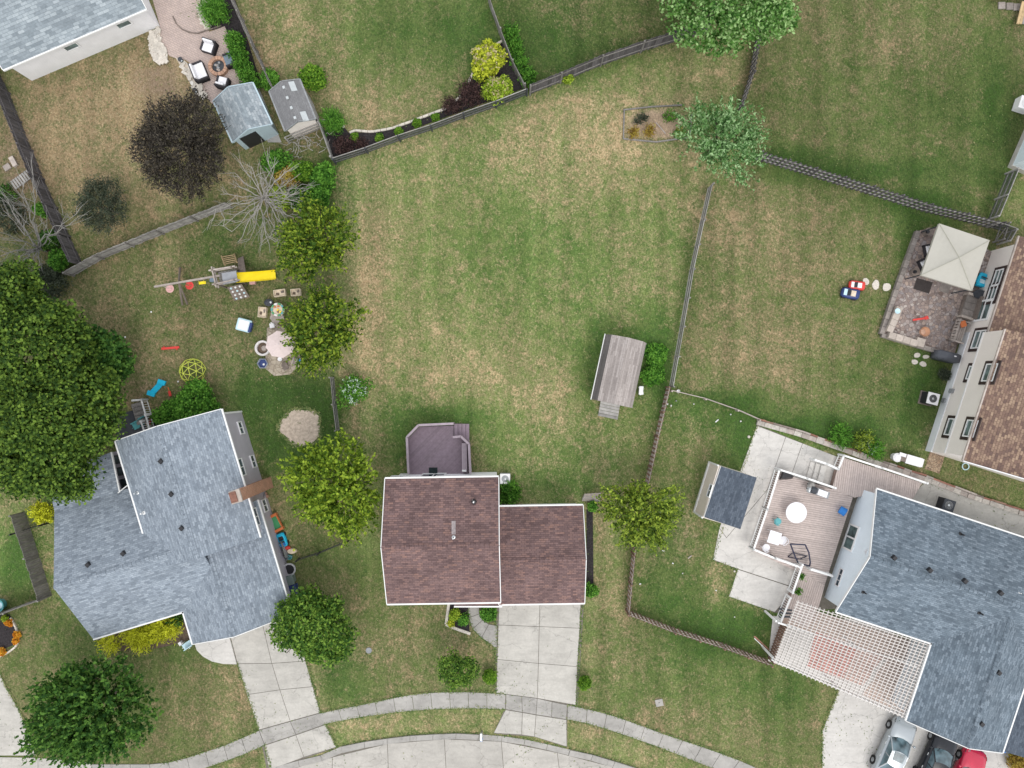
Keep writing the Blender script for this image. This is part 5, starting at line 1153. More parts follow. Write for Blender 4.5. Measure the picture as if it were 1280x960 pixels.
R = simple("toy_grill", "small dark grey toy grill left of the toy table", "toy", 338, 379); MB().lathe(P(338, 379), [(.2, 0), (.3, .3), (.3, .42), (.15, .52), (0, .55)], 12, 1.1, .9).build("drum", M_dark, R); MB().lathe(P(338.5, 378, .5), [(0, .08), (.08, .06), (.08, 0)], 8).build("lid_knob", M_metal, R)
R = simple("toy_chair", "tiny white and lilac chair below the toy table", "chair", 340, 407); bx("seat", R, P(340, 407, .26), (.34, .34, .05), M_cush, .2); bx("backrest", R, P(341.5, 405, .42), (.05, .34, .35), M_cush, .9)
for k in range(4): bx("leg", R, P(340, 407, .12) + Vector(((-1) ** k * .13, (-1) ** (k // 2) * .13, 0)), (.04, .04, .24), M_fpale)
R = simple("raised_planter", "round white rimmed planter ring filled with dark soil", "planter", 330.5, 435.5); c = P(330.5, 435.5); MB().lathe(c, [(.42, .05), (.42, .42), (.56, .45), (.57, .36), (.5, .0)], 28).build("ring", mat("speckled_white_ring", (.58, .55, .54), .7, .12), R); MB().lathe(c, [(0, .25), (.2, .24), (.43, .2)], 20).build("soil", M_soil, R); MB().lathe(c + Vector((.06, .0, .2)), [(0, .2), (.16, .12), (.24, .0)], 9).build("mound", M_fpale, R)
R = simple("water_tub", "small grey blue six sided tub below the white ring planter", "tub", 330, 454.5); c = P(330, 454.5); MB().lathe(c, [(.33, .0), (.4, .36), (.36, .38), (.32, .14), (0, .14)], 6).build("tub", mat("grey_blue_tub", (.30, .33, .40), .5), R); MB().lathe(c, [(0, .2), (.33, .2)], 6).build("tub_water", M_navy, R); MB().lathe(c + Vector((.06, -.06, .2)), [(0, .1), (.08, .05), (.08, 0)], 10).build("ball", M_white, R)
# pale parasol leaning half under the striped tree
R = simple("parasol", "pale pink white patio parasol partly hidden by the striped tree", "parasol", 352, 432); c = P(350, 430.5, 1.9); mb = MB(); cols_ = 8; rr = 1.05
for k in range(8):
    a0, a1 = 2 * math.pi * k / 8 + .2, 2 * math.pi * (k + 1) / 8 + .2; mb.poly([c + Vector((0, 0, .3)), c + Vector((math.cos(a0) * rr, math.sin(a0) * rr * .95, 0)), c + Vector((math.cos((a0+a1)/2) * rr * .9, math.sin((a0+a1)/2) * rr * .86, -.01)), c + Vector((math.cos(a1) * rr, math.sin(a1) * rr * .95, 0))])
o = mb.build("canopy", mat("faded_pink_canvas", (.62, .52, .50), .85, .06), R); so_ = o.modifiers.new("s", 'SOLIDIFY'); so_.thickness = .02
MB().tube(Vector((c.x, c.y, 0)), c + Vector((0, 0, .34)), .03, .025, 8).build("pole", M_metal, R)
R = simple("stool", "small grey stool on the beige pavers below the parasol", "stool", 356.5, 458); bx("seat", R, P(356.5, 458, .4), (.42, .5, .06), M_mwood, .5); 
for k in range(4): bx("leg", R, P(356.5, 458, .19) + Vector(((-1) ** k * .15, (-1) ** (k // 2) * .18, 0)), (.05, .05, .38), M_mwood, .5)
R = simple("patio_pot", "small white pot on the beige pavers", "pot", 351, 449); MB().lathe(P(351, 449), [(.12, 0), (.16, .25), (.13, .25), (0, .2)], 12).build("pot", M_cush, R)
R = simple("folding_chair", "grey folding chair with blue cushion under the striped tree", "chair", 371, 452); bx("seat", R, P(370, 452, .4), (.5, .5, .05), M_fpale, -.3); bx("backrest", R, P(367, 451, .6), (.06, .5, .5), M_fpale, -.3); bx("cushion", R, P(374, 451, .45), (.22, .25, .08), M_blue, .3)
for k in range(4): bx("leg", R, P(370, 452, .2) + Vector(((-1) ** k * .2, (-1) ** (k // 2) * .2, 0)), (.04, .04, .4), M_grey)
# rear stair of the grey roofed house
R = simple("stair_railing", "white stair with balusters behind the grey roofed house", "stairs", 176, 515); railing(R, [(166,500.5),(176.5,499.5),(182,518)], .1, 1.0, .17, .1); railing(R, [(182,519),(186.5,535)], .3, 1.1, .17, .1); railing(R, [(176,526.5),(181,541)], .3, 1.1, .17, .1)
for i in range(5): bx("tread", R, P(172 + 1.6 * i, 506 + 5.2 * i, .12 + .12 * i), (.9, .3, .05), M_fgrey, math.radians(17))
struct("rear_deck_floor", [(140,520),(170,512),(190,545),(150,560)], .06, M_dark)
R = simple("tyre_planter", "black round tyre by the rear wall of the grey roofed house", "tyre", 199, 528); MB().lathe(P(199, 528), [(.28, .12), (.3, .22), (.42, .26), (.52, .2), (.54, .06), (.46, .0)], 22).build("tyre", M_tyre, R); MB().lathe(P(199, 528, .05), [(0, .02), (.3, .02)], 14).build("filling", M_dark, R)
R = simple("garden_stool", "small red stool between the stair and the tyre", "stool", 187.5, 527); MB().lathe(P(187.5, 527), [(.22, 0), (.2, .35), (0, .37)], 12).build("seat", M_red, R)
for lab, x, y in (("teal plastic chair left of the white stair under the big tree", 170.5, 532), ("teal plastic chair between the white stair rails", 179.5, 526)):
    R = T("plastic_chair", lab, "chair", P(x, y), "teal plastic chairs"); bx("seat", R, P(x, y, .42), (.5, .45, .04), M_teal, .5); bx("backrest", R, P(x - 2, y - 4, .62), (.5, .06, .42), M_teal, .5)
    for k in range(4): bx("leg", R, P(x, y, .2) + Vector(((-1) ** k * .2, (-1) ** (k // 2) * .18, 0)), (.04, .04, .4), M_teal, .5)
# things along the lilac wall
R = simple("toy_slide", "red and green toddler slide lying along the lilac wall", "toy", 344, 653); a, b = P(340.5, 645, .3), P(349, 662, .3)
MB().bar(a, b, .5, .08).build("bed", M_green, R); d_ = (b - a).normalized(); s_ = Vector((-d_.y, d_.x, 0))
for k in (-1, 1): MB().bar(a + s_ * k * .3, b + s_ * k * .3, .07, .22).build("side", M_orange, R)
for q in (a, b): MB().bar(q - s_ * .36, q + s_ * .36, .2, .34).build("end", M_orange, R)
R = simple("ride_on_car", "bright blue ride on toy car along the lilac wall", "toy car", 354, 673.5); c = P(354, 673.5); fw = Vector((.35, -.94, 0)); sx = Vector((.94, .35, 0))
def toycar(R, c, ang, m, m2, m3, s=1.0):
    mr = Matrix.Rotation(ang, 3, 'Z')
    def loft(xs, name, mm): MB().loft([[c + mr @ Vector((x * s, y * w_ * s, z * s)) for y, z in ((-1, zb_), (1, zb_), (1, zt_ * .8), (.75, zt_), (-.75, zt_), (-1, zt_ * .8))] for x, w_, zb_, zt_ in xs]).build(name, mm, R, True)
    loft([(-.5, .22, .12, .42), (-.42, .3, .08, .5), (-.05, .31, .08, .36), (.1, .31, .08, .38), (.42, .29, .08, .4), (.55, .2, .12, .3)], "body", m)
    MB().box(c + mr @ Vector((-.12 * s, 0, .4 * s)), (.3 * s, .34 * s, .08 * s), ang).build("seat", m2, R)
    MB().box(c + mr @ Vector((.17 * s, 0, .5 * s)), (.06 * s, .36 * s, .22 * s), ang, -.4).build("windscreen", M_dark, R)
    MB().box(c + mr @ Vector((.36 * s, .0, .405 * s)), (.2 * s, .38 * s, .02 * s), ang).build("hood_panel", m3, R)
    for x in (-.32, .34):
        for y in (-1, 1): a_ = c + mr @ Vector((x * s, y * .24 * s, .13 * s)); b_ = c + mr @ Vector((x * s, y * .34 * s, .13 * s)); MB().tube(a_, b_, .13 * s, .13 * s, 10).build("wheel", M_black, R)
toycar(R, c, math.atan2(-.94, .35), M_cyan, M_black, M_blue, 1.0)
R = simple("red_toy", "small red and pink toy between the blue toy car and the pale bench", "toy", 360, 684); MB().lathe(P(360, 684), [(.16, 0), (.2, .2), (.1, .32), (0, .34)], 8, 1.2, .8).build("body", M_red, R); bx("wheel_block", R, P(361, 687, .1), (.2, .14, .18), M_pink)
R = simple("lawn_roller", "pale yellow and white oval toy standing by the wire fence", "toy", 366, 688); MB().lathe(P(366, 688), [(.2, 0), (.3, .12), (.26, .32), (0, .38)], 14, 1.2, .7).build("shell", M_cream, R); MB().lathe(P(367.5, 687.5, .3), [(0, .1), (.1, .06), (.12, 0)], 8).build("dome", M_lime, R)
R = simple("folded_panel", "dark grey folded table leaning along the lilac wall", "table", 354, 690); q = [P(346, 676.5, .1), P(356, 699, .1), P(361, 696, .75), P(351.5, 674, .75)]; q = [P(350.5, 677, .7), P(356.5, 697, .7), P(361.5, 696, .1), P(356, 676, .1)]
q = q if (q[1]-q[0]).cross(q[2]-q[1]).z > 0 else q[::-1]; MB().hexa([p - Vector((0, 0, .05)) for p in q], q).build("panel", M_grey, R)
for lab, x, y, m in (("small grey bucket beside the wire fence", 358.5, 697, M_grey), ("small green bucket beside the wire fence", 363.5, 695.5, M_teal)):
    R = simple("bucket", lab, "bucket", x, y); MB().lathe(P(x, y), [(.14, 0), (.18, .3), (.15, .3), (.12, .1), (0, .1)], 12).build("pail", m, R); MB().tube(P(x, y, .3) + Vector((-.17, 0, 0)), P(x, y, .36) + Vector((.17, 0, 0)), .012, .012, 5).build("handle", M_metal, R)
R = simple("wicker_pot", "round white rimmed black planter at the garage corner of the grey roofed house", "planter", 364.5, 709.5); c = P(364.5, 709.5); MB().lathe(c, [(.3, 0), (.4, .5), (.47, .52), (.47, .58), (.36, .57), (.34, .3), (0, .3)], 24).build("pot", mat("grey_white_pot", (.45, .45, .46), .6), R); MB().lathe(c, [(0, .46), (.37, .46)], 20).build("soil", M_black, R)
def wheelie(label, px, py, m, ang, group="wheeled bins beside the garage"):
    rz = math.radians(ang); R = T("wheeled_bin", label, "bin", P(px, py), group); c = P(px, py); mr = Matrix.Rotation(rz, 3, 'Z')
    MB().hexa([c + mr @ Vector((x * .22, y * .24, .05)) for x, y in ((-1,-1),(1,-1),(1,1),(-1,1))], [c + mr @ Vector((x * .3, y * .33, .95)) for x, y in ((-1,-1),(1,-1),(1,1),(-1,1))]).build("bin_body", m, R)
    MB().hexa([c + mr @ Vector((x * .34, y * .36, .96)) for x, y in ((-1,-1),(1,-1),(1,1),(-1,1))], [c + mr @ Vector((x * .29, y * .32, 1.04)) for x, y in ((-1,-1),(1,-1),(1,1),(-1,1))]).build("lid", m, R)
    bx("handle", R, c + mr @ Vector((-.38, 0, .95)), (.05, .5, .05), M_black, rz)
    for y in (-1, 1): MB().tube(c + mr @ Vector((-.25, y * .2, .1)), c + mr @ Vector((-.25, y * .27, .1)), .1, .1, 10).build("wheel", M_black, R)
wheelie("grey green wheeled bin by the garage wall of the grey roofed house", 366, 721.5, plastic("grey_green_plastic", (.16, .20, .19)), 17); wheelie("navy blue wheeled bin by the garage wall of the grey roofed house", 369.5, 733, M_navy, 17)
R = simple("satellite_dish", "small grey dish and cable box fixed near the brick chimney", "dish", 327, 616); MB().lathe(P(327, 617, .6), [(0, .0), (.2, .05), (.3, .14)], 14).build("dish", M_grey, R); MB().tube(P(327, 617), P(327, 617, .6), .03, .03, 6).build("pole", M_metal, R)
R = simple("clay_pots", "small clay pots at the foot of the brick chimney", "pot", 333, 618)
for dx, dy in ((0, 0), (2, 3), (-1, 4)): MB().lathe(P(333 + dx, 617 + dy), [(.09, 0), (.13, .22), (.1, .22), (0, .16)], 10).build("pot", M_terra, R)
R = simple("lumber_pile", "pile of pale boards beside the garage and the yellow green tree", "lumber pile", 738, 623)
for i in range(7): bar("board", R, P(727.5 + i * .5, 624.5 - i * .9, .1 + .09 * i), P(751, 625.5 - i * 1.3, .1 + .09 * i), .2, .06, M_flight if i % 2 else M_fpale)
R = simple("white_utility_box", "small white box beside the barn shed", "box", 801, 488); MB().hexa(pl([(798.5,483.5),(803,482.5),(804.5,493),(799.5,494)][::-1], .0), pl([(798.5,483.5),(803,482.5),(804.5,493),(799.5,494)][::-1], .5)).build("box", M_cush, R); MB().box(P(801.4, 488, .52), (.3, .6, .03), -.1).build("lid", M_white, R)
# white sign-like thing by the porch
R = simple("garden_bench", "small pale blue white bench at the porch corner of the grey roofed house", "bench", 233, 806); bx("seat", R, P(234, 806, .4), (.7, .4, .05), M_lblue, .6); bx("backrest", R, P(236, 809, .6), (.7, .05, .4), M_lblue, .6); bx("side_shelf", R, P(226, 804, .3), (.2, .25, .3), M_cush, .6)
for k in range(4): bx("leg", R, P(234, 806, .2) + Vector(((-1) ** k * .25, (-1) ** (k // 2) * .18, 0)), (.05, .05, .4), M_white, .6)
R = simple("pond_ornament", "round pale blue tub at the left frame edge", "tub", 2, 755); MB().lathe(P(2, 755), [(.4, 0), (.5, .5), (.42, .5), (.38, .2), (0, .2)], 18).build("tub", M_teal, R); MB().lathe(P(1, 756, .3), [(0, .25), (.25, .18), (.3, 0)], 14).build("cover", M_lblue, R)
R = simple("paving_stones", "two worn paving pieces beyond the dark left fence", "paving stone", 12, 205); bx("slab", R, P(9, 209, .06), (.5, .42, .12), M_fpale, .6); bx("slab", R, P(17, 202, .1), (.35, .75, .2), M_fpale, .5)
R = simple("pallet", "pale ribbed panel lying beyond the dark left fence", "pallet", 27, 226); a, b = P(16, 232, .5), P(38, 216, .5); d_ = (b - a).normalized(); s_ = Vector((-d_.y, d_.x, 0))
for i in range(8): bar("slat", R, a.lerp(b, i / 8) - s_ * .35 + d_ * .08, a.lerp(b, i / 8) + s_ * .35 + d_ * .08, .13, .04, M_flight)
for k in (-.28, .28): bar("bearer", R, a + s_ * k - Vector((0, 0, .06)), b + s_ * k - Vector((0, 0, .06)), .08, .08, M_fgrey)

# ---------------------------------------------------------------- stone patio of the tan house
R = T("stone_patio", "raised mottled stone patio with seat wall behind the tan house", "patio", P(1150, 380))
MB().prism(pl([(1146,289),(1180,283),(1238,316),(1190,444),(1178,441),(1099,418),(1122,352)]), 0, .22).build("paving", M_pavmix, R)
for pts, w, z, m in (([(1145,290),(1133,322),(1122,352),(1110,386),(1099.5,418)], .32, .34, M_block), ([(1099.5,419),(1120,425),(1140,431),(1178,442)], .3, .34, M_block)):
    q = resample(pts, 9.5)
    for a, b in zip(q, q[1:]): A, B = P(*a), P(*b); e = (B - A) * .02; bar("block", R, A + e + Vector((0, 0, z / 2)), B - e + Vector((0, 0, z / 2)), w, z + random.uniform(-.02, .02), m)
for pts in ([(1119.5,385),(1113,401),(1106.5,415.5)], [(1106,419),(1124,424.5),(1141,430)]):
    q = resample(pts, 9)
    for a, b in zip(q, q[1:]): A, B = P(*a), P(*b); e = (B - A) * .02; bar("cap_stone", R, A + e + Vector((0, 0, .4)), B - e + Vector((0, 0, .4)), .46, .42, M_cap)
MB().box(P(1149, 428, .34), (.62, .6, .4), -.3).build("cap_stone", M_cap, R)
zp0 = .22
R = simple("canopy_gazebo", "square tan canopy gazebo over the corner of the stone patio", "gazebo", 1190, 325, zp0); ze = 2.45
cn = [P(1174, 279.5, ze), P(1237, 300.5, ze), P(1215, 363.5, ze), P(1151.5, 344, ze)]; pk = P(1199, 322, 3.05)
mb = MB()
for k in range(4):
    a, b = cn[k], cn[(k + 1) % 4]; nseg = 6; prev = None; rows = []
    for i in range(nseg + 1):
        t = i / nseg; A, B = a.lerp(pk, t), b.lerp(pk, t); sag = -.10 * math.sin(math.pi * t); rows.append([A, A.lerp(B, .25) + Vector((0, 0, sag * .75)), A.lerp(B, .5) + Vector((0, 0, sag)), A.lerp(B, .75) + Vector((0, 0, sag * .75)), B])
    mb.loft(rows[::-1] if False else rows, closed=False)
o = mb.build("canopy", M_tan, R); 
import bmesh as _b
bm_ = _b.new(); bm_.from_mesh(o.data); _b.ops.remove_doubles(bm_, verts=bm_.verts, dist=.003); _b.ops.recalc_face_normals(bm_, faces=bm_.faces); bm_.to_mesh(o.data); bm_.free()
for k in range(4):
    a, b = cn[k], cn[(k + 1) % 4]; MB().hexa([a - Vector((0, 0, .2)), b - Vector((0, 0, .2)), b, a], [a - Vector((0, 0, .2)) + Vector((.01, .01, 0)), b - Vector((0, 0, .2)) + Vector((.01, .01, 0)), b + Vector((.01, .01, 0)), a + Vector((.01, .01, 0))]).build("valance", M_tan, R)
    bar("seam", R, a + Vector((0, 0, .015)), pk + Vector((0, 0, .015)), .035, .02, M_tandark)
    g0 = a.lerp(pk, .05); bx("post", R, Vector((g0.x, g0.y, (ze + zp0) / 2)), (.08, .08, ze - zp0), M_dark, .3)
armchair("dark wicker armchair with white pillow under the upper canopy edge", 1158, 314, .85, .8, 190, M_cush, "wicker armchairs under the tan canopy").location.z = zp0
armchair("dark wicker armchair with white pillow under the lower canopy edge", 1152, 331.5, .85, .8, 205, M_cush, "wicker armchairs under the tan canopy").location.z = zp0
for lab, x, y in (("round tree stump table at the upper corner of the stone patio", 1157, 291), ("round tree stump table below the lower wicker chair", 1141, 341)):
    R = simple("stump_table", lab, "side table", x, y, zp0); MB().lathe(P(x, y, zp0), [(.28, 0), (.24, .3), (.3, .45), (0, .46)], 12).build("stump", M_mwood, R); MB().lathe(P(x + 2, y - 1, zp0 + .46), [(.12, 0), (.12, .14), (0, .14)], 10).build("ornament", M_black, R)
R = simple("rug", "dark brown rug lying beside the tan canopy", "rug", 1153.5, 357, zp0); MB().prism(pl([(1146,347.5),(1166,353),(1161,367),(1141.5,361)], zp0), zp0, zp0 + .015).build("rug", mat("dark_brown_rug", (.05, .042, .04), .95, .2, 8), R)
R = simple("side_mat", "grey mat partly below the canopy's lower edge", "mat", 1182, 361, zp0); MB().prism(pl([(1177,353),(1189,357),(1185,367),(1173,363)], zp0), zp0, zp0 + .015).build("mat", M_block, R)
R = simple("glider_bench", "brown grey cushioned bench facing the patio by the tan house", "bench", 1208, 384, zp0); mr = Matrix.Rotation(math.radians(-107), 3, 'Z'); c = P(1207, 384, zp0)
for k in range(3): MB().box(c + mr @ Vector(((k - 1) * .52, 0, .42)), (.5, .8, .16), math.radians(-107)).build("cushion", M_block, R)
MB().box(c + mr @ Vector((0, .46, .55)), (1.7, .16, .7), math.radians(-107)).build("backrest", M_mwood, R); MB().box(c + Vector((0, 0, .2)), (1.6, .8, .3), math.radians(-107)).build("frame", M_mwood, R)
for k in (-1, 1): MB().box(c + mr @ Vector((k * .86, 0, .36)), (.16, .95, .6), math.radians(-107)).build("armrest", M_cap, R)
R = simple("slatted_bench", "brown wooden slatted bench against the tan house", "bench", 1193, 416, zp0); c = P(1194, 415, zp0); ab = math.radians(72); mr = Matrix.Rotation(ab, 3, 'Z')
for k in range(5): bx("slat", R, c + mr @ Vector((0, -.34 + .14 * k, .45)), (1.5, .11, .04), M_fpale, ab)
for k in range(7): bx("back_slat", R, c + mr @ Vector((-.66 + .22 * k, .45 + .03, .72)), (.1, .05, .45), M_fpale, ab)
for z in (.5, .95): bx("back_rail", R, c + mr @ Vector((0, .44, z)), (1.6, .06, .08), M_fpale, ab)
for k in (-1, 1):
    bx("armrest", R, c + mr @ Vector((k * .78, 0, .65)), (.1, .95, .05), M_fpale, ab)
    for y in (-.4, .4): bx("leg", R, c + mr @ Vector((k * .76, y, .32)), (.09, .09, .64), M_mwood, ab)
R = simple("orange_cushion", "orange red cushion at the end of the wooden bench", "cushion", 1204, 405, zp0 + .3); o = MB().box(P(1204, 405, zp0 + .72), (.42, .45, .16), .3).build("cushion", M_orange, R); b_ = o.modifiers.new("b", 'BEVEL'); b_.width = .06; b_.segments = 3
R = simple("fire_bowl", "copper fire bowl on the stone patio", "fire bowl", 1153, 415, zp0); MB().lathe(P(1153, 415, zp0), [(.2, 0), (.24, .12), (.33, .34), (.36, .36), (.28, .3), (0, .22)], 20).build("bowl", M_copper, R); MB().lathe(P(1153, 415, zp0 + .25), [(0, .12), (.2, .06), (.24, 0)], 12).build("lid", M_terra, R)
R = simple("toy_bow", "red toy lying on the stone patio", "toy", 1150, 399, zp0); bar("shaft", R, P(1141, 400, zp0 + .06), P(1158, 397.5, zp0 + .06), .14, .08, M_red); bar("tip", R, P(1156, 398, zp0 + .07), P(1160, 396.5, zp0 + .07), .24, .1, M_red)
R = simple("white_bowl", "white bowl on the seat wall corner of the stone patio", "bowl", 1121, 389, zp0); MB().lathe(P(1121, 389, .6), [(.1, 0), (.2, .12), (.17, .12), (0, .04)], 16).build("bowl", M_lblue, R)
R = simple("covered_grill", "grill under a dark grey cover beside the tan house", "grill", 1180, 447); mr = Matrix.Rotation(math.radians(-14), 3, 'Z'); c = P(1177, 446)
o = MB().loft([[c + mr @ Vector((x, y * w_, z)) for y, z in ((-.36, .05), (.36, .05), (.34, .85), (.2, zt_), (-.2, zt_), (-.34, .85))] for x, w_, zt_ in ((-.85, .8, .9), (-.6, 1, .98), (-.3, 1, 1.2), (.35, 1, 1.22), (.6, 1, 1.0), (.85, .85, .92))]).build("cover", M_cover, R, True)
bx("label_patch", R, c + mr @ Vector((.25, .05, 1.225)), (.16, .08, .01), M_cush, -.25)
R = simple("round_table", "dark round table beside the canopy post and the tan house", "table", 1218, 369, zp0); MB().lathe(P(1217, 369, zp0), [(.06, 0), (.05, .6), (.42, .64), (.42, .68), (0, .68)], 18, 1.1, .8).build("table_top", M_dark, R); MB().lathe(P(1217, 369, zp0), [(.25, 0), (.2, .06), (0, .06)], 12).build("foot", M_dark, R)
R = simple("toy_scooter", "bright blue ride on toy between the canopy and the tan house", "toy", 1224, 352, zp0); toycar(R, P(1224, 351, zp0), math.radians(70), M_cyan, M_lblue, M_cyan, 1.0)
R = simple("toy_car_red", "red and white ride on toy car on the lawn beside the stepping stones", "toy car", 1068, 357.5); R.name = "toy_car"; ROOT[R.name] = Vector(R.location); toycar(R, P(1069, 357.5), math.radians(172), M_red, M_cush, M_cush, 1.05)
R = simple("toy_car", "navy and cream ride on toy car on the lawn beside the red one", "toy car", 1060, 367.5); toycar(R, P(1060.5, 367.5), math.radians(168), M_navy, M_cream, M_lblue, 1.2)
def stone(label, px, py, rx, ry, ang, group, m=None):
    n = 10; ph = random.uniform(0, 6); R = None; mb = MB(); c = P(px, py); k = H / F; mr = Matrix.Rotation(math.radians(ang), 3, 'Z')
    pts = [c + mr @ Vector((rx * k * (1 + .1 * math.sin(3 * t + ph)) * math.cos(t), ry * k * (1 + .1 * math.sin(2 * t + ph)) * math.sin(t), 0)) for t in [2 * math.pi * i / n for i in range(n)]]
    o = mb.prism(pts, -.02, .05).build("stepping_stone", m or M_rock); o.location = (0, 0, 0); return tag(o, label, "stepping stone", group)
gS = "stepping stones in the lawn of the tan house"
stone("small buff stepping stone nearest the red toy car", 1082, 352, 4, 4.8, 10, gS); stone("middle stepping stone of the three between toy cars and patio", 1094.5, 356, 4.4, 6, -10, gS); stone("stepping stone nearest the stone patio wall, left of it", 1108, 359, 5, 5.5, -20, gS)
stone("upper left stone of the four by the covered grill", 1146, 444, 4, 3.2, 20, gS); stone("upper right stone of the four, touching the grill cover", 1157, 446, 4, 2.6, 0, gS); stone("lower left stone of the four by the covered grill", 1143, 452.5, 4, 3.2, -20, gS); stone("lower right stone of the four by the covered grill", 1153.5, 455, 4.5, 3.2, -15, gS)

# ---------------------------------------------------------------- on the pink deck
zd = .55
R = simple("round_table", "round white table on the pink deck", "table", 989, 637, zd); MB().lathe(P(992, 641, 0) * 0 + P(990.5, 638.5, zd), [(.05, 0), (.05, .68), (.74, .69), (.76, .72), (.74, .75), (0, .75)], 36).build("table_top", M_cush, R)
for k in range(3): a = k * 2.1 + .4; bar("foot", R, P(990.5, 638.5, zd + .05), P(990.5, 638.5, zd + .03) + Vector((math.cos(a) * .4, math.sin(a) * .4, 0)), .06, .05, M_vinyl)
R = simple("square_table", "square white table near the corner of the pink deck", "table", 963, 669, zd); rz = math.radians(-17); mr = Matrix.Rotation(rz, 3, 'Z'); c = P(963.5, 669.5, zd)
MB().box(c + Vector((0, 0, .72)), (.86, .9, .05), rz).build("table_top", M_cush, R)
for sx, sy in ((-1,-1),(1,-1),(1,1),(-1,1)): bx("leg", R, c + mr @ Vector((sx * .36, sy * .38, .35)), (.05, .05, .7), M_vinyl, rz)
def chair(label, px, py, ang, m, r=.24, group="chairs on the pink deck"):
    rz = math.radians(ang); R = T("garden_chair", label, "chair", P(px, py, zd), group, rz)
    MB().lathe((0, 0, .4), [(0, 0), (r, 0), (r + .02, .03), (0, .05)], 14, 1.05, .95).build("seat", m, R, local=True)
    pts = [Vector((-math.cos(t) * r * 1.1, math.sin(t) * r * 1.1, .55 + .2 * math.cos(t) ** 2)) for t in [-1.5 + 3.0 * i / 10 for i in range(11)]]
    for i, (a, b) in enumerate(zip(pts, pts[1:])): MB().tube(a, b, .025, .025, 6).build("back_rail", m, R, local=True)
    for p in pts[1::2]: MB().tube(Vector((p.x, p.y, .42)), p, .015, .015, 5).build("spindle", m, R, local=True)
    for sx, sy in ((-1,-1),(1,-1),(1,1),(-1,1)): MB().box((sx * r * .7, sy * r * .7, .2), (.04, .04, .4)).build("leg", m, R, local=True)
chair("white round backed chair on the right of the square table", 975, 674, 180, M_cush, .3); chair("white chair below the square table at the deck corner", 955, 683, 40, M_cush, .26); chair("small teal chair left of the round table", 969.5, 650.5, 20, M_teal, .24)
R = simple("gas_grill", "grey gas grill with white shelf on the pink deck", "grill", 1017, 613, zd); rz = math.radians(-20); mr = Matrix.Rotation(rz, 3, 'Z'); c = P(1015, 612, zd)
MB().box(c + mr @ Vector((.45, 0, .42)), (.95, .5, .84), rz).build("cabinet", M_grey, R); MB().box(c + mr @ Vector((.42, 0, .87)), (.7, .42, .06), rz).build("shelf", M_cush, R)
MB().loft([[c + mr @ Vector((x, y, z)) for y, z in ((-.26, .6), (.26, .6), (.24, .82), (.1, .96), (-.1, .96), (-.24, .82))] for x in (-.42, -.02)]).build("lid", M_dark, R)
R = simple("kettle_grill", "round kettle grill beside the gas grill", "grill", 1010, 606, zd)
for dx, dy, m in ((0, 0, M_flight), (-1, 5.5, M_metal)): 
    MB().lathe(P(1009.5 + dx, 605 + dy, zd), [(.05, 0), (.05, .4), (.26, .5), (.28, .62), (.18, .78), (0, .82)], 18).build("kettle", m, R); MB().lathe(P(1009.5 + dx, 605 + dy, zd + .8), [(.04, 0), (.03, .07), (0, .08)], 8).build("knob", M_black, R)
R = simple("blue_barrel", "blue plastic barrel lying by the blue wall on the pink deck", "barrel", 1052, 638, zd); a, b = P(1049.5, 636.5, zd + .3), P(1057, 641, zd + .45); MB().tube(a, b, .27, .3, 20).build("barrel", plastic("barrel_blue", (.02, .17, .50)), R); MB().tube(b, b + (b - a).normalized() * .02, .24, .24, 18).build("mouth", M_navy, R)
R = simple("grill_cover", "black folded triangular cover in the deck corner", "cover", 981, 593, zd); q = pl([(977.5,588.5),(990,593),(992,596),(990,598.5),(974,600)], zd)
mb = MB(); top = pl([(980,590.5),(988,593.5),(989,595.5),(987,596.5),(977,598)], zd + .55); q2 = q[::-1]; mb.hexa(q2, top[::-1]).build("cloth", M_black, R)
R = simple("swing_frame", "dark metal hammock chair frame standing on the pink deck", "hammock frame", 1000, 690, zd); fr = [(987.5,679.5,1.5),(1006.5,680.5,1.5),(1011.5,690,1.25),(1013,706,.75),(1010,707,.75),(997,702.5,.8),(990,688,1.3)]
pz = [P(x, y, zd + z) for x, y, z in ((988,680,1.3),(1006.5,681,1.3),(1011,690.5,1.0),(1012.8,703,.5),(1012,707.5,.3),(998,704,.3),(994,696,.7))]
for a, b in zip(pz, pz[1:] + pz[:1]): MB().tube(a, b, .055, .055, 7).build("tube", M_navydark, R)
for i in range(4): MB().tube(pz[0].lerp(pz[5], .2 + .2 * i), pz[1].lerp(pz[3], .2 + .2 * i), .015, .015, 5).build("cord", M_dark, R)
for a, b in (((985,696),(991,691)),((985,696),(1000,699)),((1000,699),(1009,695)),((991,691),(1009,695))): MB().tube(P(*a, zd + .06), P(*b, zd + .06), .03, .03, 6).build("base_tube", M_navydark, R)
for lab, x, y in (("small green potted plant at the railing nearest the swing frame", 1001, 720.5), ("small green potted plant lower on the railing", 997, 739)):
    R = simple("potted_plant", lab, "plant", x, y, zd); MB().lathe(P(x, y, zd), [(.1, 0), (.13, .2), (0, .18)], 10).build("pot", M_black, R); POTS = globals().setdefault('POTS', []); POTS.append((R, P(x, y, zd + .3)))
R = simple("camp_chair", "dark folding chair seen through the pergola's upper corner", "chair", 980, 765, zd)
for k in range(3): bar("bar", R, P(974, 761 + 5 * k, zd + .4), P(990, 763 + 4 * k, zd + .5), .12, .06, M_dark)
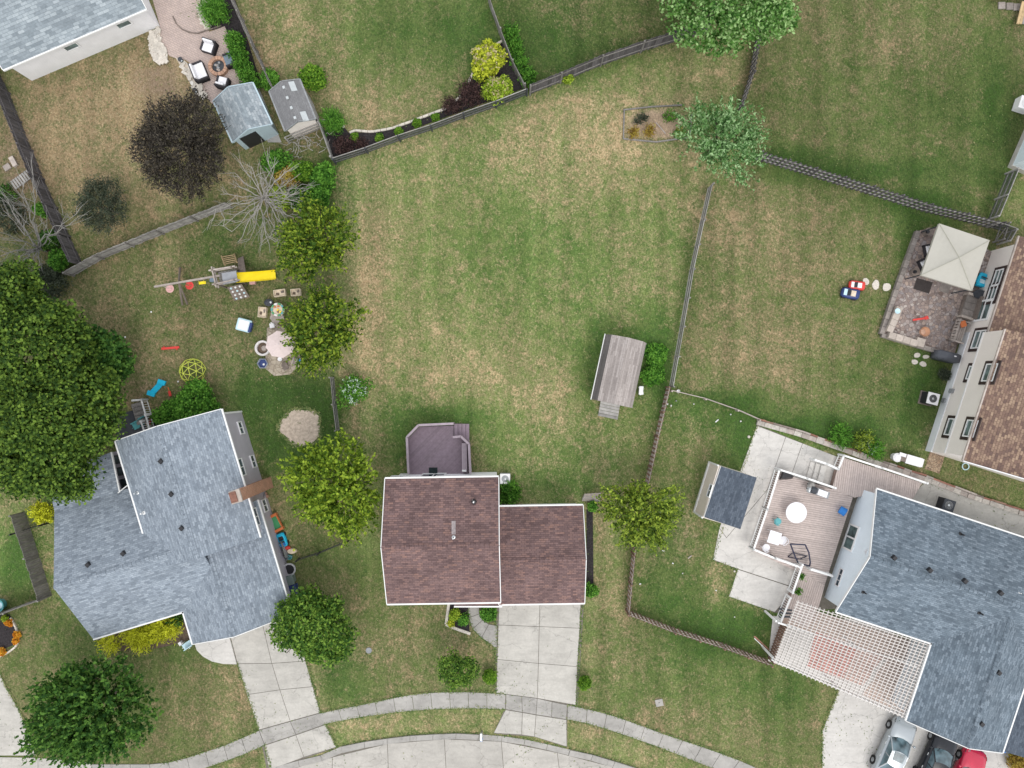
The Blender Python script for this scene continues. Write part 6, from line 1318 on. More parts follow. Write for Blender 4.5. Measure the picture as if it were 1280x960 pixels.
# behind the wall by the alley
R = simple("round_drum", "round white lidded tub by the retaining wall", "tub", 1117, 572.5); MB().lathe(P(1117, 571), [(.26, 0), (.3, .5), (.32, .52), (.2, .6), (0, .62)], 20).build("tub", M_cush, R); MB().lathe(P(1117, 571), [(.33, .5), (.33, .54), (.28, .56)], 20).build("lid", M_vinyl, R)
R = simple("grey_basket", "grey basket with white top between the tub and the long white box", "basket", 1129, 572); bx("basket", R, P(1128.5, 572, .3), (.5, .55, .6), M_mwood, -.3); bx("cover", R, P(1128.5, 568.5, .62), (.5, .25, .05), M_cush, -.3)
R = simple("storage_box", "long white storage box by the retaining wall", "box", 1143, 576.5); bx("box", R, P(1142.5, 576, .28), (1.1, .6, .56), M_vinyl, -.28); bx("lid", R, P(1142.5, 576, .58), (1.16, .66, .05), M_cush, -.28)
R = simple("hose_reel", "grey hose fitting on the grass behind the tan house", "hose", 1207, 583)
for k in range(10): a0, a1 = k * .628, (k + 1) * .628; MB().tube(P(1207, 583, .12) + Vector((math.cos(a0) * .25, math.sin(a0) * .25, 0)), P(1207, 583, .12) + Vector((math.cos(a1) * .25, math.sin(a1) * .25, 0)), .04, .04, 6).build("coil", M_lblue, R)
R = simple("downspout_extension", "dark drain pipe lying in the alley", "pipe", 1180, 606); MB().tube(P(1174, 603, .1), P(1182, 609, .1), .06, .06, 8).build("pipe", M_grey, R); MB().tube(P(1182, 609, .1), P(1184, 612, .05), .06, .05, 8).build("elbow", M_grey, R)
R = simple("leaning_board", "reddish white board leaning at the brown fence near the pergola", "board", 950, 802); q = [P(942,796,.9), P(944,795,.95), P(963,813,.2), P(960,812,.15)]; MB().hexa([p - Vector((0, 0, .04)) for p in q], q).build("board", M_brickred, R); bar("edge", R, P(943,798,.8), P(960,814,.15), .05, .05, M_white)
# litter and pale stones on the patchy green lawn
gL = "pale litter and stones on the patchy green lawn"
for i, (x, y, s, nm, lab) in enumerate(((847,489,5,"bucket","white bucket at the end of the pale low rail fence"),(834,505,3,"ball","left white ball of the two by the brown picket fence"),(838.5,507,3.2,"ball","right white ball of the two by the brown picket fence"),(867,505,2.4,"ball","lone white ball below the pale low rail fence"),(845,501,2.4,"ball","grey ball behind the two white balls"),(913,518,2.6,"ball","white ball next to the pale rail fence far end"),(925.5,526.5,3,"ball","white ball near the corner of the concrete yard"),(896,526,4,"stick","short white pipe on the grass between the white balls"),(936,546,4.5,"stepping_stone","round buff stone on the grass left of the concrete yard"),(829,688,3.4,"scrap","white paper scrap near the yellow green tree"),(841,704,2.4,"scrap","tiny white scrap on the grass"),(862,696,4.5,"stick","pale stick on the patchy green lawn"),(853,716.5,2.2,"ball","white ball low on the patchy green lawn"),(800,730,3,"scrap","pale scrap inside the lower fence corner"),(918,714,3,"stepping_stone","grey stone at the corner of the concrete yard"),(918,771,2.2,"ball","white ball on the dark green grass near the fence"),(895,738,2.2,"scrap","tiny pale scrap mid lawn"))):
    k = s * H / F / 2 * .8; c = P(x, y)
    if nm == "ball": o = MB().lathe(c, [(0, 0), (k * .7, k * .3), (k, k), (k * .7, k * 1.7), (0, k * 2)], 10).build(nm, M_grey if "grey" in lab else M_offw, smooth=True)
    elif nm == "bucket": o = MB().lathe(c, [(k * .9, 0), (k * 1.1, k * 2.2), (k, k * 2.2), (k * .8, k), (0, k)], 14).build(nm, M_cush)
    elif nm == "stick": o = MB().tube(c + Vector((-k * 1.2, -k, .04)), c + Vector((k * 1.2, k, .05)), .05, .04, 6).build(nm, M_fpale if "stick" in lab else M_white)
    elif nm == "stepping_stone": o = MB().lathe(c, [(k, -.02), (k, .04), (k * .8, .06), (0, .065)], 12).build(nm, M_rock)
    else:
        o = MB().prism([c + Vector((k * (1 + .5 * math.sin(3 * t + i)) * math.cos(t), k * (1 + .5 * math.sin(2 * t + i)) * math.sin(t) * .7, 0)) for t in [j * .7 for j in range(9)]], 0, .04).build(nm, M_cush)
    tag(o, lab, {"ball": "ball", "bucket": "bucket", "stick": "stick", "stepping_stone": "stone", "scrap": "litter"}[nm], gL)
for lab, x, y in (("white speck of litter on the left lawn right of the big tree", 189.5, 390), ("tiny white ball on the left lawn above the red beam", 157, 421.5), ("small white ball below the climbing dome", 223, 477)):
    k = .07; tag(MB().lathe(P(x, y), [(0, 0), (k, k), (0, 2 * k)], 8).build("ball", M_white), lab, "ball", "small balls on the left lawn")
R = simple("timber_deck", "corner of a yellow timber deck and pavers at the top right corner", "deck", 1262, 2)
for i in range(3): bar("plank", R, P(1236, -2 - 3 * i, .3), P(1300, -2 - 3 * i, .3), .16, .08, M_timber)
for i in range(4): bar("plank", R, P(1272 + 3.4 * i, 30, .4), P(1279 + 3.4 * i, 2, .4), .18, .08, M_timber if i < 2 else M_flight)
for x, y in ((1252, 7), (1262, 8), (1271, 9)): bx("paver", R, P(x, y, .04), (.5, .5, .1), M_block)
# ---------------------------------------------------------------- plants
def unit(a): return a / np.maximum(1e-6, np.linalg.norm(a, axis=-1, keepdims=True))
def leaf_mesh(name, c, ax, nr, ln, wd, m, parent):
    """diamond leaves: centre, long axis, facing, length, width"""
    ax = unit(ax); b = unit(np.cross(nr, ax)); n = len(c); ln = np.broadcast_to(ln, n)[:, None]; wd = np.broadcast_to(wd, n)[:, None]
    up = unit(np.cross(ax, b)); fold = .12 * ln
    v = np.stack([c - ax * ln / 2 - up * fold, c + b * wd / 2, c + ax * ln / 2 - up * fold, c - b * wd / 2], 1).reshape(-1, 3)
    v[:, 2] = np.maximum(v[:, 2], .02)
    return np_mesh(name, v, np.arange(4 * n).reshape(n, 4), m, parent)
def lobes(az, amp, k=(2, 3, 5, 7)):
    return 1 + sum(amp / (i + 1) ** .5 * np.sin(q * az + rng.uniform(0, 6.28)) for i, q in enumerate(k))
def crown(name, C, r, rz, n, ln, wd, m, parent, style='shoot', amp=.12, per=14, sl=(.5, 1.1), up=.8, low=-.45, jit=.45):
    C = np.array(C)
    k = max(4, n // per)
    d = unit(rng.normal(size=(k * 3, 3))); d = d[d[:, 2] > low][:k]; k = len(d)
    rad = rng.uniform(.0, 1, k) ** (1 / 2.6)
    az = np.arctan2(d[:, 1], d[:, 0]); lf = lobes(az, amp)
    out = d * np.stack([lf, lf, np.ones(k)], 1)
    if style == 'shoot':
        s = rng.uniform(*sl, k)
        pb = C + out * rad[:, None] * np.array([r * .86, r * .86, rz * .9])
        dr = unit(d * np.array([1, 1, .5]) + np.array([0, 0, up]) + rng.normal(size=(k, 3)) * .25)
        t = np.tile(np.linspace(0, 1, per), (k, 1)) + rng.normal(size=(k, per)) * .04
        c = pb[:, None] + dr[:, None] * (t * s[:, None])[..., None] + rng.normal(size=(k, per, 3)) * .075
        ax = dr[:, None] * .75 + rng.normal(size=(k, per, 3)) * .6
        nr = np.array([0, 0, 1.0]) * .9 + d[:, None] * .4 + rng.normal(size=(k, per, 3)) * .4
    else:
        cr = rng.uniform(*sl, k)
        pb = C + out * (.35 + .65 * rad[:, None]) * np.array([r * .9, r * .9, rz * .9])
        q = unit(rng.normal(size=(k, per, 3))); q[..., 2] = np.abs(q[..., 2]) * .8 - .1
        c = pb[:, None] + q * (cr[:, None] * rng.uniform(.55, 1, (k, per)))[..., None] * np.array([1, 1, .7])
        ax = rng.normal(size=(k, per, 3)) * np.array([1, 1, .45]); nr = q * .7 + np.array([0, 0, .8]) + rng.normal(size=(k, per, 3)) * jit
    c, ax, nr = c.reshape(-1, 3), ax.reshape(-1, 3), nr.reshape(-1, 3)
    sz = rng.uniform(.7, 1.25, len(c))
    return leaf_mesh(name, c, ax, nr, ln * sz, wd * sz, m, parent)
M_bark = mat("brown_grey_bark", (.14, .115, .095), .95, .3, 6, bmp=.5); M_barkpale = mat("bleached_bare_branch", (.37, .35, .325), .9, .2, 6); M_barkgrey = mat("grey_bare_branch", (.27, .26, .245), .9, .25, 6)
def limb(mb, a, b, r0, r1, seg=4, wob=.12, n=6):
    a, b = Vector(a), Vector(b); L_ = (b - a).length; p = a; pts = [a]
    for i in range(1, seg + 1):
        t = i / seg; q = a.lerp(b, t) + Vector((random.gauss(0, 1), random.gauss(0, 1), random.gauss(0, .6))) * wob * L_ * .3 * (1 if i < seg else 0)
        mb.tube(p, q, r0 + (r1 - r0) * (i - 1) / seg, r0 + (r1 - r0) * t, n, False); p = q; pts.append(q)
    return pts
def trunk(R, g, C, r, rz, r0=.16, nl=8):
    mb = MB(); top = Vector((g.x, g.y, C.z - rz * .35)); pts = limb(mb, g, top, r0, r0 * .7, 4, .06, 8)
    for i in range(nl):
        a = 2 * math.pi * i / nl + random.uniform(-.3, .3); f = random.uniform(.5, .85)
        e = Vector((C.x + math.cos(a) * r * f, C.y + math.sin(a) * r * f, C.z + rz * random.uniform(-.1, .5)))
        q = limb(mb, random.choice(pts[2:]), e, r0 * .45, .025, 4, .15, 6)
        for _ in range(2): limb(mb, random.choice(q[1:4]), e + Vector((random.gauss(0, .4), random.gauss(0, .4), random.uniform(0, .6))) * r * .3, .04, .012, 3, .15, 5)
    return mb.build("trunk", M_bark, R, True)
LEAF = {
 'pear': leaf('pear_leaf', (0.02, 0.046, 0.008), (0.082, 0.125, 0.016), (0.265, 0.29, 0.036)),
 'pear2': leaf('yellow_green_leaf', (0.035, 0.062, 0.008), (0.125, 0.175, 0.018), (0.33, 0.365, 0.046)),
 'olive': leaf('olive_yellow_leaf', (0.034, 0.055, 0.01), (0.125, 0.165, 0.024), (0.33, 0.35, 0.055)),
 'maple': leaf('maple_leaf', (0.015, 0.034, 0.008), (0.056, 0.092, 0.017), (0.155, 0.205, 0.036)),
 'linden': leaf('linden_leaf', (0.018, 0.048, 0.01), (0.068, 0.125, 0.02), (0.185, 0.25, 0.045)),
 'oak': leaf('dark_green_leaf', (0.015, 0.043, 0.01), (0.044, 0.096, 0.02), (0.12, 0.2, 0.04)),
 'silver': leaf('silvery_leaf', (0.04, 0.085, 0.028), (0.11, 0.195, 0.065), (0.36, 0.44, 0.26)),
 'poplar': leaf('pale_poplar_leaf', (0.03, 0.08, 0.016), (0.1, 0.185, 0.042), (0.33, 0.41, 0.2)),
 'plum': leaf('purple_brown_leaf', (0.018, 0.014, 0.014), (0.046, 0.034, 0.033), (0.1, 0.074, 0.066)),
 'dusk': leaf('grey_green_leaf', (0.02, 0.024, 0.018), (0.05, 0.055, 0.04), (0.1, 0.1, 0.08)),
 'gold': leaf('golden_leaf', (0.16, 0.15, 0.01), (0.5, 0.44, 0.025), (0.63, 0.56, 0.06)),
 'bush': leaf('fresh_green_leaf', (0.02, 0.065, 0.01), (0.07, 0.165, 0.022), (0.155, 0.29, 0.045)),
 'box': leaf('boxwood_leaf', (0.025, 0.065, 0.008), (0.085, 0.165, 0.016), (0.2, 0.29, 0.035)),
 'lime': leaf('lime_leaf', (0.08, 0.11, 0.01), (0.22, 0.28, 0.025), (0.4, 0.43, 0.06)),
 'maroon': leaf('maroon_leaf', (0.018, 0.01, 0.011), (0.05, 0.024, 0.028), (0.11, 0.055, 0.055)),
 'pinkl': leaf('pinkish_flower', (0.16, 0.13, 0.04), (0.36, 0.28, 0.14), (0.58, 0.42, 0.32)),
 'white': leaf('white_flower', (0.36, 0.38, 0.36), (0.52, 0.53, 0.52), (0.6, 0.6, 0.6)),
 'flame': leaf('orange_flower', (0.4, 0.09, 0.01), (0.56, 0.2, 0.02), (0.6, 0.32, 0.04)),
 'yellowf': leaf('yellow_green_shrub_leaf', (0.12, 0.14, 0.01), (0.34, 0.33, 0.025), (0.55, 0.49, 0.06)),
 'dry': leaf('orange_brown_leaf', (0.14, 0.07, 0.02), (0.3, 0.17, 0.035), (0.42, 0.3, 0.07)),
}
def tree(label, px, py, zc, rp, rzf, n, ln, wd, lf, style='shoot', group=None, name="tree", bare=.16, rpy=None, **kw):
    C = P(px, py, zc); r = rp * (H - zc) / F; R = T(name, label, "tree" if "tree" in name else name.replace("_", " "), (C.x, C.y, 0), group)
    crown("crown", C, r, r * rzf, n, ln, wd, LEAF[lf], R, style, **kw); trunk(R, Vector((C.x, C.y, 0)), C, r, r * rzf, bare); return R
gT = "leafy trees of the back gardens"
tree("big dark maple, lower of two at the left edge, over the grey roof", 68, 536, 5.6, 83, .75, 38000, .25, .17, 'maple', 'clump', gT, sl=(.3, 1.1), per=62, bare=.3, amp=.17, jit=.6)
tree("big dark green maple, the upper of two at the left frame edge", 25, 425, 5.6, 88, .7, 38000, .25, .17, 'maple', 'clump', gT, sl=(.3, 1.1), per=62, bare=.3, amp=.17, jit=.6)
tree("low dark leafy tree at the right flank of the two big maples", 122, 455, 3.2, 40, .7, 7000, .27, .2, 'oak', 'clump', gT, sl=(.4, .8), per=26, bare=.14)
tree("yellow green tree, upper of the two touching streaky trees beside the swing set", 396, 302, 3.4, 43, .78, 6200, .26, .13, 'pear', 'shoot', gT, amp=.2, sl=(.7, 1.5))
tree("yellow green tree, lower of the two touching streaky trees, over the parasol", 404, 411, 3.4, 46, .78, 7000, .25, .13, 'pear', 'shoot', gT, amp=.16, sl=(.6, 1.5))
tree("bright yellow green tree between the grey roofed house and the purple deck", 421, 606, 3.6, 58, .7, 8600, .27, .15, 'pear2', 'shoot', gT, amp=.17, sl=(.6, 1.5))
tree("dense green tree at the top corner of the left driveway", 392, 782, 3.2, 49, .75, 9500, .23, .14, 'linden', 'clump', gT, sl=(.3, .7), per=16, amp=.16)
tree("large dark green tree on the front lawn at the bottom left", 117, 886, 4.0, 70, .68, 12500, .30, .17, 'oak', 'shoot', gT, amp=.14, sl=(.7, 1.5), bare=.2)
tree("small green tree on the front lawn near the sidewalk and the round shrub", 571, 838, 2.4, 24, .75, 3400, .16, .09, 'linden', 'clump', gT, sl=(.2, .5), per=14, bare=.07, amp=.2)
tree("olive yellow tree standing over the brown picket fence", 799, 640, 3.2, 43, .72, 6000, .24, .13, 'olive', 'shoot', gT, amp=.18, sl=(.6, 1.3))
tree("silvery green spiky tree where three fences meet", 903, 177, 3.4, 41, .7, 6000, .25, .11, 'silver', 'shoot', gT, amp=.3, sl=(.8, 1.9), per=14)
tree("large pale green tree cut by the top frame edge", 914, -30, 5.4, 100, .7, 21000, .25, .15, 'poplar', 'clump', gT, sl=(.4, .9), per=26, amp=.07, bare=.22)
tree("dark purple brown round tree on the brown lawn", 227, 184, 3.2, 61, .7, 20000, .18, .07, 'plum', 'shoot', gT, amp=.12, sl=(.5, 1.0), up=.5)
tree("small grey brown twiggy tree below the purple brown one", 128, 258, 2.0, 31, .7, 8500, .14, .05, 'dusk', 'shoot', gT, amp=.12, sl=(.4, .8), up=.4, bare=.09)
# bare trees
def bare_tree(label, px, py, ends, z0, m, tw=5, r0=.09):
    g = P(px, py); R = T("bare_tree", label, "tree", g, "bare trees"); MB().tube(g, Vector((g.x, g.y, z0)), r0 * 1.6, r0 * 1.3, 8).build("trunk", m, R)
    for (x, y, z) in ends:
        mb = MB(); e = P(x, y, z); s = Vector((g.x, g.y, z0 * random.uniform(.75, 1))); q = limb(mb, s, e, r0 * random.uniform(.45, .75), .014, 6, .075, 6)
        for k in range(tw):
            b = random.choice(q[2:]); d = (e - s).normalized(); L_ = (e - s).length * random.uniform(.2, .45)
            f = b + (d + Vector((random.gauss(0, .45), random.gauss(0, .45), random.gauss(.1, .25)))).normalized() * L_
            q2 = limb(mb, b, f, .02, .008, 3, .15, 4)
            for _ in range(2): limb(mb, q2[1], f + Vector((random.gauss(0, .3), random.gauss(0, .3), random.uniform(0, .3))), .011, .006, 2, .1, 3)
        mb.build("branch", m, R)
    return R
ends = []
for i in range(26):
    a = 2 * math.pi * i / 26 + random.uniform(-.09, .09); rr = random.uniform(38, 62) * (1.05 if -2.6 < a - math.pi < -.2 else 1)
    ends.append((329 + math.cos(a) * rr, 252 + math.sin(a) * rr, random.uniform(2.2, 4.6)))
for i in range(5): a = random.uniform(0, 6.28); ends.append((329 + math.cos(a) * 26, 250 + math.sin(a) * 26, random.uniform(3.5, 5)))
bare_tree("bare grey many branched tree between the blue shed and the swing set", 334, 251, ends, .9, M_barkpale, 4, .075)
bare_tree("bare pale branched tree at the left edge above the big maple", 58, 313, [(46,280,3.5),(40,222,5.5),(2,248,5),(36,313,3),(-4,290,5),(30,316,2.5),(38,335,2.5),(50,338,2),(70,282,4),(88,273,4.5),(20,330,3.5),(-10,320,4.5),(10,270,5.2),(28,240,5.5),(-8,345,4)], 1.0, M_barkgrey, 6, .085)
R = T("brush_pile", "pale dead vine branches behind the grey shed", "brush", P(385, 185)); mb = MB()
for k in range(26): a = P(random.uniform(362, 400), random.uniform(172, 196), random.uniform(.1, .6)); limb(mb, a, a + Vector((random.gauss(0, .7), random.gauss(0, .7), random.uniform(-.05, .4))), .025, .01, 4, .3, 4)
mb.build("branch", M_barkpale, R)
# shrubs
def shrub(label, px, py, rp, h, n, ln, wd, lf, style='clump', name="shrub", group="shrubs in the gardens", ry=None, fl=None, **kw):
    C = P(px, py, h * .5); r = rp * (H - h * .5) / F; R = T(name, label, "shrub", (C.x, C.y, 0), group)
    kw.setdefault('sl', (.12, .3)); kw.setdefault('per', 12)
    crown("foliage", C, r, h * .55, n, ln, wd, LEAF[lf], R, style, low=-.7, **kw)
    if fl: crown("blossom", C + Vector((0, 0, h * .12)), r * 1.02, h * .52, fl[1], fl[2], fl[2] * .8, LEAF[fl[0]], R, 'clump', per=5, sl=(.06, .16), low=.1)
    mb = MB()
    for k in range(4): limb(mb, Vector((C.x, C.y, 0)), C + Vector((random.gauss(0, .4) * r, random.gauss(0, .4) * r, h * .2)), .03, .012, 3, .1, 5)
    mb.build("stem", M_bark, R); return R
shrub("leafy green shrub mass behind the grey roofed house by the climbing dome", 243, 510, 30, 1.9, 5200, .2, .15, 'bush', sl=(.3, .6), per=20); shrub("dark leafy shrub against the back wall beside the black tyre", 213, 519, 19, 1.5, 2600, .19, .14, 'bush', sl=(.2, .45), per=18)
shrub("round clipped shrub left of the driveway near the sidewalk", 612, 846, 9.5, 1.1, 2600, .1, .06, 'box', per=10, sl=(.06, .16), amp=.04); shrub("oval clipped shrub on the lawn right of the driveway", 731, 853.5, 8.8, 1.1, 2300, .1, .06, 'box', per=10, sl=(.06, .16), amp=.06)
shrub("small leafy shrub at the right corner of the garage", 739, 738, 8, .9, 1100, .14, .1, 'bush'); shrub("dark green low shrub under the porch eave beside the driveway", 610, 767, 9.5, .7, 1700, .13, .09, 'bush', amp=.06); shrub("lime leafed plant in the small stone edged front bed", 568, 769, 6, .6, 600, .16, .09, 'lime'); shrub("tiny yellow plant at the tip of the stone edged front bed", 564, 780, 3.4, .4, 240, .12, .08, 'yellowf'); shrub("dark green plant in the stone edged front bed next to the walk", 580, 775, 6, .6, 600, .15, .1, 'bush')
for lab, x, y, rp in (("golden shrub under the grey roof eave, leftmost and partly covered", 136, 804, 9), ("golden feathery shrub in the middle under the grey roof eave", 172, 793, 17), ("golden feathery shrub nearest the inner roof corner", 206, 783, 17)): shrub(lab, x, y, rp, 1.1, 2200 if rp > 10 else 700, .3, .05, 'gold', 'shoot', up=.35, sl=(.3, .7), per=10, amp=.18)
shrub("dark green shrub behind the golden shrubs at the inner roof corner", 219, 775, 10, 1.0, 900, .15, .09, 'oak'); shrub("dark shrub between the two golden feathery shrubs", 190, 795, 8, .6, 500, .15, .09, 'oak')
shrub("golden yellow shrub by the black gate fence left of the grey roof", 54, 641, 11, 1.3, 1500, .2, .09, 'gold', 'shoot', up=.4, sl=(.2, .5))
shrub("spiky green shrub beside the pale stone kerb of the pink patio", 268, 15, 12.5, 1.2, 3000, .3, .045, 'bush', 'shoot', up=.5, sl=(.4, .8), per=12, amp=.05)
for i, (x, y, rp) in enumerate(((294, 52, 8), (298, 66, 9), (303, 80, 9.5), (309, 94, 9.5), (314, 104, 8))): shrub(("green hedge shrub topmost along the narrow fence of the pink patio", "green hedge shrub second from the top along the pink patio fence", "green hedge shrub in the middle of the row along the pink patio fence", "green hedge shrub second from the bottom along the pink patio fence", "green hedge shrub lowest along the pink patio fence, by the blue shed")[i], x, y, rp, 1.1, 1700, .17, .07, 'bush', 'shoot', group="hedge shrubs along the patio fence", up=.7, sl=(.2, .5))
shrub("green shrub squeezed between the narrow fence and the grey shed", 337, 99, 12, 1.3, 2000, .17, .1, 'bush'); shrub("yellow green shrub above the right corner of the grey shed", 391, 97, 15, 1.5, 2500, .18, .11, 'box', sl=(.2, .45)); shrub("light green fountain grass at the left end of the mulch bed", 416, 153, 11, .9, 1700, .34, .04, 'bush', 'shoot', name="ornamental_grass", up=.3, sl=(.3, .7))
for i, (x, y, rp) in enumerate(((443, 172, 6), (474, 172.5, 5.8), (498.5, 164.5, 6), (521, 154, 6), (544.5, 147, 5.6))): shrub(("round box shrub leftmost in the mulch bed row", "round box shrub second from the left in the mulch bed row", "round box shrub in the middle of the mulch bed row", "round box shrub fourth from the left in the mulch bed row", "round box shrub rightmost in the mulch bed row, by the purple shrubs")[i], x, y, rp, .7, 1000, .1, .06, 'box', group="round box shrubs in the mulch bed", per=10, sl=(.05, .12), amp=.05)
shrub("dark maroon shrub left of the other maroon shrubs at the fence", 430, 182, 11, .9, 1300, .13, .06, 'maroon', 'shoot', sl=(.2, .5)); shrub("dark maroon shrub on the mulch right of the row's lower box shrub", 452, 182, 7, .7, 600, .13, .06, 'maroon', 'shoot', sl=(.2, .4)); shrub("large dark maroon shrub left of the pinkish flowering shrub", 588, 117, 14, 1.2, 2200, .13, .06, 'maroon', 'shoot', sl=(.2, .6)); shrub("dark maroon shrub at the end of the white edging", 565, 134, 10, 1.0, 1300, .13, .06, 'maroon', 'shoot', sl=(.2, .5))
shrub("large yellow green shrub at the top corner of the mulch bed", 610, 75, 21, 1.8, 3000, .2, .13, 'yellowf', sl=(.25, .5), per=14, amp=.18, fl=('pinkl', 500, .14)); shrub("green shrub with pinkish blossom against the grey rail fence", 622, 112, 17, 1.3, 2200, .18, .11, 'lime', sl=(.2, .4), per=12, amp=.18, fl=('pinkl', 420, .13)); shrub("tiny green plant beside the short white edging piece", 598, 96, 5, .5, 320, .15, .1, 'lime')
shrub("small bright green plant at the foot of the dark board fence", 709, 98, 6, .8, 420, .18, .1, 'lime')
for i, (x, y, rp) in enumerate(((639, 43, 9), (645, 60, 9), (650, 80, 8), (660, 97, 8))): shrub(("green weedy plant topmost behind the slim grey fence", "green weedy plant second behind the slim grey fence", "green weedy plant third behind the slim grey fence", "pale weedy plant at the corner where slim grey and dark fences meet")[i], x, y, rp, .8, 900, .22, .07, 'bush', 'shoot', group="weedy plants behind the slim grey fence", sl=(.2, .5))
shrub("white flowering shrub at the end of the short rail fence", 442, 488, 19, 1.6, 2000, .15, .09, 'bush', sl=(.25, .5), per=12, amp=.28, fl=('white', 340, .1))
shrub("green weed patch between the barn shed and the rail fence, upper part", 820, 443, 14, .7, 2000, .2, .12, 'bush', sl=(.2, .4)); shrub("green weed patch between the barn shed and the rail fence, lower part", 817, 468, 13, .6, 1700, .2, .12, 'bush', sl=(.2, .4))
for i, (x, y, rp, lf) in enumerate(((345, 203, 16, 'bush'), (360, 222, 13, 'dry'), (376, 214, 12, 'box'), (405, 222, 17, 'bush'), (398, 243, 14, 'bush'), (352, 246, 12, 'lime'), (375, 248, 13, 'oak'))): shrub(("wild green bush below the blue shed", "orange brown leafed bush among the wild greenery", "yellow green bush below the brush pile", "wild green bush left of the corner fence post", "wild green bush above the upper streaky tree", "lime green bush inside the bare grey tree", "dark green bush right of the bare grey tree")[i], x, y, rp, 1.3, 1900, .19, .1, lf, group="wild bushes behind the sheds", sl=(.2, .5), amp=.2)
shrub("bright green bush at the corner of the dark left fence", 74, 325, 13, 1.3, 2000, .17, .1, 'bush'); shrub("dark green bush just above the bright one by the left fence", 62, 300, 12, 1.1, 1500, .18, .1, 'oak', sl=(.2, .4)); shrub("brown green undergrowth bush beside the big maple", 62, 352, 22, 1.2, 2400, .16, .08, 'dusk', sl=(.2, .5)); shrub("low green bush at the left edge beyond the dark fence", 52, 262, 9, .8, 800, .18, .1, 'bush')
shrub("scrubby bush with grey twigs at the left frame edge", 12, 270, 24, 1.1, 2000, .2, .06, 'dusk', 'shoot', sl=(.3, .7)); shrub("scrubby bush at the left frame edge beside the pale panel", 8, 243, 14, .8, 900, .18, .07, 'oak', 'shoot')
for i, (x, y, rp) in enumerate(((1050, 545, 13), (1078, 551, 11), (1093, 562, 9))): shrub(("tall weeds along the retaining wall, the left clump", "tall pale weeds along the retaining wall, the middle clump", "weeds with white blossom next to the round white tub")[i], x, y, rp, .7, 1100, .26, .05, ('bush', 'olive', 'bush')[i], 'shoot', name="weed_clump", group="weeds along the retaining wall", sl=(.3, .6), fl=('white', 120, .09) if i else None)
shrub("green shrub behind the air conditioner of the brown roofed house", 637, 616, 13, .9, 1700, .24, .06, 'bush', 'shoot', sl=(.3, .6)); shrub("small green plant at the lumber pile", 741, 632, 6, .6, 420, .17, .1, 'bush'); shrub("dark green shrub with dry leaves at the bottom right corner", 1274, 950, 14, 1.0, 1600, .18, .08, 'dry', sl=(.2, .4)); shrub("low dark shrub by the grill at the tan house wall", 1180, 468, 7, .5, 420, .16, .07, 'dusk')
for i, (x, y, rp) in enumerate(((11, 779, 4.5), (21, 793, 4), (20, 801, 3.6), (3, 815, 4.8), (6, 773, 3.5))): shrub(("orange flower clump near the upper end of the round bed at the left edge", "orange flower clump in the middle of the round bed's edging", "orange flower clump lower on the round bed's edging", "bright orange flower clump at the bottom of the round bed", "yellow green flower plant topmost in the round bed")[i], x, y, rp, .4, 420, .13, .09, 'flame' if i < 4 else 'lime', name="flower_clump", group="orange flowers in the round bed", fl=None, sl=(.05, .14))
for R, c in POTS: crown("leaves", c, .2, .2, 160, .16, .06, LEAF['bush'], R, 'shoot', per=8, sl=(.08, .2))
for i, (x, y, rp) in enumerate(((800,150,6),(812,164,5),(838,146,7),(850,166,5),(791,166,4))): shrub(('dry weedy tuft at the upper left in the old garden bed','dry weedy tuft at the lower edge of the old garden bed','green weedy tuft near the top of the old garden bed','weedy tuft in the right corner of the old garden bed','weedy tuft in the lower left corner of the old garden bed')[i], x, y, rp, .35, 300, .22, .05, ('dusk','dry','bush','olive','dry')[i], 'shoot', name='weed_clump', group='weeds in the old garden bed', sl=(.2,.4))
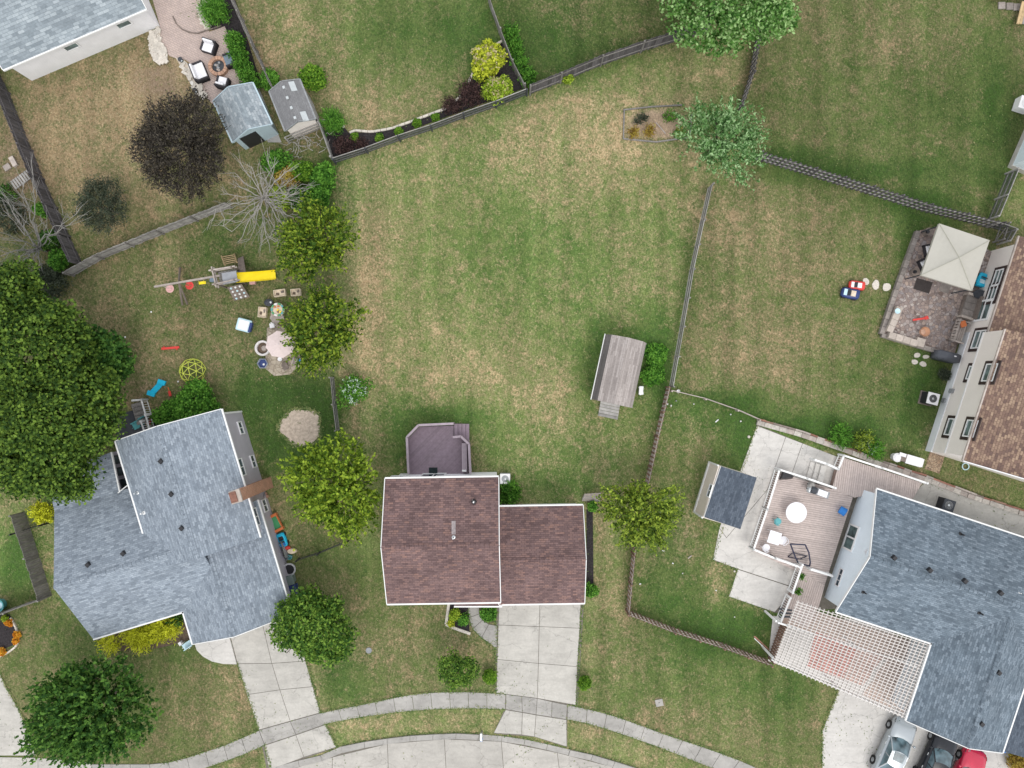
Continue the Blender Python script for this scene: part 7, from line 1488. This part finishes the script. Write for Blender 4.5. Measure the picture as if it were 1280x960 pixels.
def weeds():
    """short tufts that thicken the lawn: uncountable, one object"""
    n = 26000; x = rng.uniform(-39, 39, n); y = rng.uniform(-29, 29, n)
    cl = np.sin(x * .9 + 1.3) * np.sin(y * 1.1 + .4) + np.sin(x * .31 + y * .47) + rng.normal(size=n) * .5; k = cl > .55; x, y = x[k], y[k]; n = len(x)
    a = rng.uniform(0, 6.28, n); c = np.stack([x, y, np.full(n, .05)], 1); ax = np.stack([np.cos(a), np.sin(a), rng.uniform(.1, .6, n)], 1); nr = np.stack([rng.normal(size=n) * .4, rng.normal(size=n) * .4, np.ones(n)], 1)
    o = leaf_mesh("grass_tufts", c, ax, nr, rng.uniform(.08, .2, n), rng.uniform(.03, .07, n), leaf("grass_blade", (.06, .09, .03), (.11, .135, .05), (.22, .19, .10), .1, .8), None); o['kind'] = 'stuff'
weeds()
def ragged_edges():
    """grass creeping over the edges of the slabs, walks and beds: uncountable, one object"""
    lines = [([(620,757),(620,868)],120),([(727,757),(721,882)],130),(up[:],260),(lo[:],260),(up2[:6],240),(lo2[:6],220),(up3[:5],120),(lo3[:3],80),([(297,830),(324,912)],110),([(363,757),(401,891)],150),([(331,931),(340,965)],50),([(407,905),(421,934)],50),(kt[2:14],260),([(891,700),(946,532)],140),([(911,746),(968,766)],70),([(891,700),(922,712),(911,746)],70),([(1050,858),(1028,914),(1028,960)],120),([(585,757),(587,772),(592,787),(603,798),(621,812)],90),([(243,803),(250,815),(265,826),(297,830)],90),(blobpoly(376,534,26.5,24,40),420),([(0,843),(8,860),(25,890),(45,944)],120),([(1099,419),(1122,352),(1146,289)],110),([(1099,419),(1140,432),(1178,443)],80),([(946,524),(1060,560),(1160,596),(1280,640)],260)]
    pts = []
    for ln, k in lines:
        q = resample_n(ln, k); pts += [(x + rng.normal() * .9, y + rng.normal() * .9) for x, y in q]
    a = np.array([tuple(P(x, y, .05)) for x, y in pts]); a = np.concatenate([a, a + rng.normal(size=a.shape) * np.array([.06, .06, 0])]); n = len(a); t = rng.uniform(0, 6.28, n)
    o = leaf_mesh("grass_edging", a, np.stack([np.cos(t), np.sin(t), rng.uniform(.1, .5, n)], 1), np.stack([rng.normal(size=n) * .3, rng.normal(size=n) * .3, np.ones(n)], 1), rng.uniform(.1, .24, n), rng.uniform(.04, .09, n), leaf("edge_grass_blade", (.05, .08, .025), (.10, .125, .045), (.21, .18, .09), .1, .8), None); o['kind'] = 'stuff'
ragged_edges()
